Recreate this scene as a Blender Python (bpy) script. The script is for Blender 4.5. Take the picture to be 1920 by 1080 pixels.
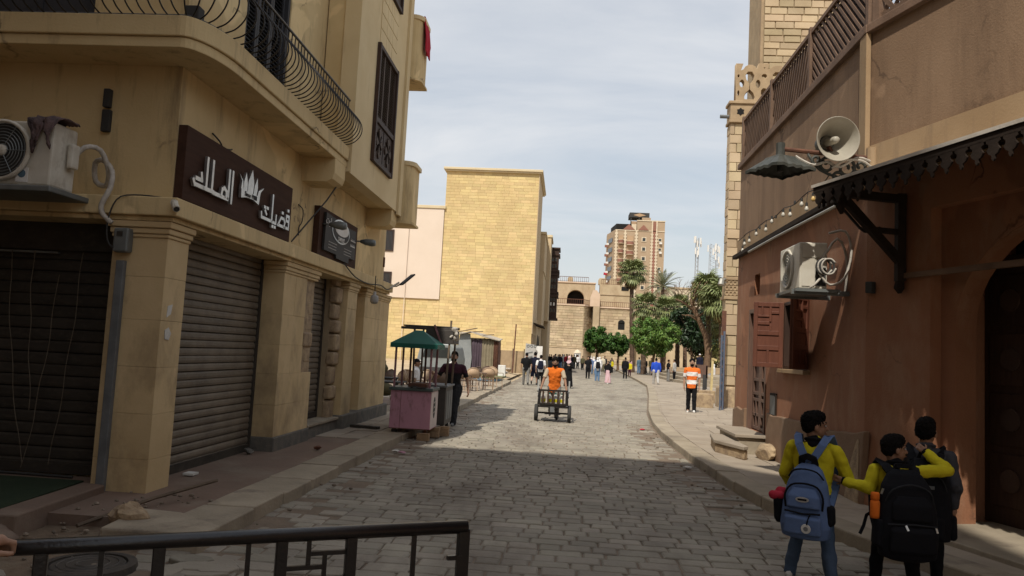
import bpy, math, random, bisect
from mathutils import Vector, Matrix, Euler, noise
for _o in list(bpy.data.objects): bpy.data.objects.remove(_o, do_unlink=True)
S = bpy.context.scene
COL = S.collection
R = math.radians
PI = math.pi
rnd = random.Random(7)
U = rnd.uniform
# ---------------------------------------------------------------- camera
cam = bpy.data.cameras.new('camera'); camo = bpy.data.objects.new('camera', cam); COL.objects.link(camo)
cam.sensor_width = 36; cam.lens = 27.0; cam.clip_start = 0.05; cam.clip_end = 4000
CY, CP, CR = R(4.2), R(4.71), R(3.0)
_f = Vector((-math.sin(CY)*math.cos(CP), math.cos(CY)*math.cos(CP), math.sin(CP)))
_r = Vector((math.cos(CY), math.sin(CY), 0)); _u = _r.cross(_f)
_r2 = _r*math.cos(CR)+_u*math.sin(CR); _u2 = _u*math.cos(CR)-_r*math.sin(CR)
camo.matrix_world = Matrix(((_r2.x,_u2.x,-_f.x,0),(_r2.y,_u2.y,-_f.y,0),(_r2.z,_u2.z,-_f.z,1.7),(0,0,0,1)))
S.camera = camo
# ---------------------------------------------------------------- light
SUN = Vector((0.31, 1.0, -1.4)).normalized()          # direction the light travels
sl = bpy.data.lights.new('sun', 'SUN'); sl.energy = 3.4; sl.angle = R(0.6); sl.color = (1.0, 0.95, 0.86)
so = bpy.data.objects.new('sun', sl); COL.objects.link(so); so.location = (-5, -20, 40)
so.rotation_euler = SUN.to_track_quat('-Z', 'Y').to_euler()
W = bpy.data.worlds.new('World'); S.world = W; W.use_nodes = True
nt = W.node_tree; nt.nodes.clear()
def wn(t, **k):
    n = nt.nodes.new(t)
    for a, b in k.items(): setattr(n, a, b)
    return n
wo = wn('ShaderNodeOutputWorld'); wb = wn('ShaderNodeBackground'); wb.inputs['Strength'].default_value = 0.088
sky = wn('ShaderNodeTexSky', sky_type='NISHITA', sun_disc=False)
sky.sun_elevation = math.asin(-SUN.z); sky.sun_rotation = math.atan2(-SUN.x, -SUN.y)
sky.air_density = 1.3; sky.dust_density = 2.0
tc = wn('ShaderNodeTexCoord'); sx = wn('ShaderNodeSeparateXYZ')
nt.links.new(tc.outputs['Generated'], sx.inputs[0])
zc = wn('ShaderNodeMath', operation='MAXIMUM'); nt.links.new(sx.outputs['Z'], zc.inputs[0]); zc.inputs[1].default_value = 0.0
za = wn('ShaderNodeMath', operation='ADD'); nt.links.new(zc.outputs[0], za.inputs[0]); za.inputs[1].default_value = 0.22
dv = wn('ShaderNodeVectorMath', operation='DIVIDE'); nt.links.new(tc.outputs['Generated'], dv.inputs[0])
cz = wn('ShaderNodeCombineXYZ')
for i in range(3): nt.links.new(za.outputs[0], cz.inputs[i])
nt.links.new(cz.outputs[0], dv.inputs[1])
mp = wn('ShaderNodeMapping'); mp.inputs['Scale'].default_value = (0.55, 1.5, 0.0); mp.inputs['Rotation'].default_value = (0, 0, R(28)); mp.inputs['Location'].default_value = (0.35, 0.2, 0)
nt.links.new(dv.outputs[0], mp.inputs['Vector'])
n1 = wn('ShaderNodeTexNoise'); n1.inputs['Scale'].default_value = 1.3; n1.inputs['Detail'].default_value = 9; n1.inputs['Roughness'].default_value = 0.58; n1.inputs['Distortion'].default_value = 0.5
nt.links.new(mp.outputs[0], n1.inputs['Vector'])
cr = wn('ShaderNodeValToRGB'); cr.color_ramp.elements[0].position = 0.32; cr.color_ramp.elements[0].color = (0.40,)*3+(1,); cr.color_ramp.elements[1].position = 0.68; cr.color_ramp.elements[1].color = (0.92,)*3+(1,)
nt.links.new(n1.outputs['Fac'], cr.inputs[0])
hz = wn('ShaderNodeMapRange'); hz.inputs['From Min'].default_value = 0.02; hz.inputs['From Max'].default_value = 0.38; hz.inputs['To Min'].default_value = 0.85; hz.inputs['To Max'].default_value = 0.0
nt.links.new(sx.outputs['Z'], hz.inputs['Value'])
mx0 = wn('ShaderNodeMath', operation='MAXIMUM'); nt.links.new(cr.outputs[0], mx0.inputs[0]); nt.links.new(hz.outputs[0], mx0.inputs[1])
mx = wn('ShaderNodeMix', data_type='RGBA'); nt.links.new(mx0.outputs[0], mx.inputs['Factor'])
nt.links.new(sky.outputs[0], mx.inputs[6])
CLOUD = (7.0, 7.15, 7.4, 1); mx.inputs[7].default_value = CLOUD
nt.links.new(mx.outputs[2], wb.inputs['Color']); nt.links.new(wb.outputs[0], wo.inputs[0])
S.view_settings.view_transform = 'Standard'; S.view_settings.look = 'None'; S.view_settings.gamma = 1
S.view_settings.exposure = 0.38; S.view_settings.use_curve_mapping = False
S.render.engine = 'CYCLES'
S.cycles.max_bounces = 8; S.cycles.diffuse_bounces = 6
# ---------------------------------------------------------------- materials
def mat(name, c1, c2=None, scale=2.5, rough=0.85, bump=0.15, bscale=45, metal=0.0, var=0.0, stretch=(1, 1, 1), dirt=None, local=False, stripes=None, spec=0.3, detail=5, trans=0.0, contrast=(0.35, 0.65), hue=0.0, cracks=None):
    """procedural material: two-tone noise, optional worn patches, per-piece value jitter, fine relief"""
    m = bpy.data.materials.new(name); m.use_nodes = True; t = m.node_tree; t.nodes.clear(); L = t.links.new
    def N(ty, **k):
        n = t.nodes.new(ty)
        for a, b in k.items(): setattr(n, a, b)
        return n
    out = N('ShaderNodeOutputMaterial'); p = N('ShaderNodeBsdfPrincipled'); L(p.outputs[0], out.inputs[0])
    p.inputs['Roughness'].default_value = rough; p.inputs['Metallic'].default_value = metal
    p.inputs['Specular IOR Level'].default_value = spec
    if local:
        co = N('ShaderNodeTexCoord').outputs['Object']
    else:
        co = N('ShaderNodeNewGeometry').outputs['Position']
    mpn = N('ShaderNodeMapping'); mpn.inputs['Scale'].default_value = stretch; L(co, mpn.inputs['Vector']); co2 = mpn.outputs[0]
    c2 = c2 or tuple(v*0.78 for v in c1)
    ns = N('ShaderNodeTexNoise'); ns.inputs['Scale'].default_value = scale; ns.inputs['Detail'].default_value = detail; ns.inputs['Roughness'].default_value = 0.6
    L(co2, ns.inputs['Vector'])
    rp = N('ShaderNodeMapRange'); rp.inputs['From Min'].default_value = contrast[0]; rp.inputs['From Max'].default_value = contrast[1]; L(ns.outputs['Fac'], rp.inputs['Value'])
    mixn = N('ShaderNodeMix', data_type='RGBA'); L(rp.outputs[0], mixn.inputs['Factor'])
    mixn.inputs[6].default_value = (*c1, 1); mixn.inputs[7].default_value = (*c2, 1)
    colr = mixn.outputs[2]
    if stripes:
        sc_, ax, pal = stripes
        tco = N('ShaderNodeTexCoord').outputs['Object']; sp = N('ShaderNodeSeparateXYZ'); L(tco, sp.inputs[0])
        mr = N('ShaderNodeMapRange'); mr.inputs['From Min'].default_value = sc_[0]; mr.inputs['From Max'].default_value = sc_[1]; L(sp.outputs[ax], mr.inputs['Value'])
        rr = N('ShaderNodeValToRGB'); rr.color_ramp.interpolation = 'CONSTANT'; els = rr.color_ramp.elements
        for i, (ps, cc) in enumerate(pal):
            e = els[i] if i < 2 else els.new(ps)
            e.position = ps; e.color = (*cc, 1)
        L(mr.outputs[0], rr.inputs[0])
        mm = N('ShaderNodeMix', data_type='RGBA', blend_type='MULTIPLY'); mm.inputs['Factor'].default_value = 1
        L(rr.outputs[0], mm.inputs[6]); L(colr, mm.inputs[7]); colr = mm.outputs[2]
    if var > 0 or hue > 0:
        oi = N('ShaderNodeObjectInfo'); ge = N('ShaderNodeNewGeometry')
        ad = N('ShaderNodeMath', operation='ADD'); L(oi.outputs['Random'], ad.inputs[0]); L(ge.outputs['Random Per Island'], ad.inputs[1])
        fr = N('ShaderNodeMath', operation='FRACT'); L(ad.outputs[0], fr.inputs[0])
        mr = N('ShaderNodeMapRange'); mr.inputs['To Min'].default_value = 1-var; mr.inputs['To Max'].default_value = 1+var; L(fr.outputs[0], mr.inputs['Value'])
        hs = N('ShaderNodeHueSaturation'); L(mr.outputs[0], hs.inputs['Value']); L(colr, hs.inputs['Color'])
        if hue > 0:
            f2 = N('ShaderNodeMath', operation='MULTIPLY'); L(fr.outputs[0], f2.inputs[0]); f2.inputs[1].default_value = 7.31
            f3 = N('ShaderNodeMath', operation='FRACT'); L(f2.outputs[0], f3.inputs[0])
            m2 = N('ShaderNodeMapRange'); m2.inputs['To Min'].default_value = 0.5-hue; m2.inputs['To Max'].default_value = 0.5+hue; L(f3.outputs[0], m2.inputs['Value']); L(m2.outputs[0], hs.inputs['Hue'])
        colr = hs.outputs[0]
    if dirt:
        dc, dscale, lo, hi, dst = dirt
        dm = N('ShaderNodeMapping'); dm.inputs['Scale'].default_value = dst; dm.inputs['Location'].default_value = (3.1, 7.7, 1.3); L(co, dm.inputs['Vector'])
        dn = N('ShaderNodeTexNoise'); dn.inputs['Scale'].default_value = dscale; dn.inputs['Detail'].default_value = 7; dn.inputs['Roughness'].default_value = 0.68; L(dm.outputs[0], dn.inputs['Vector'])
        dr = N('ShaderNodeMapRange'); dr.inputs['From Min'].default_value = lo; dr.inputs['From Max'].default_value = hi; L(dn.outputs['Fac'], dr.inputs['Value'])
        dx = N('ShaderNodeMix', data_type='RGBA'); L(dr.outputs[0], dx.inputs['Factor']); L(colr, dx.inputs[6]); dx.inputs[7].default_value = (*dc, 1); colr = dx.outputs[2]
    if cracks:
        cc, cs = cracks
        wn_ = N('ShaderNodeTexNoise'); wn_.inputs['Scale'].default_value = 1.7; wn_.inputs['Detail'].default_value = 6; L(co, wn_.inputs['Vector'])
        va = N('ShaderNodeVectorMath', operation='MULTIPLY_ADD'); L(wn_.outputs['Color'], va.inputs[0]); va.inputs[1].default_value = (.9, .9, .9); L(co, va.inputs[2])
        vo = N('ShaderNodeTexVoronoi', feature='DISTANCE_TO_EDGE'); vo.inputs['Scale'].default_value = cs; L(va.outputs[0], vo.inputs['Vector'])
        c1_ = N('ShaderNodeMapRange'); c1_.inputs['From Min'].default_value = .003; c1_.inputs['From Max'].default_value = .011; c1_.inputs['To Min'].default_value = 1; c1_.inputs['To Max'].default_value = 0; L(vo.outputs['Distance'], c1_.inputs['Value'])
        c2_ = N('ShaderNodeMapRange'); c2_.inputs['From Min'].default_value = .50; c2_.inputs['From Max'].default_value = .62; L(ns.outputs['Fac'], c2_.inputs['Value'])
        c3_ = N('ShaderNodeMath', operation='MULTIPLY'); L(c1_.outputs[0], c3_.inputs[0]); L(c2_.outputs[0], c3_.inputs[1])
        # patched, re-skimmed areas with their own outline
        pn = N('ShaderNodeTexNoise'); pn.inputs['Scale'].default_value = .8; pn.inputs['Detail'].default_value = 3; pn.inputs['Distortion'].default_value = .6; L(co, pn.inputs['Vector'])
        pr = N('ShaderNodeMapRange'); pr.inputs['From Min'].default_value = .615; pr.inputs['From Max'].default_value = .64; pr.inputs['To Max'].default_value = .5; L(pn.outputs['Fac'], pr.inputs['Value'])
        px_ = N('ShaderNodeMix', data_type='RGBA'); L(pr.outputs[0], px_.inputs['Factor']); L(colr, px_.inputs[6]); px_.inputs[7].default_value = (*(min(1, v*1.35) for v in c1), 1)
        cx_ = N('ShaderNodeMix', data_type='RGBA'); L(c3_.outputs[0], cx_.inputs['Factor']); L(px_.outputs[2], cx_.inputs[6]); cx_.inputs[7].default_value = (*cc, 1); colr = cx_.outputs[2]
    L(colr, p.inputs['Base Color'])
    if bump > 0:
        bn = N('ShaderNodeTexNoise'); bn.inputs['Scale'].default_value = bscale; bn.inputs['Detail'].default_value = 4; L(co2, bn.inputs['Vector'])
        bp = N('ShaderNodeBump'); bp.inputs['Strength'].default_value = bump; bp.inputs['Distance'].default_value = 0.02; L(bn.outputs['Fac'], bp.inputs['Height']); L(bp.outputs[0], p.inputs['Normal'])
    if trans: p.inputs['Transmission Weight'].default_value = trans
    return m
M = {}
def A(key, *a, **k):
    M[key] = mat(key, *a, **k); return M[key]
V1 = (1, 1, 1); DRIP = (3.0, 3.0, 0.45)
A('plaster_cream', (0.62, 0.475, 0.255), (0.55, 0.41, 0.21), 1.2, dirt=((0.20, 0.145, 0.085), 1.5, 0.53, 0.85, DRIP), bump=0.15, cracks=((0.22, 0.16, 0.09), .45))
A('plaster_pale', (0.66, 0.53, 0.315), (0.59, 0.46, 0.26), 1.0, dirt=((0.28, 0.2, 0.12), 1.2, 0.6, 0.9, DRIP), bump=0.1)
A('pilaster_stone', (0.60, 0.45, 0.25), (0.50, 0.365, 0.19), 1.1, dirt=((0.17, 0.12, 0.07), 0.95, 0.49, 0.84, (1.6, 1.6, 0.9)), bump=0.12, var=0.03)
A('plinth_stone', (0.10, 0.095, 0.085), (0.17, 0.15, 0.12), 6, bump=0.4, var=0.1)
A('slat_brown', (0.18, 0.145, 0.105), (0.125, 0.10, 0.072), 3, rough=0.6, metal=0.1, dirt=((0.20, 0.165, 0.12), 3, 0.5, 0.8, (4, 4, 9)), bump=0.05, var=0.12)
A('slat_dark', (0.055, 0.046, 0.036), (0.036, 0.031, 0.025), 3, rough=0.7, metal=0.0, spec=0.15, dirt=((0.075, 0.06, 0.045), 3, 0.5, 0.8, (4, 4, 9)), bump=0.05, var=0.1)
A('black_iron', (0.014, 0.012, 0.011), (0.022, 0.018, 0.015), 20, rough=0.38, metal=0.2, spec=0.5, bump=0.05)
A('black_paint', (0.008, 0.008, 0.009), (0.014, 0.012, 0.012), 15, rough=0.32, metal=0.0, spec=0.6, bump=0.08, bscale=90, dirt=((0.06, 0.045, 0.035), 8, 0.62, 0.75, V1))
A('sign_brown', (0.066, 0.034, 0.023), (0.050, 0.025, 0.017), 2, rough=0.8, spec=0.12, stretch=(8, 1, 8), bump=0.03)
A('sign_plate', (0.030, 0.028, 0.027), (0.045, 0.04, 0.037), 3, rough=0.6, spec=0.2, bump=0)
A('steel', (0.55, 0.55, 0.54), (0.42, 0.42, 0.41), 6, rough=0.32, metal=0.85, bump=0.02)
A('dark_edge', (0.03, 0.03, 0.03), rough=0.6, bump=0)
A('white_paint', (0.72, 0.70, 0.66), (0.60, 0.57, 0.52), 4, rough=0.6, bump=0.03)
A('ac_white', (0.62, 0.585, 0.50), (0.50, 0.455, 0.37), 4, rough=0.5, bump=0.04, dirt=((0.22, 0.16, 0.11), 4, 0.55, 0.8, (1, 1, 0.6)))
A('ac_dark', (0.05, 0.048, 0.045), bump=0.05)
A('shop_wire', (0.17, 0.135, 0.095), bump=0)
A('hose', (0.50, 0.46, 0.40), (0.36, 0.32, 0.27), 14, rough=0.7, bump=0.25, bscale=60)
A('cloth_rag', (0.05, 0.035, 0.035), (0.15, 0.10, 0.095), 9, bump=0.6, bscale=40)
A('grey_metal', (0.20, 0.21, 0.20), (0.15, 0.16, 0.155), 5, rough=0.5, metal=0.4, bump=0.05)
A('conduit', (0.16, 0.165, 0.165), (0.11, 0.115, 0.115), 5, rough=0.6, bump=0.05)
A('wood_dark', (0.055, 0.030, 0.020), (0.036, 0.019, 0.013), 4, rough=0.6, stretch=(6, 6, 1), bump=0.2, var=0.1)
A('wood_red', (0.145, 0.052, 0.030), (0.11, 0.039, 0.023), 3, rough=0.55, stretch=(6, 6, 1), bump=0.08, var=0.06)
A('medallion_wood', (0.07, 0.042, 0.03), bump=0.2)
A('door_brown', (0.135, 0.078, 0.056), (0.10, 0.058, 0.042), 3, rough=0.6, stretch=(6, 6, 1), bump=0.1, var=0.06)
A('wood_lattice', (0.20, 0.125, 0.082), (0.14, 0.085, 0.055), 3, rough=0.75, bump=0.2, var=0.12)
A('wood_old', (0.17, 0.125, 0.085), (0.10, 0.072, 0.05), 5, bump=0.3, var=0.2)
A('shutter_brown', (0.085, 0.060, 0.045), (0.065, 0.045, 0.034), 3, rough=0.7, bump=0.05)
A('shutter_grey', (0.040, 0.040, 0.045), (0.030, 0.030, 0.034), 3, rough=0.6, bump=0.05)
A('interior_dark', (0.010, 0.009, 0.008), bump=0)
A('wall_red', (0.30, 0.138, 0.074), (0.245, 0.110, 0.058), 0.9, dirt=((0.36, 0.22, 0.14), 1.3, 0.50, 0.82, (1.5, 1.5, 0.6)), bump=0.25, cracks=((0.12, 0.06, 0.035), .6))
A('wall_redbase', (0.23, 0.145, 0.09), (0.18, 0.11, 0.066), 1.8, dirt=((0.24, 0.175, 0.12), 1.6, 0.52, 0.76, V1), bump=0.3)
A('wall_taupe', (0.265, 0.172, 0.105), (0.215, 0.135, 0.080), 0.8, dirt=((0.15, 0.092, 0.055), 1.3, 0.46, 0.80, (2.5, 2.5, 0.35)), bump=0.2, cracks=((0.12, 0.075, 0.045), .5))
A('wall_tan', (0.36, 0.25, 0.145), (0.30, 0.20, 0.11), 1.2, dirt=((0.20, 0.14, 0.09), 1.4, 0.55, 0.8, DRIP), bump=0.12)
A('road_dirt', (0.20, 0.150, 0.105), (0.15, 0.112, 0.08), 3, bump=0.5, bscale=30)
A('cobble', (0.285, 0.252, 0.198), (0.215, 0.188, 0.146), 1.1, rough=0.8, bump=0.5, bscale=22, var=0.16, hue=0.008, dirt=((0.135, 0.108, 0.083), 0.75, 0.50, 0.74, (1.3, 0.4, 1)), spec=0.35)
A('kerb', (0.33, 0.275, 0.20), (0.26, 0.215, 0.155), 2.5, bump=0.35, bscale=30, var=0.10, dirt=((0.14, 0.11, 0.085), 1.6, 0.55, 0.75, V1))
A('paving', (0.33, 0.275, 0.21), (0.275, 0.225, 0.17), 1.4, bump=0.25, bscale=30, var=0.07, dirt=((0.19, 0.15, 0.112), 0.9, 0.55, 0.75, V1))
A('concrete_red', (0.185, 0.125, 0.092), (0.15, 0.105, 0.078), 1.4, bump=0.25, bscale=25, dirt=((0.22, 0.175, 0.13), 1.2, 0.55, 0.75, V1))
A('sand', (0.46, 0.36, 0.235), (0.38, 0.29, 0.185), 0.8, bump=0.5, bscale=12)
A('dirt', (0.165, 0.118, 0.078), (0.12, 0.084, 0.055), 2.2, bump=0.7, bscale=22, dirt=((0.20, 0.16, 0.11), 3, 0.5, 0.75, V1))
A('carpet', (0.018, 0.032, 0.014), (0.028, 0.042, 0.02), 6, bump=0.6, bscale=300, rough=0.95)
A('rock', (0.42, 0.31, 0.185), (0.24, 0.17, 0.11), 7, bump=0.6, bscale=30)
A('iron_cover', (0.06, 0.055, 0.05), (0.10, 0.085, 0.07), 8, rough=0.6, metal=0.4, bump=0.2)
A('yellow_block', (0.62, 0.475, 0.24), (0.56, 0.42, 0.20), 0.5, bump=0.2, bscale=9, dirt=((0.49, 0.36, 0.175), .35, .5, .85, (1, 1, .5)), var=0.12, hue=0.006)
A('mortar', (0.52, 0.39, 0.20), bump=0.1)
A('pink_plaster', (0.66, 0.55, 0.45), (0.62, 0.51, 0.41), 0.4, bump=0.05)
A('tan_plaster', (0.50, 0.385, 0.24), (0.46, 0.35, 0.215), 0.5, bump=0.05)
A('cornice', (0.60, 0.50, 0.33), (0.54, 0.44, 0.28), 0.6, bump=0.08)
A('fort_stone', (0.48, 0.375, 0.245), (0.36, 0.275, 0.17), 0.35, bump=0.25, var=0.15, hue=0.006, dirt=((0.30, 0.21, 0.125), 0.5, 0.52, 0.72, (1, 1, 0.4)))
A('fort_base', (0.45, 0.35, 0.225), (0.37, 0.28, 0.175), 0.4, bump=0.2)
A('fort_pink', (0.56, 0.42, 0.31), (0.50, 0.37, 0.26), 0.5, bump=0.1)
A('tower_brick', (0.47, 0.365, 0.235), (0.37, 0.28, 0.17), 0.9, bump=0.35, var=0.16, hue=0.008)
A('tower_mortar', (0.36, 0.27, 0.165), bump=0.3)
A('carved_stone', (0.38, 0.275, 0.165), (0.28, 0.2, 0.12), 2, bump=0.3)
A('flat_tan', (0.38, 0.28, 0.185), (0.34, 0.25, 0.165), 0.3, bump=0)
A('flat_maroon', (0.26, 0.12, 0.085), (0.22, 0.10, 0.07), 0.3, bump=0)
A('flat_cream', (0.62, 0.52, 0.38), bump=0)
A('flat_side', (0.40, 0.27, 0.165), (0.36, 0.24, 0.14), 0.3, bump=0)
A('glass_dark', (0.03, 0.035, 0.035), rough=0.15, spec=0.6, bump=0)
A('pole_grey', (0.40, 0.41, 0.42), bump=0, rough=0.5, metal=0.3)
A('leaf_bright', (0.115, 0.195, 0.036), (0.065, 0.125, 0.022), 1.5, rough=0.5, bump=0, var=0.35, hue=0.02)
A('leaf_mid', (0.060, 0.130, 0.022), (0.034, 0.085, 0.014), 1.5, rough=0.5, bump=0, var=0.35, hue=0.02)
A('leaf_dark', (0.022, 0.045, 0.015), (0.013, 0.028, 0.01), 1.5, rough=0.45, bump=0, var=0.35, hue=0.015)
A('leaf_dry', (0.21, 0.185, 0.06), (0.12, 0.13, 0.036), 1.2, rough=0.6, bump=0, var=0.35, hue=0.025)
A('frond_green', (0.20, 0.225, 0.09), (0.14, 0.165, 0.06), 1.2, rough=0.5, bump=0, var=0.3, hue=0.015)
A('frond_grey', (0.20, 0.21, 0.115), (0.14, 0.15, 0.075), 1.2, rough=0.5, bump=0, var=0.25, hue=0.015)
A('frond_dry', (0.20, 0.14, 0.065), (0.13, 0.09, 0.04), 1.2, bump=0, var=0.3)
A('bark', (0.185, 0.115, 0.068), (0.115, 0.07, 0.042), 4, bump=0.6, bscale=14)
A('palm_bark', (0.13, 0.085, 0.055), (0.08, 0.05, 0.035), 4, bump=0.8, bscale=8, stretch=(1, 1, 3))
A('twig', (0.17, 0.105, 0.07), bump=0)
A('pink_sheet', (0.47, 0.24, 0.30), (0.40, 0.20, 0.25), 2, rough=0.55, bump=0.35, bscale=5, dirt=((0.15, 0.08, 0.07), 3.5, 0.56, 0.74, (1.5, 1.5, .6)))
A('pale_sheet', (0.60, 0.52, 0.50), (0.5, 0.42, 0.41), 3, rough=0.5, bump=0.05)
A('counter_green', (0.085, 0.105, 0.10), (0.06, 0.075, 0.07), 4, rough=0.5, bump=0.05)
A('pink_post', (0.33, 0.17, 0.185), (0.20, 0.10, 0.10), 9, rough=0.6, bump=0.1)
A('canopy_green', (0.012, 0.115, 0.085), (0.010, 0.09, 0.068), 3, rough=0.55, bump=0.08, bscale=10)
A('dark_sheet', (0.045, 0.04, 0.036), (0.07, 0.058, 0.048), 3, rough=0.6, bump=0.1)
A('wood_block', (0.30, 0.20, 0.115), (0.20, 0.13, 0.075), 8, bump=0.3)
A('rattan', (0.44, 0.31, 0.20), (0.36, 0.245, 0.155), 6, rough=0.6, bump=0.35, bscale=60)
A('rattan_dark', (0.16, 0.105, 0.075), (0.12, 0.08, 0.055), 6, rough=0.6, bump=0.35, bscale=60)
A('shed_grey', (0.255, 0.265, 0.26), (0.205, 0.215, 0.21), 1.5, rough=0.6, bump=0.1, dirt=((0.14, 0.10, 0.08), 2, 0.6, 0.75, V1))
A('curtain_purple', (0.085, 0.060, 0.075), (0.062, 0.044, 0.055), 2, bump=0.2, bscale=9)
A('curtain_sack', (0.255, 0.215, 0.145), (0.19, 0.155, 0.10), 2, bump=0.3, bscale=9)
A('rust', (0.15, 0.065, 0.038), (0.09, 0.042, 0.028), 5, bump=0.2)
A('tarp_blue', (0.075, 0.13, 0.19), (0.19, 0.235, 0.26), 2, bump=0.3, bscale=8)
A('turf', (0.13, 0.165, 0.06), (0.19, 0.19, 0.09), 2, bump=0.5, bscale=40)
A('van_grey', (0.24, 0.26, 0.25), (0.20, 0.21, 0.2), 2, rough=0.35, bump=0)
A('blue_gate', (0.095, 0.115, 0.16), (0.07, 0.085, 0.12), 6, rough=0.55, bump=0.15)
A('galv', (0.33, 0.32, 0.285), (0.26, 0.25, 0.22), 4, rough=0.5, metal=0.5, bump=0.05)
A('horn', (0.38, 0.35, 0.285), (0.30, 0.27, 0.215), 3, rough=0.5, bump=0.03)
A('lamp_green', (0.045, 0.048, 0.042), (0.065, 0.065, 0.055), 5, rough=0.55, bump=0.1)
A('bulb_white', (0.55, 0.52, 0.45), rough=0.3, bump=0)
A('bulb_amber', (0.60, 0.40, 0.14), rough=0.3, bump=0)
A('zinc', (0.55, 0.50, 0.43), (0.42, 0.37, 0.31), 4, rough=0.6, bump=0.1)
A('canopy_wood', (0.022, 0.015, 0.011), (0.034, 0.024, 0.018), 5, bump=0.15, var=0.1, spec=0.15, rough=0.9)
A('post_yellow', (0.55, 0.44, 0.22), (0.46, 0.36, 0.17), 5, bump=0.1)
A('red_cloth', (0.48, 0.045, 0.07), bump=0.2)
A('paper', (0.62, 0.60, 0.55), (0.5, 0.48, 0.44), 8, bump=0.05)
A('gravel_bit', (0.24, 0.19, 0.14), (0.15, 0.12, 0.09), 9, bump=0.1, var=.2)
A('litter', (0.45, 0.40, 0.33), (0.33, 0.27, 0.2), 9, bump=0.1)
# people
A('skin', (0.27, 0.145, 0.088), (0.235, 0.125, 0.075), 20, rough=0.55, bump=0.04)
A('skin_tan', (0.345, 0.20, 0.13), (0.30, 0.17, 0.11), 20, rough=0.55, bump=0.04)
A('skin_light', (0.46, 0.30, 0.215), (0.42, 0.265, 0.19), 20, rough=0.55, bump=0.04)
A('hair_black', (0.006, 0.005, 0.0045), (0.010, 0.008, 0.007), 40, rough=0.8, bump=0.6, bscale=160, spec=0.08)
A('hair_brown', (0.05, 0.025, 0.015), rough=0.6, bump=0.4, bscale=150)
A('eye_white', (0.6, 0.57, 0.53), rough=0.3, bump=0)
A('lip', (0.22, 0.095, 0.075), bump=0)
def cloth(key, c, **k): A(key, c, tuple(v*0.88 for v in c), 5, rough=0.9, bump=0.9, bscale=7.5, spec=0.12, **k)
for k_, c_ in dict(yellow=(0.58, 0.49, 0.022), denim=(0.065, 0.095, 0.145), black=(0.010, 0.010, 0.011), charcoal=(0.030, 0.031, 0.034), grey_jacket=(0.055, 0.055, 0.062), maroon=(0.048, 0.014, 0.024), orange=(0.72, 0.165, 0.022), shirt_tan=(0.46, 0.375, 0.27), trouser_grey=(0.19, 0.18, 0.165), navy=(0.012, 0.013, 0.026), white=(0.72, 0.70, 0.68), pink=(0.60, 0.40, 0.42), cream=(0.62, 0.55, 0.42), puffer=(0.025, 0.075, 0.46), jeans=(0.115, 0.19, 0.30), pale_grey=(0.42, 0.40, 0.37), red=(0.42, 0.03, 0.05), brown=(0.10, 0.06, 0.04), bag_blue=(0.105, 0.155, 0.285), bag_black=(0.010, 0.010, 0.012), olive=(0.10, 0.09, 0.05), teal=(0.10, 0.16, 0.20)).items(): cloth(k_, c_)
OR_, WH_ = (0.72, 0.155, 0.02), (0.74, 0.71, 0.68)
A('orange_stripe', (1, 1, 1), (0.85, 0.85, 0.85), 5, rough=0.9, bump=0.3, bscale=16, stripes=((0.78, 1.46), 'Z', [(0.0, OR_), (0.13, WH_), (0.32, OR_), (0.50, WH_), (0.68, OR_)]))
A('orange_sleeve', (1, 1, 1), (0.85, 0.85, 0.85), 5, rough=0.9, bump=0.3, bscale=16, stripes=((0.78, 1.46), 'Z', [(0.0, WH_), (0.62, OR_)]))
A('maroon_fade', (1, 1, 1), (0.85, 0.85, 0.85), 5, rough=0.9, bump=0.3, bscale=16, stripes=((0.8, 1.5), 'Z', [(0.0, (0.008, 0.008, 0.01)), (0.48, (0.018, 0.009, 0.014)), (0.52, (0.05, 0.015, 0.026))]))
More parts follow.
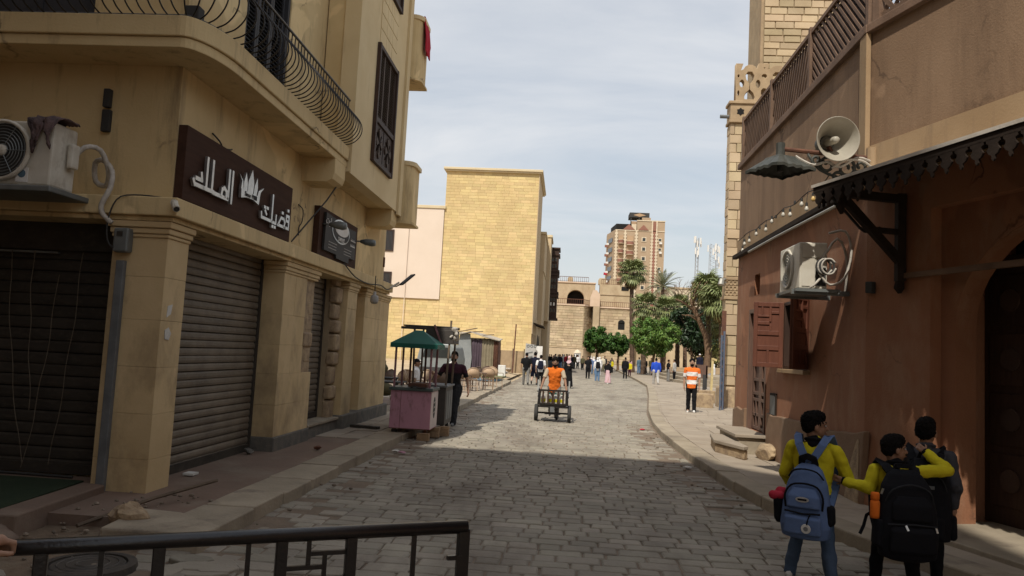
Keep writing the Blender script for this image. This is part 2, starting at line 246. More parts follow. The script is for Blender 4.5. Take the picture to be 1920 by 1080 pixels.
# ---------------------------------------------------------------- mesh builder
ORG = {}
class MB:
    def __init__(s): s.v = []; s.f = []
    def add(s, vs, fs):
        b = len(s.v); s.v += [tuple(p) for p in vs]; s.f += [tuple(i+b for i in f) for f in fs]; return s
    def box(s, x0, x1, y0, y1, z0, z1):
        return s.add([(x0,y0,z0),(x1,y0,z0),(x1,y1,z0),(x0,y1,z0),(x0,y0,z1),(x1,y0,z1),(x1,y1,z1),(x0,y1,z1)],
                     [(0,3,2,1),(4,5,6,7),(0,1,5,4),(1,2,6,5),(2,3,7,6),(3,0,4,7)])
    def obox(s, c, size, mtx):
        hx, hy, hz_ = (v/2 for v in size); c = Vector(c)
        ps = [c+mtx@Vector(p) for p in ((-hx,-hy,-hz_),(hx,-hy,-hz_),(hx,hy,-hz_),(-hx,hy,-hz_),(-hx,-hy,hz_),(hx,-hy,hz_),(hx,hy,hz_),(-hx,hy,hz_))]
        return s.add(ps, [(0,3,2,1),(4,5,6,7),(0,1,5,4),(1,2,6,5),(2,3,7,6),(3,0,4,7)])
    def beam(s, a, b, w, h, up=(0, 0, 1)):
        a, b = Vector(a), Vector(b); d = (b-a); L_ = d.length; d.normalize(); upv = Vector(up)
        if abs(d.dot(upv)) > 0.98: upv = Vector((0, 1, 0))
        x = d.cross(upv).normalized(); z = x.cross(d)
        m = Matrix((x, d, z)).transposed()
        return s.obox((a+b)/2, (w, L_, h), m)
    def rings(s, rings, cap=True, closed=True):
        n = len(rings[0]); b = len(s.v)
        for r in rings: s.v += [tuple(p) for p in r]
        for i in range(len(rings)-1):
            for j in range(n if closed else n-1):
                k = (j+1) % n
                s.f.append((b+i*n+j, b+i*n+k, b+(i+1)*n+k, b+(i+1)*n+j))
        if cap:
            s.f.append(tuple(b+j for j in reversed(range(n)))); e = b+(len(rings)-1)*n
            s.f.append(tuple(e+j for j in range(n)))
        return s
    def tube(s, pts, r, n=6, cap=True):
        pts = [Vector(p) for p in pts]
        if not isinstance(r, (list, tuple)) and 4 <= len(pts) <= 15:      # round the bends of wires, hoses and bars
            q = [pts[0]*2-pts[1]]+pts+[pts[-1]*2-pts[-2]]; out = []
            for i in range(1, len(q)-2):
                a, b, c, d = q[i-1:i+3]
                for k in range(3):
                    u = k/3; out.append(.5*((2*b)+(c-a)*u+(2*a-5*b+4*c-d)*u*u+(3*b-a-3*c+d)*u**3))
            pts = out+[q[-2]]
        rs = r if isinstance(r, (list, tuple)) else [r]*len(pts)
        rings = []; prev = None
        for i, p in enumerate(pts):
            d = (pts[min(i+1, len(pts)-1)]-pts[max(i-1, 0)])
            if d.length < 1e-9: d = Vector((0, 0, 1))
            d.normalize()
            if prev is None:
                a = Vector((0, 0, 1)) if abs(d.z) < 0.9 else Vector((1, 0, 0))
                x = d.cross(a).normalized()
            else:
                x = (prev-d*prev.dot(d))
                x = x.normalized() if x.length > 1e-6 else d.cross(Vector((0.3, 0.5, 0.8))).normalized()
            prev = x; y = d.cross(x)
            rings.append([p+(x*math.cos(2*PI*j/n)+y*math.sin(2*PI*j/n))*rs[i] for j in range(n)])
        return s.rings(rings, cap)
    def capsule(s, a, b, ra, rb, n=10, sy=1.0, m=3):
        a, b = Vector(a), Vector(b); d = b-a; L_ = d.length
        d = d.normalized() if L_ > 1e-9 else Vector((0, 0, 1))
        up = Vector((0, 1, 0)) if abs(d.y) < 0.9 else Vector((0, 0, 1))
        x = d.cross(up).normalized(); y = d.cross(x)
        rings = []
        for i in range(m):
            t = PI/2*(1-(i+0.15)/m); rings.append((a-d*ra*math.sin(t), ra*math.cos(t)))
        rings.append((a, ra)); rings.append((b, rb))
        for i in reversed(range(m)):
            t = PI/2*(1-(i+0.15)/m); rings.append((b+d*rb*math.sin(t), rb*math.cos(t)))
        return s.rings([[c+x*r_*math.cos(2*PI*j/n)+y*(r_*sy)*math.sin(2*PI*j/n) for j in range(n)] for c, r_ in rings])
    def frustum(s, a, b, ra, rb, n=12):
        return s.tube([a, b], [ra, rb], n)
    def ell(s, c, r, nu=12, nv=8, mtx=None):
        c = Vector(c); rings = []
        for i in range(nv+1):
            t = -PI/2+PI*(i+0.0)/nv; t = max(-PI/2+0.12, min(PI/2-0.12, t)); rr = []
            for j in range(nu):
                p = Vector((r[0]*math.cos(t)*math.cos(2*PI*j/nu), r[1]*math.cos(t)*math.sin(2*PI*j/nu), r[2]*math.sin(t)))
                rr.append(c+(mtx@p if mtx else p))
            rings.append(rr)
        return s.rings(rings)
    def loft(s, secs, n=16, closed_caps=True):
        """secs: (z, rx, ry, cx, cy) elliptical sections"""
        return s.rings([[(cx+rx*math.cos(2*PI*j/n), cy+ry*math.sin(2*PI*j/n), z) for j in range(n)] for z, rx, ry, cx, cy in secs], closed_caps)
    def prism(s, poly, fn, d0, d1):
        """poly (u, v) extruded from depth d0 to d1; fn(u, v, d) -> point"""
        n = len(poly); b = len(s.v)
        s.v += [tuple(fn(u, v, d0)) for u, v in poly]+[tuple(fn(u, v, d1)) for u, v in poly]
        s.f.append(tuple(b+i for i in range(n))); s.f.append(tuple(b+n+i for i in reversed(range(n))))
        for i in range(n):
            j = (i+1) % n; s.f.append((b+j, b+i, b+n+i, b+n+j))
        return s
    def quad(s, a, b, c, d): return s.add([a, b, c, d], [(0, 1, 2, 3)])
    def lathe(s, c, prof, n=16, axis=None):
        c = Vector(c); ax = Vector(axis or (0, 0, 1)).normalized()
        up = Vector((0, 0, 1)) if abs(ax.z) < 0.9 else Vector((1, 0, 0))
        x = ax.cross(up).normalized(); y = ax.cross(x)
        return s.rings([[c+ax*h+x*r*math.cos(2*PI*j/n)+y*r*math.sin(2*PI*j/n) for j in range(n)] for r, h in prof], cap=False)
    def xform(s, m):
        s.v = [tuple(m@Vector(p)) for p in s.v]; return s
    def build(s, name, material, parent=None, smooth=False, bevel=0.0, remesh=0.0, sm=4, kind=None, solid=0.0):
        me = bpy.data.meshes.new(name); o0 = Vector((0, 0, 0))
        if parent is not None: o0 = ORG.get(parent.name, o0)
        vs = s.v if o0.length == 0 else [(x-o0.x, y-o0.y, z-o0.z) for x, y, z in s.v]
        me.from_pydata(vs, [], s.f)
        if material: me.materials.append(material)
        o = bpy.data.objects.new(name, me); COL.objects.link(o)
        if parent is not None: o.parent = parent; ORG[o.name] = o0
        if smooth: me.shade_smooth()
        if solid > 0:
            q = o.modifiers.new('s', 'SOLIDIFY'); q.thickness = solid; q.offset = 0
        if bevel > 0:
            q = o.modifiers.new('b', 'BEVEL'); q.width = bevel; q.segments = 2; q.limit_method = 'ANGLE'; q.angle_limit = R(40)
        if remesh > 0:
            q = o.modifiers.new('r', 'REMESH'); q.mode = 'VOXEL'; q.voxel_size = remesh; q.use_smooth_shade = True
            if sm:
                q = o.modifiers.new('m', 'SMOOTH'); q.iterations = sm; q.factor = 0.5
        if kind: o['kind'] = kind
        return o
def tag(o, label, cat, group=None):
    o['label'] = label; o['category'] = cat
    if group: o['group'] = group
    return o
def thing(name, label, cat, loc=(0, 0, 0), group=None):
    o = bpy.data.objects.new(name, None); COL.objects.link(o); o.location = loc; ORG[o.name] = Vector(loc)
    return tag(o, label, cat, group)
def struct(o): o['kind'] = 'structure'; return o
def copy_tree(o, parent=None):
    c = o.copy(); COL.objects.link(c)
    if parent is not None:
        c.parent = parent
        for k in ('label', 'category'):
            if k in c: del c[k]
    for ch in list(o.children): copy_tree(ch, c)
    return c
def place(o, loc, rz=0.0, s=None):
    o.location = loc; o.rotation_euler = (0, 0, rz)
    if s: o.scale = (s, s, s)
    return o
def inst(mesh, name, parent, loc, scale=(1, 1, 1), rot=(0, 0, 0)):
    o = bpy.data.objects.new(name, mesh); COL.objects.link(o); o0 = ORG.get(parent.name, Vector((0, 0, 0)))
    o.parent = parent; o.location = Vector(loc)-o0; o.scale = scale; o.rotation_euler = rot
    return o
def grid_wall(mb, fn, u0, u1, v0, v1, holes, d0, d1):
    """wall slab with rectangular openings; fn(u, v, d)"""
    us = sorted({u0, u1, *[h[0] for h in holes], *[h[1] for h in holes]}); us = [u for u in us if u0 <= u <= u1]
    vs = sorted({v0, v1, *[h[2] for h in holes], *[h[3] for h in holes]}); vs = [v for v in vs if v0 <= v <= v1]
    for i in range(len(us)-1):
        for j in range(len(vs)-1):
            cu, cv = (us[i]+us[i+1])/2, (vs[j]+vs[j+1])/2
            if any(h[0] < cu < h[1] and h[2] < cv < h[3] for h in holes): continue
            mb.prism([(us[i], vs[j]), (us[i+1], vs[j]), (us[i+1], vs[j+1]), (us[i], vs[j+1])], fn, d0, d1)
    return mb
def masonry(parent, fn, u0, u1, v0, v1, bw, bh, gap, depth, material, name, skip=None, limit=300, rank=None, jitter=0.15, proud=0.006, fixed=False):
    """courses of separate stones on a face; the ones that show largest are parts, the rest one joined part"""
    cells = []; v = v0; row = 0
    while v < v1-0.02:
        h = bh*(1 if fixed else U(0.9, 1.1)); vt = min(v+h, v1)
        if v1-vt < bh*0.35: vt = v1
        u = u0-(0.5*bw if row % 2 else 0)*U(0.8, 1.2)
        while u < u1-0.01:
            w = bw*U(1-jitter*2, 1+jitter*2); ue = min(u+w, u1)
            if u1-ue < bw*0.3: ue = u1
            a = max(u, u0)
            if ue-a > 0.04 and not (skip and skip(a, ue, v, vt)): cells.append((a, ue, v, vt))
            u = ue
        v = vt; row += 1
    if rank: cells.sort(key=rank)
    rest = MB()
    for i, (a, b, c, d) in enumerate(cells):
        g = gap/2; p = U(-proud, proud); ch = min(0.012, gap)
        mb = MB() if i < limit else rest
        o = depth+p
        a2, b2, c2, d2 = a+g, b-g, c+g, d-g; e = ch*0.6+0.002
        vs = [fn(a2, c2, 0), fn(b2, c2, 0), fn(b2, d2, 0), fn(a2, d2, 0), fn(a2, c2, o-e), fn(b2, c2, o-e), fn(b2, d2, o-e), fn(a2, d2, o-e), fn(a2+e, c2+e, o), fn(b2-e, c2+e, o), fn(b2-e, d2-e, o), fn(a2+e, d2-e, o)]
        mb.add(vs, [(0, 1, 5, 4), (1, 2, 6, 5), (2, 3, 7, 6), (3, 0, 4, 7), (4, 5, 9, 8), (5, 6, 10, 9), (6, 7, 11, 10), (7, 4, 8, 11), (8, 9, 10, 11)])
        if i < limit: mb.build(name, material, parent)
    if rest.v: rest.build(name+'_courses', material, parent, kind='stuff')
    return cells
# ================================================================= ground
def lerp_path(P, y):
    ys = [p[1] for p in P]
    if y <= ys[0]: return P[0][0]
    if y >= ys[-1]: return P[-1][0]
    i = bisect.bisect(ys, y)-1; t = (y-ys[i])/(ys[i+1]-ys[i]); return P[i][0]+(P[i+1][0]-P[i][0])*t
KR = [(4.1, 4.6), (3.42, 6.4), (3.02, 7.3), (2.72, 8.2), (2.46, 9.2), (2.30, 11.0), (2.21, 13.2), (2.18, 17.1), (2.30, 20.0), (2.62, 24.0), (3.75, 34.4), (4.94, 46.5), (5.32, 57), (5.86, 77), (6.5, 104), (7.4, 150)]
def kx(y): return lerp_path(KR, y)
def hn(x, y, s=1.0): return noise.noise(Vector((x*s, y*s, 3.3)))
g = MB(); g.quad((-1500, -400, -0.09), (1500, -400, -0.09), (1500, 2500, -0.09), (-1500, 2500, -0.09)); struct(g.build('ground', M['sand']))
rb = MB(); ys = [-6, 0, 3, 4.6, 5.5, 6.4, 7.3, 8.2, 9.2, 11, 13.2, 17.1, 20, 24, 34.4, 46.5, 57, 62]
for a, b in zip(ys, ys[1:]): rb.quad((-9 if a < 6 else -2.9, a, -0.015), (kx(a)+.1, a, -0.015), (kx(b)+.1, b, -0.015), (-9 if a < 6 else -2.9, b, -0.015))
road = struct(rb.build('road', M['road_dirt']))
fb = MB(); fb.quad((-2.5, 62, -0.005), (kx(62)+.1, 62, -0.005), (kx(104)+.1, 104, -0.005), (-3.4, 104, -0.005)); fb.quad((-3.4, 104, -0.005), (kx(104)+.1, 104, -0.005), (9, 150, -0.005), (-6, 150, -0.005))
struct(fb.build('far_road', M['cobble']))
stones = []; y = 4.7
while y < 62:
    d = 0.195*U(0.88, 1.12); x = (-3.5 if y < 6.1 else -2.86)+U(-.12, 0.0); xe = kx(y)-0.03; skew = U(-.02, .02)
    while x < xe:
        w = 0.26*U(0.65, 1.5)
        if xe-(x+w) < 0.12: w = xe-x
        edge = (xe-x < 0.75 and y < 20) or (x < -2.5) or y < 5.6 and x < -1.5
        if not (edge and rnd.random() < 0.22): stones.append((x, x+w, y, y+d, edge))
        x += w
    y += d
def cobble(mb, x0, x1, y0, y1, edge):
    g = 0.008; j = 0.010 if not edge else 0.03; h = 0.010*hn((x0+x1)/2, y0, .9)+U(-.005, .004)-(U(0, .02) if edge else 0)
    q = [(x0+g+U(-j, j)*.4, y0+g+U(-j, j)*.5), (x1-g+U(-j, j)*.4, y0+g+U(-j, j)*.5), (x1-g+U(-j, j)*.4, y1-g+U(-j, j)*.5), (x0+g+U(-j, j)*.4, y1-g+U(-j, j)*.5)]
    cx, cy = (x0+x1)/2, (y0+y1)/2; e = 0.016; tx, ty = U(-.012, .012), U(-.02, .02)
    # octagonal outline with rounded corners
    o = []
    for i in range(4):
        a, b, c = Vector(q[i-1]), Vector(q[i]), Vector(q[(i+1) % 4]); k = 0.007*U(.6, 1.5)
        o += [b+(a-b).normalized()*k, b+(c-b).normalized()*k]
    def zz(p): return h+(p.x-cx)*tx+(p.y-cy)*ty
    lo = [(p.x, p.y, -0.05) for p in o]; mid = [(p.x, p.y, zz(p)-0.010) for p in o]
    top = []
    for p in o:
        t = Vector((cx, cy))-p; t = t.normalized()*e; p2 = p+t; top.append((p2.x, p2.y, zz(p2)))
    b = len(mb.v); mb.v += lo+mid+top+[(cx, cy, h+0.004)]
    for r in (0, 8):
        for i in range(8): k2 = (i+1) % 8; mb.f.append((b+r+i, b+r+k2, b+r+8+k2, b+r+8+i))
    for i in range(8): mb.f.append((b+16+i, b+16+(i+1) % 8, b+24))
def inview(s):
    X_, Y_ = (s[0]+s[1])/2, s[2]; q = Vector((X_, Y_, -1.7)); z = q.dot(_f)
    if z < 1: return False
    return abs(q.dot(_r2)/z) < .66 and abs(q.dot(_u2)/z) < .37
stones.sort(key=lambda s: (not inview(s), s[2]))
rest = MB()
for i, s in enumerate(stones):
    if i < 300:
        mb = MB(); cobble(mb, *s); mb.build('cobble', M['cobble'], road)
    else: cobble(rest, *s)
rest.build('cobbles', M['cobble'], road, kind='stuff')
# ---- kerbs and pavements
pl = MB(); pl.box(-4.6, -2.95, 6.5, 17.55, -0.06, 0.10); pl.box(-30, -2.95, 17.56, 41.5, -0.06, 0.085)
pave = struct(pl.build('pavement', M['concrete_red']))
y = 6.35
while y < 41:
    L_ = U(0.75, 1.15); h = 0.125+U(-.012, .012); x1 = -2.83+U(-.02, .02)
    mb = MB(); mb.prism([(-3.32+U(-.03, .03), y+.008), (x1-.02, y+.008), (x1, y+.03), (x1, y+L_-.03), (x1-.02, y+L_-.008), (-3.32, y+L_-.008)], lambda u, v, d: (u+.0*d, v, d), -0.05, h)
    mb.build('kerb_stone', M['kerb'], pave, bevel=0.014)
    y += L_
# end slab that turns round the corner
mb = MB(); mb.prism([(-3.62, 6.0), (-2.80, 6.02), (-2.78, 6.33), (-3.3, 6.7), (-3.7, 6.75)], lambda u, v, d: (u, v, d), -.05, .14); mb.build('kerb_stone', M['kerb'], pave, bevel=.02)
for i in range(18):
    for j in range(3):
        x0 = -3.35-0.42*j; y0 = 12.2+i*0.62
        if y0 > 17.2 and j == 2: pass
        mb = MB(); h = .112+U(-.006, .006); mb.box(x0-.41, x0-.005, y0+.005, y0+.605, .06, h)
        if y0 > 12.4: mb.build('paving_slab', M['paving'], pave, bevel=.006)
mb = MB(); 
for i in range(28):
    for j in range(6):
        x0 = -3.35-0.6*j; y0 = 23.4+i*0.64; mb.box(x0-.595, x0-.005, y0+.005, y0+.635, .05, .10+U(-.005, .005))
mb.build('paving_slabs', M['paving'], pave, kind='stuff')
rp = MB(); ny = 90
pts = [4.8+(146-4.8)*(i/ny)**1.6 for i in range(ny+1)]
def wx(y): return 30.0 if y > 24 else (4.3+(y-16.5)*.18 if y > 16.5 else 9.0)
for a, b in zip(pts, pts[1:]): rp.quad((kx(a)+.25, a, .10), (wx(a) if a > 9.2 else 9, a, .10), (wx(b) if b > 9.2 else 9, b, .10), (kx(b)+.25, b, .10))
rpave = struct(rp.build('pavement', M['paving']))
y = 4.8; cnt = 0
while y < 100:
    L_ = U(0.8, 1.15) if y < 50 else 3.0; h = .125+U(-.01, .01); a, b = y+.008, y+L_-.008; w = .34
    xa, xb = kx(a), kx(b); ta = (kx(a+.3)-kx(a-.3))/.6
    mb = MB(); mb.prism([(xa, a), (xa+w, a-ta*w*.8), (xb+w, b-ta*w*.8), (xb, b)], lambda u, v, d: (u, v, d), -.06, h)
    mb.build('kerb_stone', M['kerb'], rpave, bevel=.018 if y < 50 else 0)
    y += L_
y = 5.4; n = 0; more = MB()
while y < 46:
    d = U(.55, .75); xs = kx(y+d/2)+.37; xe = wx(y+d/2) if y > 10.5 else 3.55+max(0, 9.5-y)*.3+.9
    xe = min(xe, xs+6)
    x = xs
    while x < xe:
        w = min(U(.5, .95), xe-x)
        if w > .1:
            mb = MB() if n < 290 else more
            s0 = (kx(y+d)-kx(y)); h = .112+U(-.006, .006)
            mb.prism([(x+.006, y+.006), (x+w-.006, y+.006), (x+w-.006+s0, y+d-.006), (x+.006+s0, y+d-.006)], lambda u, v, dd: (u, v, dd), .06, h)
            if n < 290: mb.build('paving_slab', M['paving'], rpave, bevel=.006)
            n += 1
        x += w
    y += d
if more.v: more.build('paving_slabs', M['paving'], rpave, kind='stuff')
# dirt corner beside the shop
dm = MB(); N_ = 26
for i in range(N_+1):
    for j in range(N_+1):
        X_ = -9+6.2*i/N_; Y_ = 3.6+4.6*j/N_; inside = min(i, N_-i, j, N_-j)/4; dm.v.append((X_, Y_, min(1, inside)*(0.035+.05*hn(X_, Y_, 1.3)+.02*hn(X_, Y_, 4))-.03-(0.05 if Y_ < 5.6 and X_ > -3.6 else 0)))
for i in range(N_):
    for j in range(N_):
        k = i*(N_+1)+j; dm.f.append((k, k+N_+1, k+N_+2, k+1))
struct(dm.build('dirt_ground', M['dirt'], smooth=True))
for k in range(26):      # irregular flat stones in the dirt, near the manhole
    x0, y0 = U(-4.3, -2.2), U(4.75, 5.75); mb = MB(); w, h = U(.12, .3), U(.1, .22)
    if (x0+3.33)**2+(y0-5.42)**2 < .3: continue
    pts = [(x0+w*math.cos(a)*U(.7, 1.1), y0+h*math.sin(a)*U(.7, 1.1)) for a in [i*PI/3.5 for i in range(7)]]
    mb.prism(pts, lambda u, v, d: (u, v, d), -.03, .012+U(0, .02)); mb.build('cobble', M['cobble'], road, bevel=.01)
# ================================================================= unseen houses behind the viewpoint: one shades the foreground, two added to cut sky light
def back_house(lab, pts, h, mk):
    t = thing('unseen_house', lab, 'house', (pts[0][0], pts[0][1], 0)); q = MB(); q.prism(pts, lambda u, v, d: (u, v, d), -.1, h); q.build('wall', M[mk], t)
    q = MB(); cx, cy = sum(p[0] for p in pts)/len(pts), sum(p[1] for p in pts)/len(pts); q.prism([(cx+(x-cx)*1.002, cy+(y-cy)*1.002) for x, y in pts], lambda u, v, d: (u, v, d), h, h+.25); q.build('coping', M['cornice'], t)
back_house('tall brown house across the side street from the dark shutter', [(-16, -16), (-.8, -16), (-.8, -5.1), (-1.4, -4.5), (-2.45, -3.5), (-2.55, -2.6), (-16, -2.7)], 22, 'wall_taupe')
back_house('unseen brown house added behind the fringed canopy to cut sky light', [(5.9, 2.6), (7.5, -16), (16, -16), (16, 2.6)], 6.5, 'wall_taupe')  # added out of view so less sky light reaches the alcove
back_house('unseen house added across the side lane to darken the shop front', [(-20, -2.5), (-10.8, -2.5), (-10.8, 7.5), (-20, 7.5)], 13, 'wall_taupe')  # added out of view to block sky light from the shop front
# ================================================================= corner shop building
LB = thing('shop_building', 'cream corner building with roller shutters and a curved balcony over the shops', 'building', (-4.3, 8.1, 0))
def Q(name, m, mk='plaster_cream', par=None, **k): return m.build(name, M[mk], par or LB, **k)
XF = lambda x: (lambda u, v, d: (x+d, u, v))           # street face: u=Y v=z d outward (+X)
YF = lambda yy: (lambda u, v, d: (u, yy-d, v))         # front face: u=X v=z d outward (-Y)
m = MB(); grid_wall(m, XF(-4.3), 8.1, 17.5, 3.16, 10.2, [(9.5, 10.95, 4.9, 7.3)], -.3, 0); Q('street_wall', m)
m = MB(); grid_wall(m, YF(8.1), -10.5, -4.602, 3.16, 10.2, [(-7.4, -5.35, 4.9, 7.3)], -.3, 0); Q('front_wall', m)
m = MB(); m.box(-10.5, -4.62, 8.42, 17.4, .0, 10.18); Q('core_wall', m, 'plaster_cream')
m = MB(); m.box(-10.5, -4.3, 17.42, 17.5, 0.05, 3.1); Q('end_wall', m)
# far end wall of lower storeys
m = MB(); m.box(-10.5, -4.32, 17.5, 17.62, 3.0, 10.2); Q('end_wall', m)
# ledge over the shops
m = MB(); m.prism([(-10.5, 7.82), (-4.08, 7.82), (-4.08, 17.62), (-4.6, 17.62), (-4.6, 8.4), (-10.5, 8.4)], lambda u, v, d: (u, v, d), 2.97, 3.16); Q('ledge', m, bevel=.012)
m = MB(); m.prism([(-10.5, 7.88), (-4.14, 7.88), (-4.14, 17.58), (-4.6, 17.58), (-4.6, 8.4), (-10.5, 8.4)], lambda u, v, d: (u, v, d), 2.92, 2.968); Q('ledge_moulding', m, bevel=.008)
OFF = Vector((.1, -.4, -.085)); anchored = set(LB.children)  # non-anchored shop parts pushed toward the camera, approximating a scale about the camera
# pilasters made of stone blocks
def capital(par, x0, x1, y0, y1, z):
    m = MB(); m.box(x0-.05, x1+.05, y0-.05, y1+.05, z+.10, z+.165); m.box(x0-.03, x1+.03, y0-.03, y1+.03, z+.04, z+.098); m.box(x0-.015, x1+.015, y0-.015, y1+.015, z, z+.038)
    m.build('capital', M['pilaster_stone'], par, bevel=.012)
def pilaster(x0, x1, y0, y1, ztop, plinth=0.0, miss=None, cols=1):
    c = MB(); c.box(x0+.02, x1-.035, y0+.02, y1-.02, 0.02, ztop); p = Q('pilaster', c, 'rock')
    z = plinth; r = 0
    while z < ztop-.02:
        h = .46*U(.92, 1.08); zt = z+h if ztop-(z+h) > .2 else ztop
        for k in range(cols):
            ya, yb = y0+(y1-y0)*k/cols, y0+(y1-y0)*(k+1)/cols
            if miss and (r, k) in miss: continue
            b = MB(); b.box(x0+(0 if k == 0 else .04), x1+U(-.003, .003), ya+.001, yb-.001, z+.001, zt-.001); b.build('stone_block', M['pilaster_stone'], p, bevel=.0025)
        z = zt; r += 1
    if plinth > 0:
        b = MB(); b.box(x0-.02, x1+.03, y0-.03, y1+.03, 0.0, plinth); b.build('plinth', M['plinth_stone'], p, bevel=.015)
    capital(p, x0, x1, y0, y1, ztop)
    return p
pilaster(-4.68, -4.1, 7.52, 7.96, 2.665)
pl2 = pilaster(-4.6, -4.1, 10.82, 12.28, 2.665, .30, {(1, 2), (2, 2), (3, 2), (3, 1), (4, 2)} and {(3, 2), (4, 2), (2, 2)}, 3)
for z0, w in ((1.35, .3), (1.6, .42), (1.85, .33), (2.1, .25)):
    b = MB(); b.box(-4.2, -4.112+U(-.02, .012), 12.27-w, 12.26, z0, z0+.235); b.build('exposed_stone', M['rock'], pl2, bevel=.03)
m = MB(); m.box(-4.6, -4.3, 13.72, 14.05, .1, 2.92); rp_ = Q('rubble_pier', m, 'tower_mortar')
z = .3
while z < 2.75:
    h = U(.22, .36); b = MB(); b.box(-4.34, -4.2+U(-.03, .04), 13.70+U(-.03, .03), 14.05, z+.012, z+h-.012); b.build('rough_stone', M['rock'], rp_, bevel=.04); z += h
pilaster(-4.5, -4.1, 14.08, 14.72, 2.665)
m = MB(); m.box(-4.6, -4.32, 14.72, 15.4, .05, 2.92); Q('recess_wall', m, 'pilaster_stone')
pilaster(-4.5, -4.12, 15.4, 17.55, 2.66, 0, None, 2)
m = MB(); m.box(-4.4, -4.03, 14.02, 17.62, 0, .36); Q('plinth', m, 'plinth_stone', bevel=.02)
m = MB(); m.box(-4.6, -4.12, 12.3, 14.0, .0, .29); Q('door_step', m, 'plinth_stone', bevel=.015)
m = MB(); m.box(-4.6, -4.09, 12.3, 14.0, .292, .34); Q('step_slab', m, 'kerb', bevel=.01)
# roller shutters: slats are sub-parts
def shutter(fn, u0, u1, z0, z1, mk, pitch=.095):
    b = MB(); b.prism([(u0, z0), (u1, z0), (u1, z1), (u0, z1)], fn, -.08, -.04); s = b.build('roller_shutter', M['interior_dark'], LB)
    me = None; z = z0+.02
    prof = [(0, 0), (.012, .008), (.017, .035), (.014, pitch-.028), (.0, pitch-.006), (-.01, pitch-.004), (-.01, 0)]
    while z < z1-.02:
        q = MB(); n_ = len(prof)
        q.v = [tuple(fn(u0+.02, z+v, d-.03)) for d, v in prof]+[tuple(fn(u1-.02, z+v, d-.03)) for d, v in prof]
        q.f = [tuple(range(n_)), tuple(range(2*n_-1, n_-1, -1))]+[((i+1) % n_, i, n_+i, n_+(i+1) % n_) for i in range(n_)]
        so_ = q.build('slat', M[mk], s); z += pitch; so_.location = so_.location+Vector((U(-.003, .003), U(-.003, .003), U(-.004, .004)))
    for uu in (u0, u1-.045):
        q = MB(); q.prism([(uu, z0), (uu+.045, z0), (uu+.045, z1), (uu, z1)], fn, -.06, .012); q.build('guide_rail', M['slat_dark'], s)
    q = MB(); q.prism([(u0+.05, z0), (u1-.05, z0), (u1-.05, z0+.1), (u0+.05, z0+.1)], fn, -.02, .006); q.build('bottom_bar', M['slat_dark'], s)
    return s
shutter(XF(-4.42), 7.99, 10.80, .10, 2.84, 'slat_brown')
shutter(XF(-4.42), 12.30, 13.71, .345, 2.84, 'slat_brown')
for o in LB.children:
    if o not in anchored: o.location = o.location-OFF
sh = shutter(YF(8.32), -7.6, -4.75, .25, 2.92, 'slat_dark', .125)
q = MB(); q.prism([(-7.6, 2.62), (-4.77, 2.62), (-4.77, 2.92), (-7.6, 2.92)], YF(8.32), .02, .05); q.build('box_cover', M['slat_dark'], sh)
q = MB(); q.prism([(-7.6, 2.58), (-5.6, 2.58), (-5.6, 2.60), (-7.6, 2.60)], YF(8.32), .02, .06); q.build('top_bar', M['grey_metal'], sh)
shop_before = set(bpy.data.objects)
# hanging electric wires on the dark shutter
for i, (x0, z0, x1, z1) in enumerate(((-6.1, 2.6, -5.75, .35), (-5.85, 2.6, -5.72, .9), (-5.55, 2.35, -5.74, .3), (-5.3, 2.6, -5.45, .35), (-6.45, 2.6, -6.4, 1.2))):
    mb = MB(); mb.tube([(x0+(x1-x0)*(t/9)**1.6+.012*math.sin(t*1.7+i), 8.235, z0+(z1-z0)*t/9) for t in range(10)], .0042, 5)
    tag(mb.build('wire', M['shop_wire']), ['dark cable hanging in a long curve down the dark shutter beside the outer edge', 'thin cable joining the long curve midway down the dark shutter', 'wire dangling down the middle of the dark shutter from a high hook', 'cable hanging straight down the dark shutter next to the stone column', 'short cable end hanging high on the dark shutter'][i], 'cable')
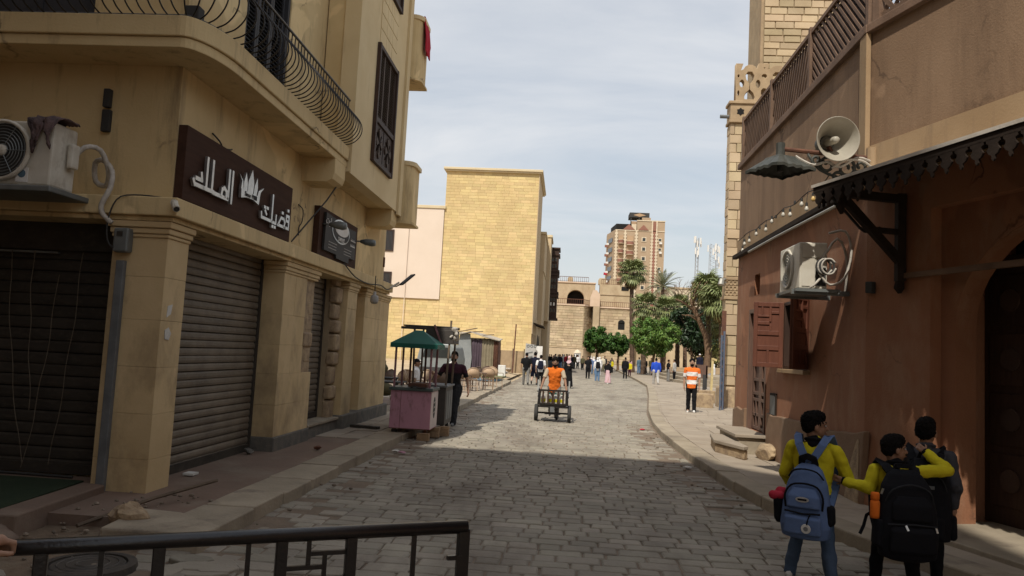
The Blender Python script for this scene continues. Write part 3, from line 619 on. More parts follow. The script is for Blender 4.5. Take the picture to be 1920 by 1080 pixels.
# upper bay over the street
def baywin(z0, z1):
    f = MB(); fn = XF(-3.75)
    for a, b, c, d in ((13.72, 13.80, z0-.05, z1+.06), (15.15, 15.23, z0-.05, z1+.06)): f.prism([(a, c), (b, c), (b, d), (a, d)], fn, -.1, .07)
    for c, d in ((z0-.05, z0+.03), (z1-.02, z1+.06), (z0+.70, z0+.80)): f.prism([(13.80, c), (15.15, c), (15.15, d), (13.80, d)], fn, -.1, .06)
    w = Q('window', f, 'wood_dark', bevel=.008)
    q = MB(); q.prism([(13.8, z0), (15.15, z0), (15.15, z1), (13.8, z1)], fn, -.2, -.14); q.build('pane', M['interior_dark'], w)
    for k in range(3):
        a = 13.80+.45*k; zb = z0+.80; zt = z1-.02
        q = MB()
        for uu in (a, a+.415): q.prism([(uu, zb), (uu+.035, zb), (uu+.035, zt), (uu, zt)], fn, -.05, .02)
        q.build('shutter_frame', M['shutter_brown'], w)
        z = zb+.03
        while z < zt-.03:
            s = MB(); s.add([fn(a+.035, z, .0), fn(a+.415, z, .0), fn(a+.415, z+.022, -.045), fn(a+.035, z+.022, -.045), fn(a+.035, z+.008, .004), fn(a+.415, z+.008, .004), fn(a+.415, z+.03, -.041), fn(a+.035, z+.03, -.041)], [(0, 1, 5, 4), (4, 5, 6, 7), (3, 2, 1, 0), (2, 3, 7, 6)])
            s.build('slat', M['shutter_brown'], w); z += .05
    for k in range(2):
        a = 13.82+.68*k; q = MB(); q.prism([(a, z0+.04), (a+.63, z0+.04), (a+.63, z0+.69), (a, z0+.69)], fn, -.05, .025); p = q.build('carved_panel', M['wood_dark'], w)
        q = MB(); c, zz = a+.315, z0+.365
        for i in range(4): q.prism([(c+.03*math.cos(i*PI/2), zz+.03*math.sin(i*PI/2)), (c+.2*math.cos(i*PI/2-.35), zz+.24*math.sin(i*PI/2-.35)), (c+.24*math.cos(i*PI/2), zz+.29*math.sin(i*PI/2)), (c+.2*math.cos(i*PI/2+.35), zz+.24*math.sin(i*PI/2+.35))], fn, .026, .05)
        for i in range(4): q.beam(fn(c+.22*math.cos(i*PI/2+PI/4), zz+.24*math.sin(i*PI/2+PI/4), .03), fn(c-.22*math.cos(i*PI/2+PI/4), zz-.24*math.sin(i*PI/2+PI/4), .03), .025, .025)
        q.build('carving', M['shutter_brown'], w)
m = MB(); grid_wall(m, XF(-3.75), 12.5, 16.25, 4.56, 10.2, [(13.78, 15.17, 5.1, 7.2), (13.78, 15.17, 8.5, 10.1)], -.25, 0); Q('bay_wall', m, 'plaster_pale', bevel=0)
m = MB(); m.box(-4.28, -4.002, 12.5, 16.25, 4.56, 10.2); Q('bay_side', m, 'plaster_cream')
m = MB(); m.box(-3.99, -3.715, 12.47, 12.50, 4.56, 10.2); Q('bay_edge_trim', m, 'plaster_pale')
m = MB(); m.box(-3.75, -3.70, 16.0, 16.27, 4.5, 10.2); Q('bay_edge_trim', m, 'plaster_pale')
baywin(5.12, 7.2); baywin(8.5, 10.1)
for i in range(3):
    for j in range(4):
        b = MB(); a, z = 13.84+.44*i, 7.3+.285*j; b.box(-3.75, -3.738, a+.009, a+.431, z+.009, z+.276); b.build('facing_tile', M['plaster_pale'], LB, bevel=.003)
for y0, y1, z0, z1, x1 in ((11.85, 12.4, 4.25, 4.618, -3.78), (15.75, 16.22, 4.2, 4.558, -3.78)):
    b = MB(); b.prism([(-4.3, z0), (x1-.12, z0), (x1-.03, z0+.05), (x1, z0+.14), (x1, z1), (-4.3, z1)], lambda u, v, d: (u, d, v), y0, y1); Q('corbel', b)
def solid_balcony(z0, z1, xo):
    pts = [(-4.3, 16.28)]+[(xo-.25+.25*math.cos(a), 16.53+.25*math.sin(a)) for a in [-PI/2+i*PI/12 for i in range(7)]]+[(xo, 17.05), (-4.3, 17.05)]
    b = MB(); b.prism(pts, lambda u, v, d: (u, v, d), z0, z1-.1); o = Q('solid_balcony', b, 'plaster_cream')
    pts2 = [(x+(.05 if x > -4.2 else 0), y) for x, y in pts]
    b = MB(); b.prism(pts2, lambda u, v, d: (u, v, d), z1-.098, z1); b.build('coping', M['plaster_pale'], o, bevel=.01)
    b = MB(); b.prism(pts2, lambda u, v, d: (u, v, d), z0-.05, z0-.002); b.build('base_moulding', M['plaster_cream'], o)
solid_balcony(4.42, 5.72, -3.52); solid_balcony(7.55, 8.95, -3.52)
# ---- balcony with bowed railing
def bal_poly(off):
    pts = [(-10.5, 7.52-off)]+[(-4.05+(.30+off)*math.sin(a), 8.35-(.83+off)*math.cos(a)) for a in [i*PI/20 for i in range(11)]]+[(-3.75+off, 12.46), (-4.3, 12.46), (-4.3, 8.1), (-10.5, 8.1)]
    return pts
b = MB(); b.prism(bal_poly(-.03), lambda u, v, d: (u, v, d), 4.62, 4.725); bs = Q('balcony_slab', b, 'plaster_cream', bevel=.008)
b = MB(); b.prism(bal_poly(0), lambda u, v, d: (u, v, d), 4.728, 4.94); b.build('slab_edge', M['plaster_cream'], bs, bevel=.012)
rail_o = MB()
def path(t):           # arc-length position on the balcony edge and its outward direction
    if t < 6.45: return Vector((-10.5+t, 7.54, 0)), Vector((0, -1, 0))
    t -= 6.45; al = .95
    if t < al: a = (t/al)**1.0*PI/2; return Vector((-4.05+.28*math.sin(a), 8.35-.81*math.cos(a), 0)), Vector((.81*math.sin(a), -.28*math.cos(a), 0)).normalized()
    t -= al; return Vector((-3.77, 8.35+t, 0)), Vector((1, 0, 0))
TT = 6.45+.95+4.0
tops = [path(TT*i/140) for i in range(141)]
rail_o.tube([p+o*.0+Vector((0, 0, 5.70)) for p, o in tops], .018, 6); rail = Q('balcony_railing', rail_o, 'black_iron', smooth=True)
q = MB(); q.tube([p+Vector((0, 0, 5.55)) for p, o in tops], .012, 6); q.build('mid_rail', M['black_iron'], rail)
q = MB(); q.tube([p-o*.03+Vector((0, 0, 4.955)) for p, o in tops], .012, 6); q.build('base_rail', M['black_iron'], rail)
prof = [(-.03, 4.95), (.10, 4.985), (.20, 5.07), (.245, 5.18), (.225, 5.30), (.15, 5.41), (.06, 5.495), (0, 5.55), (0, 5.70)]
t = 3.1
while t < TT:
    p, o = path(t); q = MB(); q.tube([p+o*d+Vector((0, 0, z)) for d, z in prof], .0085, 5); q.build('baluster', M['black_iron'], rail, smooth=True); t += .118
# balcony doors with louvres
def louvre_door(fn, u0, u1, z0, z1, leaves, mk):
    f = MB()
    for uu in (u0, u1-.07): f.prism([(uu, z0), (uu+.07, z0), (uu+.07, z1), (uu, z1)], fn, -.2, -.02)
    d = Q('balcony_door', f, mk); wl = (u1-u0-.14)/leaves
    q = MB(); q.prism([(u0, z0), (u1, z0), (u1, z1), (u0, z1)], fn, -.26, -.2); q.build('backing', M['interior_dark'], d)
    for k in range(leaves):
        a = u0+.07+wl*k; q = MB()
        for uu in (a+.004, a+wl-.059): q.prism([(uu, z0), (uu+.055, z0), (uu+.055, z1), (uu, z1)], fn, -.12, -.07)
        q.prism([(a+.06, z0), (a+wl-.06, z0), (a+wl-.06, z0+.45), (a+.06, z0+.45)], fn, -.12, -.085); q.build('leaf', M[mk], d)
        z = z0+.47
        while z < z1-.05:
            s = MB(); s.prism([(a+.06, z), (a+wl-.06, z), (a+wl-.06, z+.03), (a+.06, z+.03)], lambda u, v, dd: fn(u, v, dd-(v-z)*.8), -.10, -.085); s.build('slat', M[mk], d); z += .055
louvre_door(XF(-4.3), 9.5, 10.95, 4.95, 7.3, 3, 'shutter_grey')
louvre_door(YF(8.1), -7.4, -5.35, 4.95, 7.3, 3, 'shutter_grey')
# ================================================================= things on the shop building
ac = thing('air_conditioner', 'dirty white air conditioner outdoor unit with a rag on top over the dark shutter', 'air conditioner', (-5.8, 7.6, 3.1))
m = MB(); m.box(-6.25, -5.28, 7.32, 7.68, 3.13, 3.76); m.build('casing', M['ac_white'], ac, bevel=.02)
m = MB(); m.lathe((-5.78, 7.30, 3.46), [(.30, 0), (.30, .02), (.27, .03), (.27, .0)], 28, (0, -1, 0)); m.build('fan_ring', M['ac_white'], ac, smooth=True)
m = MB(); m.lathe((-5.78, 7.318, 3.46), [(.001, 0), (.27, .0)], 28, (0, -1, 0)); m.build('fan_opening', M['ac_dark'], ac)
m = MB()
for r_ in (.06, .09, .12, .15, .18, .21, .24): m.tube([(-5.78+r_*math.cos(a), 7.298, 3.46+r_*math.sin(a)) for a in [i*PI/14 for i in range(29)]], .0045, 4)
for i in range(6): m.tube([(-5.78, 7.292, 3.46), (-5.78+.28*math.cos(i*PI/3), 7.292, 3.46+.28*math.sin(i*PI/3))], .004, 4)
m.build('grille', M['grey_metal'], ac)
m = MB(); m.lathe((-5.78, 7.29, 3.46), [(.001, .008), (.05, .006), (.055, -.01)], 16, (0, -1, 0)); m.build('fan_hub', M['ac_white'], ac, smooth=True)
m = MB(); m.box(-6.4, -5.2, 7.22, 8.08, 3.06, 3.115); m.build('bracket', M['grey_metal'], ac, bevel=.01)
m = MB(); m.box(-5.62, -5.50, 7.312, 7.319, 3.16, 3.30); st = m.build('sticker', M['white_paint'], ac)
m = MB(); m.lathe((-5.56, 7.311, 3.24), [(.001, 0), (.04, 0)], 12, (0, -1, 0)); m.build('emblem', M['teal'], st)
m = MB(); m.box(-5.26, -5.20, 7.5, 7.62, 3.35, 3.6); m.build('valve_cover', M['ac_white'], ac, bevel=.02)
m = MB(); m.tube([(-5.10, 7.6, 3.45), (-5.0, 7.65, 3.60), (-4.90, 7.75, 3.60), (-4.86, 7.85, 3.42), (-4.93, 7.95, 3.28), (-5.05, 7.95, 3.32), (-5.04, 7.9, 3.5), (-4.92, 7.85, 3.52), (-4.80, 7.82, 3.40), (-4.78, 7.78, 3.22), (-4.84, 7.76, 3.05), (-4.83, 7.78, 2.95), (-4.74, 7.8, 2.87)], .027, 8)
tag(m.build('drain_hose', M['hose'], smooth=True), 'taped white pipe looping from the air conditioner down behind the ledge', 'pipe')
m = MB(); n_ = 15
for i in range(n_):
    for j in range(n_):
        u, v = i/(n_-1), j/(n_-1); w_ = -.05+.32*u+.03*math.sin(v*9+u*4); L_ = v*(.50+.12*math.sin(u*7)); f = .022*math.sin(u*19+v*3)+.012*math.sin(u*31+v*11)
        m.v.append((-5.45+w_*(1-.35*v), 7.58-L_, 3.785+abs(f)) if L_ < .27 else (-5.45+w_*(1-.35*v), 7.285-abs(f)*1.3-.01, 3.78-(L_-.27)))
for i in range(n_-1):
    for j in range(n_-1): k = i*n_+j; m.f.append((k, k+1, k+n_+1, k+n_))
tag(m.build('rag', M['cloth_rag'], smooth=True, solid=.012), 'crumpled dark and mauve rag draped over the air conditioner corner', 'rag')
m = MB(); m.box(-5.12, -5.03, 8.04, 8.098, 3.88, 4.12); fx = tag(m.build('bell_box', M['ac_dark'], bevel=.01), 'black two part box fixed high on the front wall above the pipes', 'box')
m2 = MB(); m2.box(-5.11, -5.04, 8.02, 8.09, 4.14, 4.34); m2.build('upper_box', M['ac_dark'], fx, bevel=.01)
m = MB(); m.box(-4.72, -4.56, 7.81, 7.918, 2.58, 2.83); eb = tag(m.build('meter_box', M['grey_metal'], bevel=.02), 'small grey electric box fixed to the corner column', 'electric box')
m = MB(); m.box(-4.68, -4.62, 7.803, 7.809, 2.74, 2.79); m.build('lid_mark', M['slat_dark'], eb)
m = MB(); m.box(-4.695, -4.61, 7.86, 7.918, .10, 2.50); tag(m.build('conduit', M['conduit'], bevel=.006), 'grey cable trunking running down the corner column', 'conduit')
m = MB(); m.tube([(-4.63, 7.83, 2.585), (-4.75, 7.81, 2.65), (-4.78, 7.79, 2.8), (-4.75, 7.78, 3.0), (-4.66, 7.78, 3.14), (-4.5, 7.9, 3.185), (-4.3, 8.0, 3.18)], .008, 5); tag(m.build('wire', M['ac_dark']), 'black wire arching from the grey electric box over the ledge', 'cable')
# security camera at the corner
sc = thing('security_camera', 'small white security camera under the corner end of the brown sign', 'camera', (-4.1, 7.85, 3.1))
m = MB(); m.lathe((-4.1, 7.81, 3.1), [(.001, 0), (.035, 0), (.035, .03), (.001, .03)], 10, (0, -1, 0)); m.build('mount', M['ac_white'], sc)
m = MB(); m.tube([(-4.1, 7.80, 3.1), (-4.06, 7.74, 3.06), (-4.02, 7.7, 3.02)], [.032, .036, .036], 10); m.build('body', M['ac_white'], sc)
m = MB(); m.lathe((-4.02, 7.7, 3.02), [(.001, .004), (.028, .004), (.028, -.01)], 10, (.04, -.04, -.04)); m.build('lens', M['ac_dark'], sc)
for o in [ac]+[q for q in bpy.data.objects if q.name.startswith('rag')]: o.location.x += .18
# ---- brown sign with metal letters
sg = thing('shop_sign', 'dark brown shop sign with silver Arabic lettering and a crown', 'sign', (-4.28, 9.7, 3.2))
m = MB(); m.box(-4.3, -4.2, 8.12, 11.28, 3.205, 4.0); m.build('board', M['sign_brown'], sg, bevel=.006)
SF = lambda u, v, d: (-4.2+d, u, v)
def stroke(mb, pts, w=.045, d0=.02, d1=.05):
    for a, b in zip(pts, pts[1:]):
        a, b = Vector(a), Vector(b); t = (b-a).normalized()*w/2*.9; n = Vector((-t.y, t.x)).normalized()*w/2
        mb.prism([tuple(a-t-n), tuple(b+t-n), tuple(b+t+n), tuple(a-t+n)], SF, d0, d1); d0 += .0007; d1 += .0007
def letter(name, *strokes, w=.045):
    mb = MB()
    for i, s in enumerate(strokes): stroke(mb, s, w, .02+.0041*i, .05+.0041*i)
    mb.build(name, M['steel'], sg)
letter('letter_kaf', [(8.52, 3.40), (8.27, 3.40), (8.24, 3.44)], [(8.29, 3.47), (8.42, 3.47), (8.40, 3.54)])
letter('letter_lam', [(8.535, 3.74), (8.535, 3.43)], [(8.50, 3.40), (8.70, 3.401)]); letter('letter_lam', [(8.67, 3.74), (8.67, 3.43)])
letter('letter_meem', [(8.70, 3.395), (9.08, 3.395)], [(8.91, 3.42), (8.92, 3.48), (8.97, 3.505), (9.03, 3.475), (9.03, 3.42)])
letter('letter_lam', [(9.09, 3.735), (9.09, 3.41)]); letter('letter_alif', [(9.18, 3.74), (9.18, 3.375)])
letter('letter_ta', [(10.40, 3.37), (10.10, 3.37), (10.09, 3.43)], [(10.17, 3.515), (10.205, 3.515)], [(10.25, 3.515), (10.285, 3.515)], [(10.18, 3.47), (10.23, 3.43)], w=.04)
letter('letter_alif', [(10.45, 3.72), (10.45, 3.37)])
letter('letter_ya', [(10.47, 3.365), (10.64, 3.365)], [(10.59, 3.39), (10.59, 3.47)], [(10.46, 3.305), (10.49, 3.305)], [(10.53, 3.305), (10.56, 3.305)], w=.04)
letter('letter_dad', [(10.64, 3.365), (10.95, 3.365)], [(10.70, 3.39), (10.77, 3.475), (10.87, 3.475), (10.92, 3.43), (10.90, 3.38)], [(10.79, 3.55), (10.825, 3.55)], w=.04)
letter('letter_fa', [(10.95, 3.367), (11.08, 3.367), (11.08, 3.54), (10.98, 3.54), (10.97, 3.47), (11.06, 3.465)], [(11.01, 3.62), (11.045, 3.62)], w=.04)
cw = MB(); petals = [[(9.42, 3.60), (9.44, 3.70), (9.35, 3.77), (9.46, 3.71), (9.50, 3.58)], [(9.50, 3.58), (9.49, 3.69), (9.545, 3.83), (9.60, 3.70), (9.60, 3.58)], [(9.61, 3.58), (9.62, 3.74), (9.72, 3.90), (9.79, 3.74), (9.77, 3.58)], [(9.79, 3.585), (9.81, 3.71), (9.88, 3.83), (9.91, 3.71), (9.88, 3.585)], [(9.90, 3.585), (9.95, 3.68), (10.11, 3.75), (10.01, 3.67), (9.985, 3.585)]]
for i, pp in enumerate(petals): cw.prism(pp, SF, .02, .05+.001*i)
cw.prism([(9.43, 3.49), (9.60, 3.525), (9.80, 3.53), (9.97, 3.50), (9.99, 3.60), (9.42, 3.60)], SF, .02, .056); cwo = cw.build('crown_emblem', M['steel'], sg)
def text_mesh(s, size, font=None, extrude=.002):
    c = bpy.data.curves.new('lettering', 'FONT'); c.body = s; c.size = size; c.extrude = extrude; c.align_x = 'CENTER'; c.align_y = 'CENTER'
    o = bpy.data.objects.new('lettering', c); COL.objects.link(o); dg = bpy.context.evaluated_depsgraph_get(); me = bpy.data.meshes.new_from_object(o.evaluated_get(dg)); bpy.data.objects.remove(o); return me
def put_text(s, size, parent, mtx, mk, name='lettering', extrude=.002):
    me = text_mesh(s, size, extrude=extrude); me.transform(mtx); o0 = ORG[parent.name]; me.transform(Matrix.Translation(-o0)); me.materials.clear(); me.materials.append(M[mk])
    o = bpy.data.objects.new(name, me); COL.objects.link(o); o.parent = parent; return o
RS = Matrix(((0, 0, 1, 0), (1, 0, 0, 0), (0, 1, 0, 0), (0, 0, 0, 1)))      # text x->Y, y->z, facing +X
put_text('Since 1988', .085, cwo, Matrix.Translation((-4.141, 9.71, 3.56))@RS, 'dark_edge')
# ---- second, smaller sign
s2 = thing('shop_sign', 'square brown shop sign with a pale oval badge reading sweet and two small lamps', 'sign', (-4.28, 13.6, 3.2))
m = MB(); m.box(-4.3, -4.2, 12.56, 14.83, 3.17, 4.0); m.build('board', M['sign_brown'], s2, bevel=.006)
m = MB(); m.prism([(12.74, 3.30), (13.42, 3.30), (13.44, 3.24), (14.18, 3.23), (14.2, 3.33), (14.57, 3.34), (14.57, 3.88), (14.1, 3.87), (12.76, 3.93)], SF, .01, .05); pt = m.build('plate', M['sign_plate'], s2)
def ellp(cx, cz, a, b, k=28, t0=0): return [(cx+a*math.cos(t0+2*PI*i/k), cz+b*math.sin(t0+2*PI*i/k)) for i in range(k)]
m = MB(); m.prism(ellp(13.60, 3.72, .52, .21), SF, .051, .060); m.build('badge_rim', M['steel'], s2)
m = MB(); m.prism(ellp(13.60, 3.72, .48, .185), SF, .061, .065); m.build('badge_ground', M['sign_plate'], s2)
m = MB(); m.prism(ellp(13.60, 3.77, .42, .125), SF, .066, .072); m.build('badge_oval', M['white_paint'], s2)
put_text('sweet', .16, s2, Matrix.Translation((-4.13, 13.60, 3.595))@RS, 'white_paint')
put_text('\uFE95\uFEEE\uFEE0\uFEA3', .17, s2, Matrix.Translation((-4.148, 12.95, 3.80))@RS, 'white_paint')
for i, (yy, zz) in enumerate(((14.38, 3.66), (14.38, 3.56))):
    m = MB(); rr = random.Random(i+5); u = yy-.14
    while u < yy+.14:
        w = rr.uniform(.03, .07); m.prism([(u, zz), (u+w, zz), (u+w, zz+.02), (u, zz+.02)], SF, .051, .056)
        m.prism([(u+.01, zz+.02), (u+.02, zz+.02), (u+.02, zz+.05), (u+.01, zz+.05)], SF, .051, .0555); u += w+.02
    m.build('lettering', M['white_paint'], s2)
for i in range(6):
    m = MB(); rr = random.Random(i+15); zz = (3.46, 3.41, 3.36)[i % 3]; u = 12.95 if i < 3 else 13.85
    e = u+.45
    while u < e:
        w = rr.uniform(.02, .06); m.prism([(u, zz), (u+w, zz), (u+w, zz+.014), (u, zz+.014)], SF, .051, .056); u += w+.018
    m.build('lettering', M['pale_grey'], s2)
for yy in (12.72, 14.66):
    m = MB(); m.tube([(-4.2, yy, 3.72), (-4.05, yy, 3.72)], .015, 6); m.tube([(-4.08, yy, 3.72), (-3.98, yy, 3.71), (-3.86, yy+.02, 3.70), (-3.8, yy+.02, 3.70)], [.03, .06, .07, .055], 10); m.build('sign_lamp', M['grey_metal'], s2, smooth=True)
m = MB(); m.tube([(-4.17, 11.3, 3.22), (-3.95, 12.1, 4.0), (-3.85, 12.42, 4.4)], .012, 5); tag(m.build('stay_cable', M['ac_dark']), 'straight dark stay cable running from the brown sign up to the balcony', 'cable')
m = MB(); m.tube([(-4.29, 11.8, 3.86), (-4.26, 11.93, 3.8), (-4.25, 11.9, 3.62), (-4.27, 11.82, 3.5), (-4.29, 11.9, 3.4)], .009, 5); tag(m.build('wire', M['ac_dark']), 'loose curled wire end sticking out of the wall between the two signs', 'cable')
m = MB(); m.tube([(-4.29, 8.85, 4.12), (-4.24, 8.95, 4.05), (-4.24, 9.05, 4.0), (-4.22, 9.2, 4.02), (-4.25, 9.3, 4.05)], .01, 5); tag(m.build('wire', M['ac_dark']), 'twisted wire ends poking up over the big brown sign', 'cable')
m = MB(); m.tube([(-4.05, 13.6, 3.17), (-4.03, 14.3, 3.0), (-4.02, 15.2, 2.96), (-4.02, 16.2, 3.02), (-4.03, 16.8, 2.98), (-4.05, 17.3, 3.05)], .012, 5); tag(m.build('wire', M['ac_dark']), 'slack cable running along the ledge below the square sign', 'cable')
fl = thing('hanging_lamp', 'pale glass lamp hanging from the ledge beside the last shutter', 'lamp', (-3.98, 15.6, 2.6))
m = MB(); m.tube([(-3.98, 15.6, 3.16), (-3.98, 15.6, 2.86)], .01, 5); m.build('cord', M['ac_dark'], fl)
m = MB(); m.lathe((-3.98, 15.6, 2.62), [(.001, .22), (.03, .22), (.03, .16), (.075, .13), (.085, .08), (.085, .02), (.06, -.02), (.001, -.03)], 12); m.build('globe', M['pale_grey'], fl, smooth=True)
fd = thing('floodlight', 'two white floodlight panels on the end of the shop ledge', 'floodlight', (-4.05, 17.5, 3.1))
for (a, b) in (((-4.12, 17.45, 3.06), (-3.92, 17.5, 3.2)), ((-3.9, 17.6, 3.16), (-3.66, 17.75, 3.42))):
    m = MB(); m.beam(a, b, .26, .035); m.build('lamp_panel', M['white_paint'] if a[0] < -4 else M['ac_dark'], fd, bevel=.008)
m = MB(); m.tube([(-4.12, 17.5, 3.1), (-3.98, 17.55, 3.12), (-3.88, 17.62, 3.2)], .016, 6); m.build('arm', M['ac_dark'], fd)
m = MB(); m.box(-4.08, -3.93, 7.62, 7.75, 4.945, 5.09); fl2 = tag(m.build('floodlight', M['ac_dark'], bevel=.012), 'small black floodlight standing on the corner of the balcony edge', 'floodlight')
m = MB(); m.box(-4.1, -4.07, 16.6, 16.66, 3.45, 3.66); tag(m.build('hook_bar', M['rust']), 'rusty iron hook bar left in the wall beside the second corbel', 'hook')
m = MB(); rings = []
for i in range(7):
    z = 8.98-.0*i
m.add([(-3.50, 16.45+.09*i, 8.98+.01*math.sin(i)) for i in range(7)]+[(-3.44+.015*math.sin(2.1*i), 16.45+.09*i, 8.55-.07*math.sin(i*1.3)) for i in range(7)]+[(-3.44+.03*math.sin(1.7*i), 16.47+.08*i, 8.18+.05*math.cos(i*2)) for i in range(7)], [(j*7+i, j*7+i+1, j*7+8+i, j*7+7+i) for j in range(2) for i in range(6)])
tag(m.build('towel', M['red'], solid=.02), 'red cloth hanging over the topmost solid balcony', 'towel')
LB.location = LB.location+OFF
for o in list(bpy.data.objects):
    if o not in shop_before and o.parent is None: o.location = o.location+OFF
# corner clutter on the ground
pf = thing('shop_step', 'raised concrete step with green carpet in front of the dark shutter', 'step', (-5.5, 7.2, 0))
m = MB(); m.prism([(-9, 6.1), (-4.42, 6.1), (-4.55, 7.5), (-4.72, 7.9), (-9, 7.9)], lambda u, v, d: (u, v, d), -.05, .155); m.build('slab', M['concrete_red'], pf, bevel=.015)
m = MB(); m.prism([(-4.62, 6.02), (-4.36, 6.05), (-4.48, 7.45), (-4.74, 7.5)], lambda u, v, d: (u, v, d), -.04, .175); m.build('edge_kerb', M['concrete_red'], pf, bevel=.015)
m = MB(); m.prism([(-9, 6.25), (-4.64, 6.25), (-4.80, 7.6), (-9, 7.6)], lambda u, v, d: (u, v, d), .157, .172); m.build('carpet', M['carpet'], pf)
m = MB(); m.tube([(-9, 7.75, .175), (-5.6, 7.75, .175), (-5.0, 7.72, .175)], .015, 6); m.build('cable', M['ac_dark'], pf)
def boulder(c, r, seed, mk='rock', rough=.35, sub=3):
    import bmesh
    bm = bmesh.new(); bmesh.ops.create_icosphere(bm, subdivisions=sub, radius=1)
    mb = MB()
    for v in bm.verts:
        n = v.co.normalized(); k = 1+rough*noise.noise(n*1.4+Vector((seed, seed*.7, 0)))+rough*.5*noise.noise(n*3.5+Vector((seed, 0, 9))); q = n*k
        # facet by clamping against a few planes
        rr = random.Random(seed)
        for _ in range(7):
            pn = Vector((rr.uniform(-1, 1), rr.uniform(-1, 1), rr.uniform(-1, 1))).normalized(); dd = q.dot(pn)
            if dd > .72: q = q-pn*(dd-.72)
        mb.v.append((c[0]+q.x*r[0], c[1]+q.y*r[1], c[2]+q.z*r[2]))
    for f in bm.faces: mb.f.append(tuple(v.index for v in f.verts))
    bm.free(); return mb
tag(boulder((-3.60, 6.42, .10), (.20, .15, .16), 4).build('boulder', M['rock']), 'pale broken lump of stone on the dirt by the corner of the kerb', 'rock')
tag(boulder((-4.72, 5.95, .0), (.42, .3, .2), 9, rough=.2).build('boulder', M['concrete_red'], smooth=True), 'rounded lump of old concrete below the end of the carpeted step', 'rock')
m = MB(); m.prism([(-4.4, 6.85), (-3.9, 6.8), (-3.72, 7.1), (-3.95, 7.45), (-4.42, 7.35)], lambda u, v, d: (u, v, d+.06*(u+4)), .045, .085); tag(m.build('stone_slab', M['concrete_red'], bevel=.01), 'loose flat slab lying at the foot of the corner column', 'stone')
m = MB(); m.tube([(-3.95, 6.35, .05), (-3.9, 7.0, .14), (-3.7, 7.75, .28)], .02, 6)
m = MB(); m.tube([(-4.0, 6.3, .06), (-3.72, 6.98, .18), (-3.42, 7.62, .26)], .017, 6); tag(m.build('wooden_stick', M['wood_old']), 'thin wooden pole lying across the dirt against the pale rock', 'stick')
mc = thing('manhole_cover', 'round iron manhole cover set among the loose stones', 'manhole cover', (-3.33, 5.42, 0))
m = MB(); m.lathe((-3.33, 5.42, .02), [(.001, .012), (.24, .012), (.25, .0), (.25, -.05)], 28); m.build('lid', M['iron_cover'], mc)
m = MB(); m.lathe((-3.33, 5.42, .02), [(.26, -.05), (.26, .016), (.32, .012), (.33, -.05)], 28); m.build('rim', M['iron_cover'], mc)
m = MB()
for r_ in (.08, .14, .2): m.tube([(-3.33+r_*math.cos(a), 5.42+r_*math.sin(a), .033) for a in [i*PI/12 for i in range(25)]], .006, 4)
m.build('relief_ring', M['iron_cover'], mc)
tag(boulder((-4.28, 10.45, .15), (.07, .06, .045), 12).build('stone', M['plinth_stone']), 'small dark stone at the foot of the wide brown shutter', 'stone')
tag(boulder((-3.58, 11.25, .14), (.06, .045, .03), 13).build('stone', M['rust']), 'brown pebble on the pavement in front of the second pilaster', 'stone')
m = MB(); m.box(-4.25, -4.13, 8.56, 8.7, .112, .135); tag(m.build('paper_scrap', M['paper']), 'folded white scrap of card at the foot of the wide shutter', 'litter')
m = MB(); m.beam((-3.98, 14.5, .14), (-3.42, 14.35, .14), .12, .05); tag(m.build('plank', M['slat_dark']), 'dark plank lying on the pavement before the last pilaster', 'plank')
for i, (x, y, l) in enumerate(((-2.62, 12.3, 'small white crumpled paper on the cobbles beside the kerb'), (-2.5, 12.2, 'pinkish scrap beside the white paper on the cobbles'), (2.02, 12.5, 'flattened white carton in the gutter by the curved kerb'), (1.9, 18.6, 'pink wrapper in the gutter along the curved kerb'))):
    tag(boulder((x, y, .02), (.07, .05, .02), 20+i).build('litter', M[['paper', 'pink_sheet', 'paper', 'red'][i]]), l, 'litter')
sb = MB(); sb.prism([(7.62, 1.86), (7.7, 1.9), (7.72, 2.0), (7.63, 1.98)], XF(-4.099), 0, .004); tag(sb.build('torn_sticker', M['paper']), 'torn white sticker on the corner column, higher of the two', 'sticker')
sb = MB(); sb.prism([(7.62, 1.64), (7.7, 1.63), (7.74, 1.7), (7.68, 1.76), (7.61, 1.73)], XF(-4.099), 0, .004); tag(sb.build('torn_sticker', M['paper']), 'torn white sticker on the corner column, lower of the two', 'sticker')
m = MB(); rr = random.Random(44)
for i in range(150):
    x, y = rr.choice([(rr.uniform(-4.3, -3.3), rr.uniform(6.4, 7.6)), (rr.uniform(-3.0, -2.3), rr.uniform(6.5, 20)), (rr.uniform(-4.3, -3.1), rr.uniform(5.2, 6.4)), (kx(12)-rr.uniform(.02, .5), rr.uniform(9, 20))]); r_ = rr.uniform(.008, .03)
    m.ell((x, y, (.10 if x < -3.3 and y > 6.5 else .02)+r_*.3), (r_, r_*.8, r_*.6), 6, 4)
m.build('gravel_bits', M['gravel_bit'], kind='stuff')
# ================================================================= brown house on the other side
RBH = thing('brown_house', 'brown plastered house with a fringed wooden canopy and a lattice fence on its roof', 'house', (3.6, 9.55, 0))
def H(name, m, mk='wall_red', par=None, **k): return m.build(name, M[mk], par or RBH, **k)
WF = lambda u, v, d: (3.6-d, u, v)
def ramp_wall(z): return 0
m = MB(); grid_wall(m, WF, 9.55, 16.55, -.05, 3.93, [(11.77, 13.0, 1.65, 2.74), (14.1, 15.42, .45, 2.76), (14.72, 15.12, 3.02, 3.42)], -.32, 0); H('lower_wall', m)
m = MB(); m.box(3.93, 9, 10.2, 16.5, 0, 5.85); H('core_wall', m, 'wall_red')
m = MB(); m.box(3.6, 9, 16.552, 16.6, 0, 5.9); H('end_wall', m, 'wall_taupe')
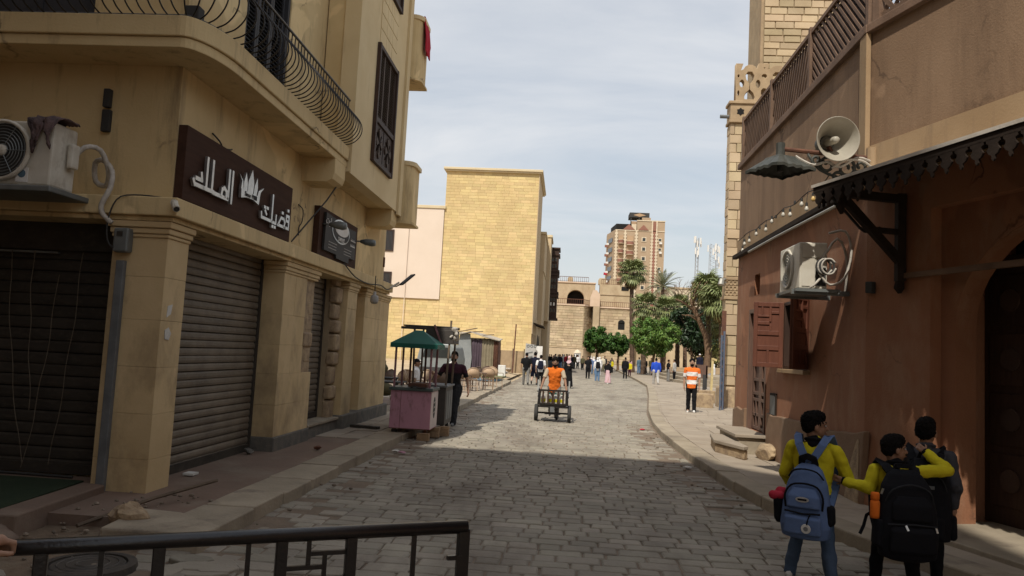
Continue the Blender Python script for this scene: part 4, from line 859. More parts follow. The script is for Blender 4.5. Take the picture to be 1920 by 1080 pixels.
# thicker battered base with a chipped top edge
pts = [(9.57, -.05)]+[(13.85, -.05)]+[(13.85-.37*i, .86+.05*hn(i*1.3, 2)+(.0 if i < 9 else .04*(i-9))) for i in range(13)]
m = MB(); m.prism(pts, WF, -.02, .055); H('base_course', m, 'wall_redbase', bevel=.02)
pts = [(15.5, -.05), (16.55, -.05), (16.55, .75), (16.2, .82), (15.8, .78), (15.5, .84)]
m = MB(); m.prism(pts, WF, -.02, .05); H('base_course', m, 'wall_redbase', bevel=.02)
pts = [(9.56, .0), (10.05, .0), (9.92, .35), (9.78, .62), (9.62, .85), (9.56, .88)]
m = MB(); m.prism(pts, WF, .04, .063); H('bare_patch', m, 'rock')
m = MB(); grid_wall(m, WF, 9.55, 16.55, 4.30, 5.88, [], -.32, 0); H('upper_wall', m, 'wall_taupe')
m = MB(); m.prism([(9.55, 3.93), (16.6, 3.93), (16.6, 4.30), (9.55, 4.30)], WF, -.3, .035); H('frieze', m, 'wall_tan')
m = MB(); m.prism([(9.6, 3.90), (16.62, 3.90), (16.62, 3.985), (9.6, 3.985)], WF, .036, .13); H('frieze_moulding', m, 'canopy_wood', bevel=.01)
m = MB(); m.prism([(9.5, 5.86), (16.65, 5.86), (16.65, 5.97), (9.5, 5.97)], WF, -.35, .07); H('coping', m, 'wood_lattice', bevel=.01)
m = MB(); m.prism([(9.50, 4.05), (9.72, 4.05), (9.72, 5.86), (9.50, 5.86)], WF, .0, .06); H('corner_pilaster', m, 'wall_tan', bevel=.008)
AN = R(17.5); DX, DY = math.sin(AN), -math.cos(AN); NX, NY = -math.cos(AN), -math.sin(AN)
NW = lambda u, v, d: (3.6+DX*u+NX*d, 9.55+DY*u+NY*d, v)
m = MB(); grid_wall(m, NW, .0, 7, -.05, 3.95, [(1.02, 5.4, -.05, 3.5)], -.30, 0); H('lower_wall', m)
m = MB(); grid_wall(m, NW, .0, 7, 4.42, 5.88, [], -.30, 0); H('upper_wall', m, 'wall_taupe')
m = MB(); m.prism([(0, 3.95), (7, 3.95), (7, 4.42), (0, 4.42)], NW, -.3, .04); H('frieze', m, 'wall_tan')
m = MB(); m.prism([(-.03, 5.86), (7, 5.86), (7, 5.97), (-.03, 5.97)], NW, -.35, .07); H('coping', m, 'wood_lattice', bevel=.01)
# alcove with inner arch
arc = [(1.22, 0), (1.22, 2.2)]+[(2.72-1.5*math.cos(a), 2.2+1.12*math.sin(a)) for a in [i*PI/20 for i in range(21)]]+[(4.22, 0), (5.45, 0), (5.45, 3.6), (1.0, 3.6), (1.0, 0)]
m = MB(); m.prism(arc, NW, -.40, -.14); H('arch_wall', m, 'wall_red')
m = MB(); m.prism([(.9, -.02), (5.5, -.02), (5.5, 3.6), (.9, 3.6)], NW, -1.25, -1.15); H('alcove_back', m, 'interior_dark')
m = MB(); m.prism([(.88, -.02), (1.02, -.02), (1.0, 3.5), (.88, 3.5)], NW, -1.2, -.302); H('alcove_side', m)
m = MB(); m.prism([(.9, 3.5), (5.5, 3.5), (5.5, 3.6), (.9, 3.6)], NW, -1.2, -.302); H('alcove_ceiling', m)
m = MB(); m.prism([(1.1, .16), (5.3, .16), (5.3, .03), (1.1, .03)], NW, -1.15, .55); H('alcove_floor', m, 'kerb', bevel=.01)
m = MB(); m.beam(NW(.66, 2.78, .02), NW(5.2, 2.78, .02), .05, .06); H('tie_rod', m, 'wood_lattice')
for k in range(4):
    u0 = 1.02+.74*k; m = MB(); m.prism([(u0, .16), (u0+.7, .16), (u0+.7, 3.0), (u0, 3.0)], NW, -.78, -.71); d = H('door_leaf', m, 'wood_dark', bevel=.01)
    for z0 in (.35, .98, 1.61, 2.24):
        q = MB(); q.prism([(u0+.08, z0), (u0+.62, z0), (u0+.62, z0+.55), (u0+.08, z0+.55)], NW, -.709, -.69); q.build('door_panel', M['wood_dark'], d, bevel=.008)
        q = MB(); q.prism([(u0+.35+.12*math.cos(i*PI/9), z0+.275+.12*math.sin(i*PI/9)) for i in range(18)], NW, -.689, -.67); q.build('medallion', M['medallion_wood'], d)
# canopy
cz_ = lambda d: 4.03-.28*d
m = MB(); m.add([NW(.12, cz_(0), .04), NW(.34, cz_(1.02), 1.02), NW(7, cz_(1.02), 1.02), NW(7, cz_(0), .04), NW(.12, cz_(0)+.035, .04), NW(.34, cz_(1.02)+.035, 1.02), NW(7, cz_(1.02)+.035, 1.02), NW(7, cz_(0)+.035, .04)], [(0, 3, 2, 1), (4, 5, 6, 7), (0, 1, 5, 4), (1, 2, 6, 5), (2, 3, 7, 6), (3, 0, 4, 7)])
cn = H('canopy', m, 'zinc')
m = MB()
for a, b in ((NW(.36, 3.72, .98), NW(7, 3.72, .98)), (NW(.15, 3.98, .08), NW(.36, 3.72, .98))): m.beam(a, b, .05, .08)
m.build('edge_beam', M['canopy_wood'], cn)
for i in range(14): m = MB(); m.beam(NW(.5+.5*i, 3.975, .06), NW(.5+.5*i, 3.715, .96), .05, .06); m.build('rafter', M['canopy_wood'], cn)
tul = [(a*.92, b*.66) for a, b in [(-.075, 0), (.075, 0), (.075, -.05), (.05, -.075), (.05, -.11), (.072, -.15), (.05, -.20), (.018, -.225), (.018, -.27), (0, -.30), (-.018, -.27), (-.018, -.225), (-.05, -.20), (-.072, -.15), (-.05, -.11), (-.05, -.075), (-.075, -.05)]]
for i in range(38):
    s0 = .46+.168*i; m = MB(); m.prism([(s0+a, 3.69+b) for a, b in tul], NW, .985, 1.005); m.build('fringe_board', M['canopy_wood'], cn)
for i in range(5):
    d0 = .12+.18*i; m = MB(); s0 = .15+.2*d0
    m.prism([(d0+a, 3.70+.27*(.98-d0)+b) for a, b in tul], lambda u, v, dd: NW(.13+.22*u+dd, v, u), 0, .02); m.build('fringe_board', M['canopy_wood'], cn)
for s0 in (.62, 3.2, 5.6):
    m = MB(); m.beam(NW(s0, 2.72, .05), NW(s0, 3.72, .05), .09, .1); m.beam(NW(s0, 3.66, .0), NW(s0, 3.66, .92), .08, .09); m.beam(NW(s0, 2.95, .06), NW(s0, 3.62, .82), .07, .09)
    m.tube([NW(s0, 2.72, .05), NW(s0, 2.64, .06), NW(s0, 2.58, .05)], [.05, .06, .02], 8); m.beam(NW(s0, 3.28, .03), NW(s0, 3.28, .42), .05, .06)
    m.tube([NW(s0, 3.62, .82), NW(s0, 3.5, .84), NW(s0, 3.42, .82)], [.045, .05, .02], 8)
    m.build('bracket', M['canopy_wood'], cn)
m = MB(); m.tube([NW(.40, 3.80, .95), NW(.30, 3.5, .5), NW(.28, 3.32, .25), NW(.3, 3.38, .06)], .018, 6); m.build('cable', M['ac_dark'], cn)
# lattice fence slats
def diag(par, fn, u0, u1, v0, v1, sgn, sp, w, d0, d1, run):
    hgt = v1-v0; u = u0-run
    while u < u1+run:
        a, b = (u, v0), (u+sgn*run, v1); pts = []
        du = (b[0]-a[0])/hgt
        lo, hi = 0.0, 1.0
        for bound, s in ((u0, 1), (u1, -1)):
            fa, fb_ = s*(a[0]-bound), s*(b[0]-bound)
            if fa < 0 and fb_ < 0: lo = 2
            elif fa < 0: lo = max(lo, -fa/(fb_-fa))
            elif fb_ < 0: hi = min(hi, fa/(fa-fb_))
        if hi-lo > .06:
            pa = (a[0]+(b[0]-a[0])*lo, v0+hgt*lo); pb = (a[0]+(b[0]-a[0])*hi, v0+hgt*hi)
            m = MB(); m.prism([(pa[0]-w/2, pa[1]), (pa[0]+w/2, pa[1]), (pb[0]+w/2, pb[1]), (pb[0]-w/2, pb[1])], fn, d0, d1); m.build('slat', M['wood_lattice'], par)
        u += sp
lt = H('lattice_fence', MB().beam((3.62, 9.55, 6.90), (3.62, 16.5, 6.90), .07, .06).beam((3.62, 9.55, 6.02), (3.62, 16.5, 6.02), .07, .05), 'wood_lattice')
for yy in (9.58, 11.92, 14.2, 16.45):
    m = MB(); m.box(3.57, 3.69, yy-.05, yy+.05, 5.97, 6.98 if yy > 10 else 7.6); m.build('post', M['wood_lattice'], lt, bevel=.008)
LF = lambda u, v, d: (3.62-d, u, v)
m = MB(); m.box(3.66, 3.675, 9.65, 16.4, 6.05, 6.86); m.build('backing_board', M['wood_dark'], lt)
diag(lt, LF, 9.64, 11.87, 6.045, 6.87, 1, .15, .07, -.012, .012, .85)
diag(lt, LF, 11.97, 14.15, 6.045, 6.87, -1, .15, .055, -.008, .008, .40)
diag(lt, LF, 14.25, 16.4, 6.045, 6.87, -1, .15, .055, -.008, .008, .40)
lt2 = H('lattice_fence', MB().beam(NW(.05, 7.5, -.02), NW(4, 7.5, -.02), .07, .06).beam(NW(.05, 6.02, -.02), NW(4, 6.02, -.02), .07, .05), 'wood_lattice')
m = MB()
for s0 in (.16, 2.2, 4.0): m = MB(); m.prism([(s0-.06, 5.97), (s0+.06, 5.97), (s0+.06, 7.6), (s0-.06, 7.6)], NW, -.08, .05); m.build('post', M['wood_lattice'], lt2)
diag(lt2, NW, .24, 2.1, 6.045, 7.47, 1, .17, .075, -.03, -.012, 1.2)
diag(lt2, NW, .24, 2.1, 6.045, 7.47, -1, .17, .075, -.008, .01, 1.2)
# window with open shutters
m = MB()
for a, b, c, d in ((11.77, 11.83, 1.65, 2.74), (12.94, 13.0, 1.65, 2.74), (11.83, 12.94, 2.68, 2.74), (11.83, 12.94, 1.65, 1.70)): m.prism([(a, c), (b, c), (b, d), (a, d)], WF, -.2, .02)
wd = H('window', m, 'wood_dark', bevel=.006)
m = MB(); m.prism([(11.78, 1.66), (12.99, 1.66), (12.99, 2.73), (11.78, 2.73)], WF, -.32, -.3); m.build('pane', M['interior_dark'], wd)
m = MB(); m.prism([(11.65, 1.58), (13.08, 1.58), (13.08, 1.645), (11.65, 1.645)], WF, -.1, .10); m.build('sill', M['wall_tan'], wd, bevel=.008)
m = MB(); m.box(3.62, 3.68, 12.3, 12.38, 1.7, 2.68); m.build('mullion', M['wood_red'], wd)
def leaf(hinge, end, zb, zt):
    h, e = Vector((*hinge, 0)), Vector((*end, 0)); t = (e-h).normalized(); n = Vector((-t.y, t.x, 0)); wl = (e-h).length
    fn = lambda u, v, d: tuple(h+t*u+n*d+Vector((0, 0, v)))
    q = MB(); q.prism([(0, zb), (wl, zb), (wl, zt), (0, zt)], fn, -.012, .012); l = q.build('shutter_leaf', M['wood_red'], wd, bevel=.004)
    hh = zt-zb
    rows = [(.0, .06), (.27, .31), (.49, .54), (.70, .735), (.93, 1.0)]
    def bar(a, b, c, d):
        q = MB(); q.prism([(a*wl, zb+c*hh), (b*wl, zb+c*hh), (b*wl, zb+d*hh), (a*wl, zb+d*hh)], fn, -.028, .028); q.build('rail', M['wood_red'], l, bevel=.005)
    bar(0, .14, 0, 1); bar(.86, 1, 0, 1)
    for a, b in ((0, .07), (.26, .33), (.49, .56), (.93, 1.0)): bar(.14, .86, a, b)
    bar(.46, .54, .07, .26); bar(.46, .86, .65, .70); bar(.40, .47, .70, .93); bar(.14, .40, .82, .86); bar(.47, .86, .77, .80); bar(.68, .74, .80, .93); bar(.40, .46, .56, .65)
    return l
leaf((3.58, 13.03), (3.12, 13.12), 1.66, 2.74); leaf((3.58, 11.74), (3.22, 11.28), 1.66, 2.74)
# door
m = MB()
for a, b, c, d in ((14.1, 14.17, .45, 2.76), (15.35, 15.42, .45, 2.76), (14.17, 15.35, 2.68, 2.76)): m.prism([(a, c), (b, c), (b, d), (a, d)], WF, -.22, .02)
dr = H('door', m, 'door_brown', bevel=.006)
m = MB(); m.prism([(14.12, .46), (15.4, .46), (15.4, 2.72), (14.12, 2.72)], WF, -.16, -.10); m.build('leaf', M['door_brown'], dr)
for k in range(2):
    a = 14.18+.59*k
    def dbar(x0, x1, z0, z1):
        q = MB(); q.prism([(x0, z0), (x1, z0), (x1, z1), (x0, z1)], WF, -.099, -.06); q.build('rail', M['door_brown'], dr, bevel=.006)
    dbar(a, a+.09, .47, 2.66); dbar(a+.49, a+.575, .47, 2.66)
    for z0 in (.47, .72, 1.0, 1.12, 1.38, 1.70, 2.0, 2.25, 2.45, 2.6): dbar(a+.09, a+.49, z0, z0+.06)
    dbar(a+.25, a+.32, .53, 1.0)
    for q_ in range(4): dbar(a+.13+.09*q_, a+.17+.09*q_, 1.76, 2.0)
m = MB(); m.prism([(14.74, 3.04), (15.1, 3.04), (15.1, 3.4), (14.74, 3.4)], WF, -.3, -.2); H('vent_recess', m, 'wall_redbase')
m = MB(); m.prism([(13.35, .82), (13.72, .82), (13.72, 1.22), (13.35, 1.22)], WF, .004, .03); nb = H('meter_niche', m, 'canopy_wood', bevel=.008)
m = MB(); m.prism([(13.39, .86), (13.68, .86), (13.68, 1.18), (13.39, 1.18)], WF, .031, .036); m.build('cover', M['conduit'], nb)
ds = H('door_step', MB().box(3.1, 3.6, 13.95, 15.55, 0, .40), 'kerb', bevel=.02); 
m = MB(); m.box(3.04, 3.6, 13.9, 15.6, .402, .46); m.build('tread', M['paving'], ds, bevel=.01)
m = MB(); m.prism([(2.72, 14.0), (3.02, 13.1), (3.095, 13.2), (3.095, 15.1), (2.85, 15.1)], lambda u, v, d: (u, v, d), .1, .27); st2 = H('door_step', m, 'rock', bevel=.025)
m = MB(); m.prism([(2.69, 14.0), (3.0, 13.06), (3.095, 13.16), (3.095, 15.12), (2.83, 15.12)], lambda u, v, d: (u, v, d), .272, .335); m.build('tread', M['paving'], st2, bevel=.012)
m = boulder((3.46, 13.4, .2), (.17, .30, .19), 31, rough=.15); tag(m.build('stone_block', M['rock'], smooth=False), 'worn stone block against the wall at the near end of the door steps', 'stone')
m = boulder((4.05, 17.2, .25), (.3, .4, .3), 33, rough=.15); tag(m.build('stone_block', M['rock']), 'rounded stone at the far corner of the brown house', 'stone')
m = MB(); m.tube([(3.42, 10.0, 3.80), (3.42, 13.0, 3.835), (3.44, 15.0, 3.85)], .022, 6); tag(m.build('conduit', M['galv']), 'pale tube fixed along beneath the frieze of the brown house', 'conduit')
m = MB(); m.box(*([0]*6)) if False else m.prism([(9.50, 2.62), (9.62, 2.61), (9.62, 2.75), (9.50, 2.76)], lambda u, v, d: NW(u-9.45, v, d), 0, .06); tag(m.build('junction_box', M['ac_dark'], bevel=.01), 'small dark box on the shaded wall below the canopy bracket', 'box')
# air conditioner
ac2 = thing('air_conditioner', 'cream air conditioner outdoor unit above the open red shutter', 'air conditioner', (3.2, 10.5, 2.65))
m = MB(); m.box(2.95, 3.30, 10.05, 10.95, 2.70, 3.30); m.build('casing', M['ac_white'], ac2, bevel=.015)
m = MB(); m.lathe((2.948, 10.58, 3.0), [(.27, .0), (.27, .02), (.24, .025), (.22, .0)], 24, (-1, 0, 0)); m.build('fan_ring', M['ac_white'], ac2, smooth=True)
m = MB(); m.lathe((2.947, 10.58, 3.0), [(.001, .0), (.235, .001)], 24, (-1, 0, 0)); m.build('fan_opening', M['grey_metal'], ac2)
m = MB()
for r_ in (.07, .11, .15, .19): m.tube([(2.935, 10.58+r_*math.cos(a), 3.0+r_*math.sin(a)) for a in [i*PI/12 for i in range(25)]], .005, 4)
m.lathe((2.93, 10.58, 3.0), [(.001, .01), (.05, .0)], 12, (-1, 0, 0)); m.build('grille', M['ac_white'], ac2)
m = MB(); m.box(2.98, 3.28, 10.035, 10.049, 3.10, 3.28); m.build('top_panel', M['ac_white'], ac2, bevel=.004)
m = MB(); m.box(2.98, 3.14, 10.04, 10.049, 2.73, 3.09); m.build('side_panel', M['ac_white'], ac2, bevel=.004)
m = MB(); m.box(3.15, 3.28, 10.042, 10.049, 2.74, 2.98); m.build('valve_recess', M['ac_dark'], ac2)
for k in range(4):
    m = MB(); rr = random.Random(k); a0 = rr.uniform(0, 2)
    m.tube([(3.22+.09*math.cos(a0+t*.8)+.02*k, 9.96-.01*k, 2.98+.10*math.sin(a0+t*.8)) for t in range(8)], .012, 6); m.build('pipe_coil', M['hose'] if k % 2 else M['ac_dark'], ac2, smooth=True)
for p in ([(3.2, 10.0, 3.05), (3.42, 10.05, 3.36), (3.56, 10.1, 3.1), (3.58, 10.2, 2.7), (3.59, 10.3, 2.65)], [(3.18, 10.0, 2.9), (3.3, 9.95, 2.75), (3.5, 10.0, 2.85), (3.58, 10.0, 3.2), (3.5, 10.0, 3.45), (3.3, 10.02, 3.42)], [(3.22, 10.0, 2.86), (3.12, 10.0, 2.74), (3.05, 10.02, 2.69)]):
    m = MB(); m.tube(p, .016, 6); m.build('pipe', M['hose'], ac2, smooth=True)
m = MB(); m.box(2.88, 3.6, 10.1, 10.16, 2.63, 2.69); m.box(2.88, 3.6, 10.82, 10.88, 2.63, 2.69); m.box(2.90, 3.45, 10.0, 10.98, 2.66, 2.698); m.build('bracket', M['grey_metal'], ac2)
# lamp arm and horn
sl_ = thing('wall_lamp', 'weathered green lamp with scalloped square shade on a scrolled wall arm', 'lamp', (3.62, 9.45, 4.2))
m = MB(); m.tube([(3.66, 9.42, 4.25), (2.53, 9.5, 4.36)], .028, 8); m.build('arm', M['rust'], sl_)
m = MB(); m.tube([(3.60, 9.42, 4.12), (3.60, 9.42, 4.38)], .07, 10); m.build('wall_plate', M['wall_tan'], sl_)
m = MB(); m.tube([(2.53, 9.5, 4.24), (2.53, 9.5, 4.43)], .055, 8); m.build('collar', M['lamp_green'], sl_)
m = MB()
def sqring(h, z, lob=0): 
    pts = []
    for i in range(32):
        a = 2*PI*i/32; k = h/max(abs(math.cos(a)), abs(math.sin(a)))*(1-.06*(i % 4 == 2)); pts.append((2.53+k*math.cos(a+PI/7), 9.5+k*math.sin(a+PI/7), z+lob*(.018 if i % 2 else -.012)))
    return pts
m.rings([sqring(.06, 4.265), sqring(.12, 4.25), sqring(.14, 4.22), sqring(.225, 4.15), sqring(.29, 4.10, .35), sqring(.288, 4.065, .55)], cap=False); m.build('shade', M['lamp_green'], sl_, solid=.008)
m = MB(); m.tube([(2.53, 9.5, 4.2), (2.53, 9.5, 4.07)], .035, 8); m.build('socket', M['ac_dark'], sl_)
m = MB()
def scroll(c, r, a0, turns, y, s=1):
    pts = []
    for i in range(22):
        t = i/21; a = a0+s*turns*2*PI*t; q = r*(1-.78*t); pts.append((c[0]+q*math.cos(a), y, c[1]+q*math.sin(a)))
    return pts
for c, r_, a0, tn, s in (((3.30, 4.13), .12, PI/2, 1.3, -1), ((3.08, 4.16), .10, PI/2, 1.2, 1), ((2.95, 4.22), .08, 0, 1.2, -1), ((3.47, 4.16), .09, PI, 1.2, 1), ((3.2, 4.02), .07, 0, 1.1, 1)): m.tube(scroll(c, r_, a0, tn, 9.45, s), .02, 6)
m.tube([(3.56, 9.43, 4.02), (3.3, 9.45, 4.0), (3.0, 9.46, 4.1), (2.85, 9.47, 4.30)], .018, 6); m.build('scrollwork', M['lamp_green'], sl_, smooth=True)
m = MB(); m.tube([(3.58, 9.38, 4.2), (3.4, 9.36, 4.24), (3.2, 9.36, 4.12), (3.05, 9.37, 4.18), (2.9, 9.38, 4.14), (2.78, 9.42, 4.2), (2.7, 9.45, 4.26)], .016, 6); m.tube([(3.58, 9.36, 4.12), (3.45, 9.34, 4.2), (3.25, 9.34, 4.2), (3.1, 9.35, 4.1)], .014, 6); tag(m.build('loose_cable', M['hose']), 'pale cables tangled round the scrolled lamp arm', 'cable')
hn_ = thing('horn_loudspeaker', 'round grey horn loudspeaker mounted over the scrolled lamp arm', 'loudspeaker', (3.15, 9.3, 4.35))
hc = Vector((3.12, 9.2, 4.42)); ha = Vector((.13, -1, -.10)).normalized()
m = MB(); m.lathe(hc, [(.255, -.0), (.262, .01), (.268, 0), (.258, -.012), (.225, -.05), (.175, -.13), (.12, -.24), (.085, -.36)], 36, ha)
m.lathe(hc, [(.255, 0), (.218, -.045), (.167, -.13), (.112, -.24), (.078, -.35), (.001, -.36)], 36, ha); m.build('bell', M['horn'], hn_, smooth=True)
m = MB(); m.lathe(hc, [(.001, -.035), (.035, -.035), (.042, -.06), (.048, -.16), (.05, -.28)], 14, ha); m.build('inner_tube', M['horn'], hn_, smooth=True)
m = MB(); m.lathe(hc, [(.085, -.28), (.09, -.30), (.09, -.44), (.06, -.47), (.001, -.47)], 16, ha); m.build('driver', M['lamp_green'], hn_, smooth=True)
m = MB(); m.beam(hc-ha*.25+Vector((0, 0, -.05)), Vector((3.15, 9.47, 4.28)), .05, .03); m.build('bracket', M['rust'], hn_)
# string of bulbs
ls = thing('bulb_string', 'string of bare bulbs hanging along the frieze of the brown house', 'string lights', (3.5, 13.5, 4.1))
bl = [(15.75, 3.99), (15.6, 4.10), (15.2, 4.10), (14.65, 4.15), (14.4, 4.16), (13.95, 4.12), (13.55, 4.20), (13.3, 4.17), (12.85, 4.19), (12.45, 4.12), (12.2, 4.2), (11.85, 4.17), (11.6, 4.05), (11.3, 4.14), (11.0, 4.10)]
m = MB(); m.tube([(3.52, 16.3, 4.26)]+[(3.50, y, 4.27+.03*math.sin(y*5)) for y, z in bl]+[(3.4, 10.3, 4.28)], .008, 5); m.build('cord', M['ac_dark'], ls)
for i, (y, z) in enumerate(bl):
    z += .04
    m = MB(); m.tube([(3.50, y, 4.27+.03*math.sin(y*5)), (3.49, y, z+.04)], .005, 4); m.lathe((3.49, y, z), [(.001, .055), (.018, .05), (.02, .02), (.018, 0)], 8); sk = m.build('bulb_holder', M['ac_dark'], ls)
    if i not in (4, 7, 10): 
        m = MB(); m.lathe((3.49, y, z), [(.014, 0), (.017, -.013), (.028, -.034), (.030, -.053), (.023, -.074), (.001, -.082)], 12); m.build('bulb', M['bulb_amber'] if i == 13 else M['bulb_white'], sk, smooth=True)
# bentwood chair in the alcove
def bentwood(loc, rz, lab):
    t = thing('bentwood_chair', lab, 'chair', (0, 0, 0), 'bentwood chairs in the dark alcove')
    m = MB(); m.lathe((0, 0, .45), [(.001, .02), (.2, .02), (.21, .0), (.2, -.025), (.001, -.02)], 20); m.build('seat', M['wood_dark'], t)
    for x, y in ((-.15, -.15), (.15, -.15), (-.17, .17), (.17, .17)):
        m = MB(); m.tube([(x*.8, y*.8, .44), (x, y, .2), (x*1.2, y*1.25, 0)], [.02, .017, .014], 6); m.build('leg', M['wood_dark'], t)
    m = MB(); m.tube([(-.17, -.17, .44), (-.2, -.22, .75), (-.12, -.25, .93), (0, -.26, .97), (.12, -.25, .93), (.2, -.22, .75), (.17, -.17, .44)], .016, 6); m.tube([(-.1, -.19, .46), (-.1, -.23, .7), (0, -.25, .8), (.1, -.23, .7), (.1, -.19, .46)], .012, 6); m.build('backrest', M['wood_dark'], t)
    m = MB(); m.lathe((0, 0, .2), [(.15, .01), (.16, 0), (.15, -.01)], 16); m.build('stretcher', M['wood_dark'], t)
    return place(t, loc, rz)
p = NW(2.05, .16, -.48); bentwood((p[0], p[1], .16), 2.6, 'dark bentwood chair standing at the mouth of the dark alcove')
# ================================================================= stone tower beyond
TW = thing('stone_tower', 'old stone tower with pierced parapet rising behind the brown house', 'tower', (6, 28, 0))
def T(name, m, mk, par=None, **k): return m.build(name, M[mk], par or TW, **k)
m = MB(); m.box(5.66, 10, 28.05, 28.55, -.05, 10.9); core = T('lower_wall', m, 'tower_mortar')
TF = lambda u, v, d: (u, 28.05-d, v)
masonry(core, TF, 5.64, 6.5, .9, 3.95, .5, .36, .02, .06, M['tower_brick'], 'stone', proud=.035, jitter=.22)
masonry(core, TF, 5.64, 7.2, 4.8, 10.45, .46, .35, .02, .06, M['tower_brick'], 'stone', proud=.03, jitter=.22)
masonry(core, lambda u, v, d: (5.66-d, u, v), 28.0, 28.55, .9, 10.4, .5, .34, .02, .02, M['tower_brick'], 'stone', proud=.01)
m = MB(); m.box(5.5, 7, 27.9, 28.6, -.05, .85); T('foot', m, 'rock', bevel=.08)
m = MB(); m.box(5.58, 7, 27.93, 28.6, 3.96, 4.08); m.box(5.58, 7, 27.93, 28.6, 4.66, 4.78); cp_ = T('carved_band', m, 'carved_stone', bevel=.02)
m = MB(); m.box(5.63, 7, 27.98, 28.56, 4.081, 4.659); m.build('panel', M['carved_stone'], cp_)
m = MB()
for i in range(10):
    x0 = 5.68+.14*i
    for k in range(3): m.tube([(x0+.06*math.cos(a), 27.965, 4.18+.19*k+.07*math.sin(a)) for a in [j*PI/4 for j in range(9)]], .022, 5)
m.build('relief', M['carved_stone'], cp_)
m = MB(); m.box(5.58, 8, 27.90, 28.6, 10.45, 10.56); m.box(5.62, 8, 27.94, 28.6, 10.561, 11.15); m.box(5.56, 8, 27.88, 28.6, 11.151, 11.26); T('cornice', m, 'carved_stone', bevel=.02)
m = MB(); m.prism([(5.98+.15*math.cos(i*PI/6)*(1 if i % 2 else .72), 10.86+.15*math.sin(i*PI/6)*(1 if i % 2 else .72)) for i in range(12)], lambda u, v, d: (u, 27.938-d, v), 0, .01); T('rosette_hole', m, 'interior_dark')
def pierced(outline, holes, y, depth):
    c = bpy.data.curves.new('parapet', 'CURVE'); c.dimensions = '2D'; c.fill_mode = 'BOTH'; c.extrude = depth/2; c.bevel_depth = .012
    for pts in [outline]+holes:
        sp = c.splines.new('POLY'); sp.points.add(len(pts)-1); sp.use_cyclic_u = True
        for q, (u, v) in zip(sp.points, pts): q.co = (u, v, 0, 1)
    o = bpy.data.objects.new('parapet', c); COL.objects.link(o); dg = bpy.context.evaluated_depsgraph_get(); me = bpy.data.meshes.new_from_object(o.evaluated_get(dg)); bpy.data.objects.remove(o)
    me.transform(Matrix.Translation((0, y, 0))@Matrix.Rotation(PI/2, 4, 'X')); return me
def oct_(cx, cy, a, b, n=8, t=PI/8): return [(cx+a*math.cos(t+2*PI*i/n), cy+b*math.sin(t+2*PI*i/n)) for i in range(n)]
outl = [(5.79, 11.27), (5.79, 12.66), (6.02, 12.66), (5.94, 12.40), (6.04, 12.44), (6.12, 12.56), (6.22, 12.62), (6.36, 12.62), (6.46, 12.56), (6.53, 12.45), (6.60, 12.68), (6.96, 12.68), (6.90, 12.46), (7.02, 12.5), (7.12, 12.60), (7.4, 12.62), (7.6, 12.4), (7.6, 11.27)]
key = [(6.20, 12.38), (6.36, 12.38), (6.45, 12.24), (6.42, 12.08), (6.31, 11.92), (6.30, 11.70), (6.42, 11.58), (6.48, 11.42), (6.46, 11.32), (6.10, 11.32), (6.08, 11.42), (6.14, 11.58), (6.26, 11.70), (6.25, 11.92), (6.14, 12.08), (6.11, 12.24)]
me = pierced(outl, [key, oct_(6.0, 11.92, .10, .16), oct_(6.58, 11.92, .10, .17), oct_(6.80, 12.22, .11, .09), oct_(6.80, 12.53, .07, .05, 3, PI/6), oct_(5.87, 12.20, .05, .07), oct_(5.88, 11.55, .05, .12), oct_(6.80, 11.6, .13, .18), oct_(7.25, 12.2, .17, .2), oct_(7.2, 11.6, .15, .2)], 28.07, .26)
me.transform(Matrix.Translation(-ORG[TW.name])); me.materials.clear(); me.materials.append(M['carved_stone']); pzo = bpy.data.objects.new('parapet', me); COL.objects.link(pzo); pzo.parent = TW
m = MB(); m.tube([(5.3, 28.2, 10.74), (5.7, 28.2, 10.74)], .07, 8); T('spout', m, 'conduit')
m = MB(); m.box(6.88, 11, 28.72, 31, 10.9, 21); up = T('upper_wall', m, 'tower_mortar')
masonry(up, lambda u, v, d: (u, 28.72-d, v), 6.92, 10.6, 12.0, 19.0, .62, .27, .035, .05, M['tower_brick'], 'stone', proud=.02, limit=300)
m = MB(); m.box(6.80, 6.90, 28.66, 28.9, 10.9, 20); m.build('corner_edge', M['carved_stone'], up)
wl = thing('wall_light', 'small grey spotlight on the old stone pier', 'lamp', (5.5, 27.9, 4.6))
m = MB(); m.tube([(5.62, 27.95, 4.7), (5.45, 27.8, 4.62), (5.42, 27.75, 4.45)], [.03, .09, .11], 8); m.build('head', M['galv'], wl); m = MB(); m.beam((5.64, 27.97, 4.55), (5.48, 27.85, 4.6), .04, .04); m.build('arm', M['galv'], wl)
gt = thing('folded_gate', 'blue grey metal gate folded against the stone pier', 'gate', (5.25, 26.5, 0))
for i in range(9):
    z0 = .2+.27*i; m = MB(); m.prism([(0, z0), (.28, z0+.1), (.28, z0+.22), (0, z0+.25)], lambda u, v, d: (5.18+u*.5+d, 26.2+u*1.2, v), 0, .03); m.build('panel', M['blue_gate'], gt)
m = MB(); m.box(5.3, 5.36, 26.4, 26.46, .1, 2.75); m.build('frame', M['blue_gate'], gt); m = MB(); m.box(5.16, 5.21, 26.1, 26.16, .1, 2.6); m.build('frame', M['blue_gate'], gt)
m = MB(); m.box(5.42, 5.56, 27.3, 27.4, .1, 3.5); tag(m.build('rusty_post', M['rust']), 'tall rusty flat post standing before the stone pier', 'post')
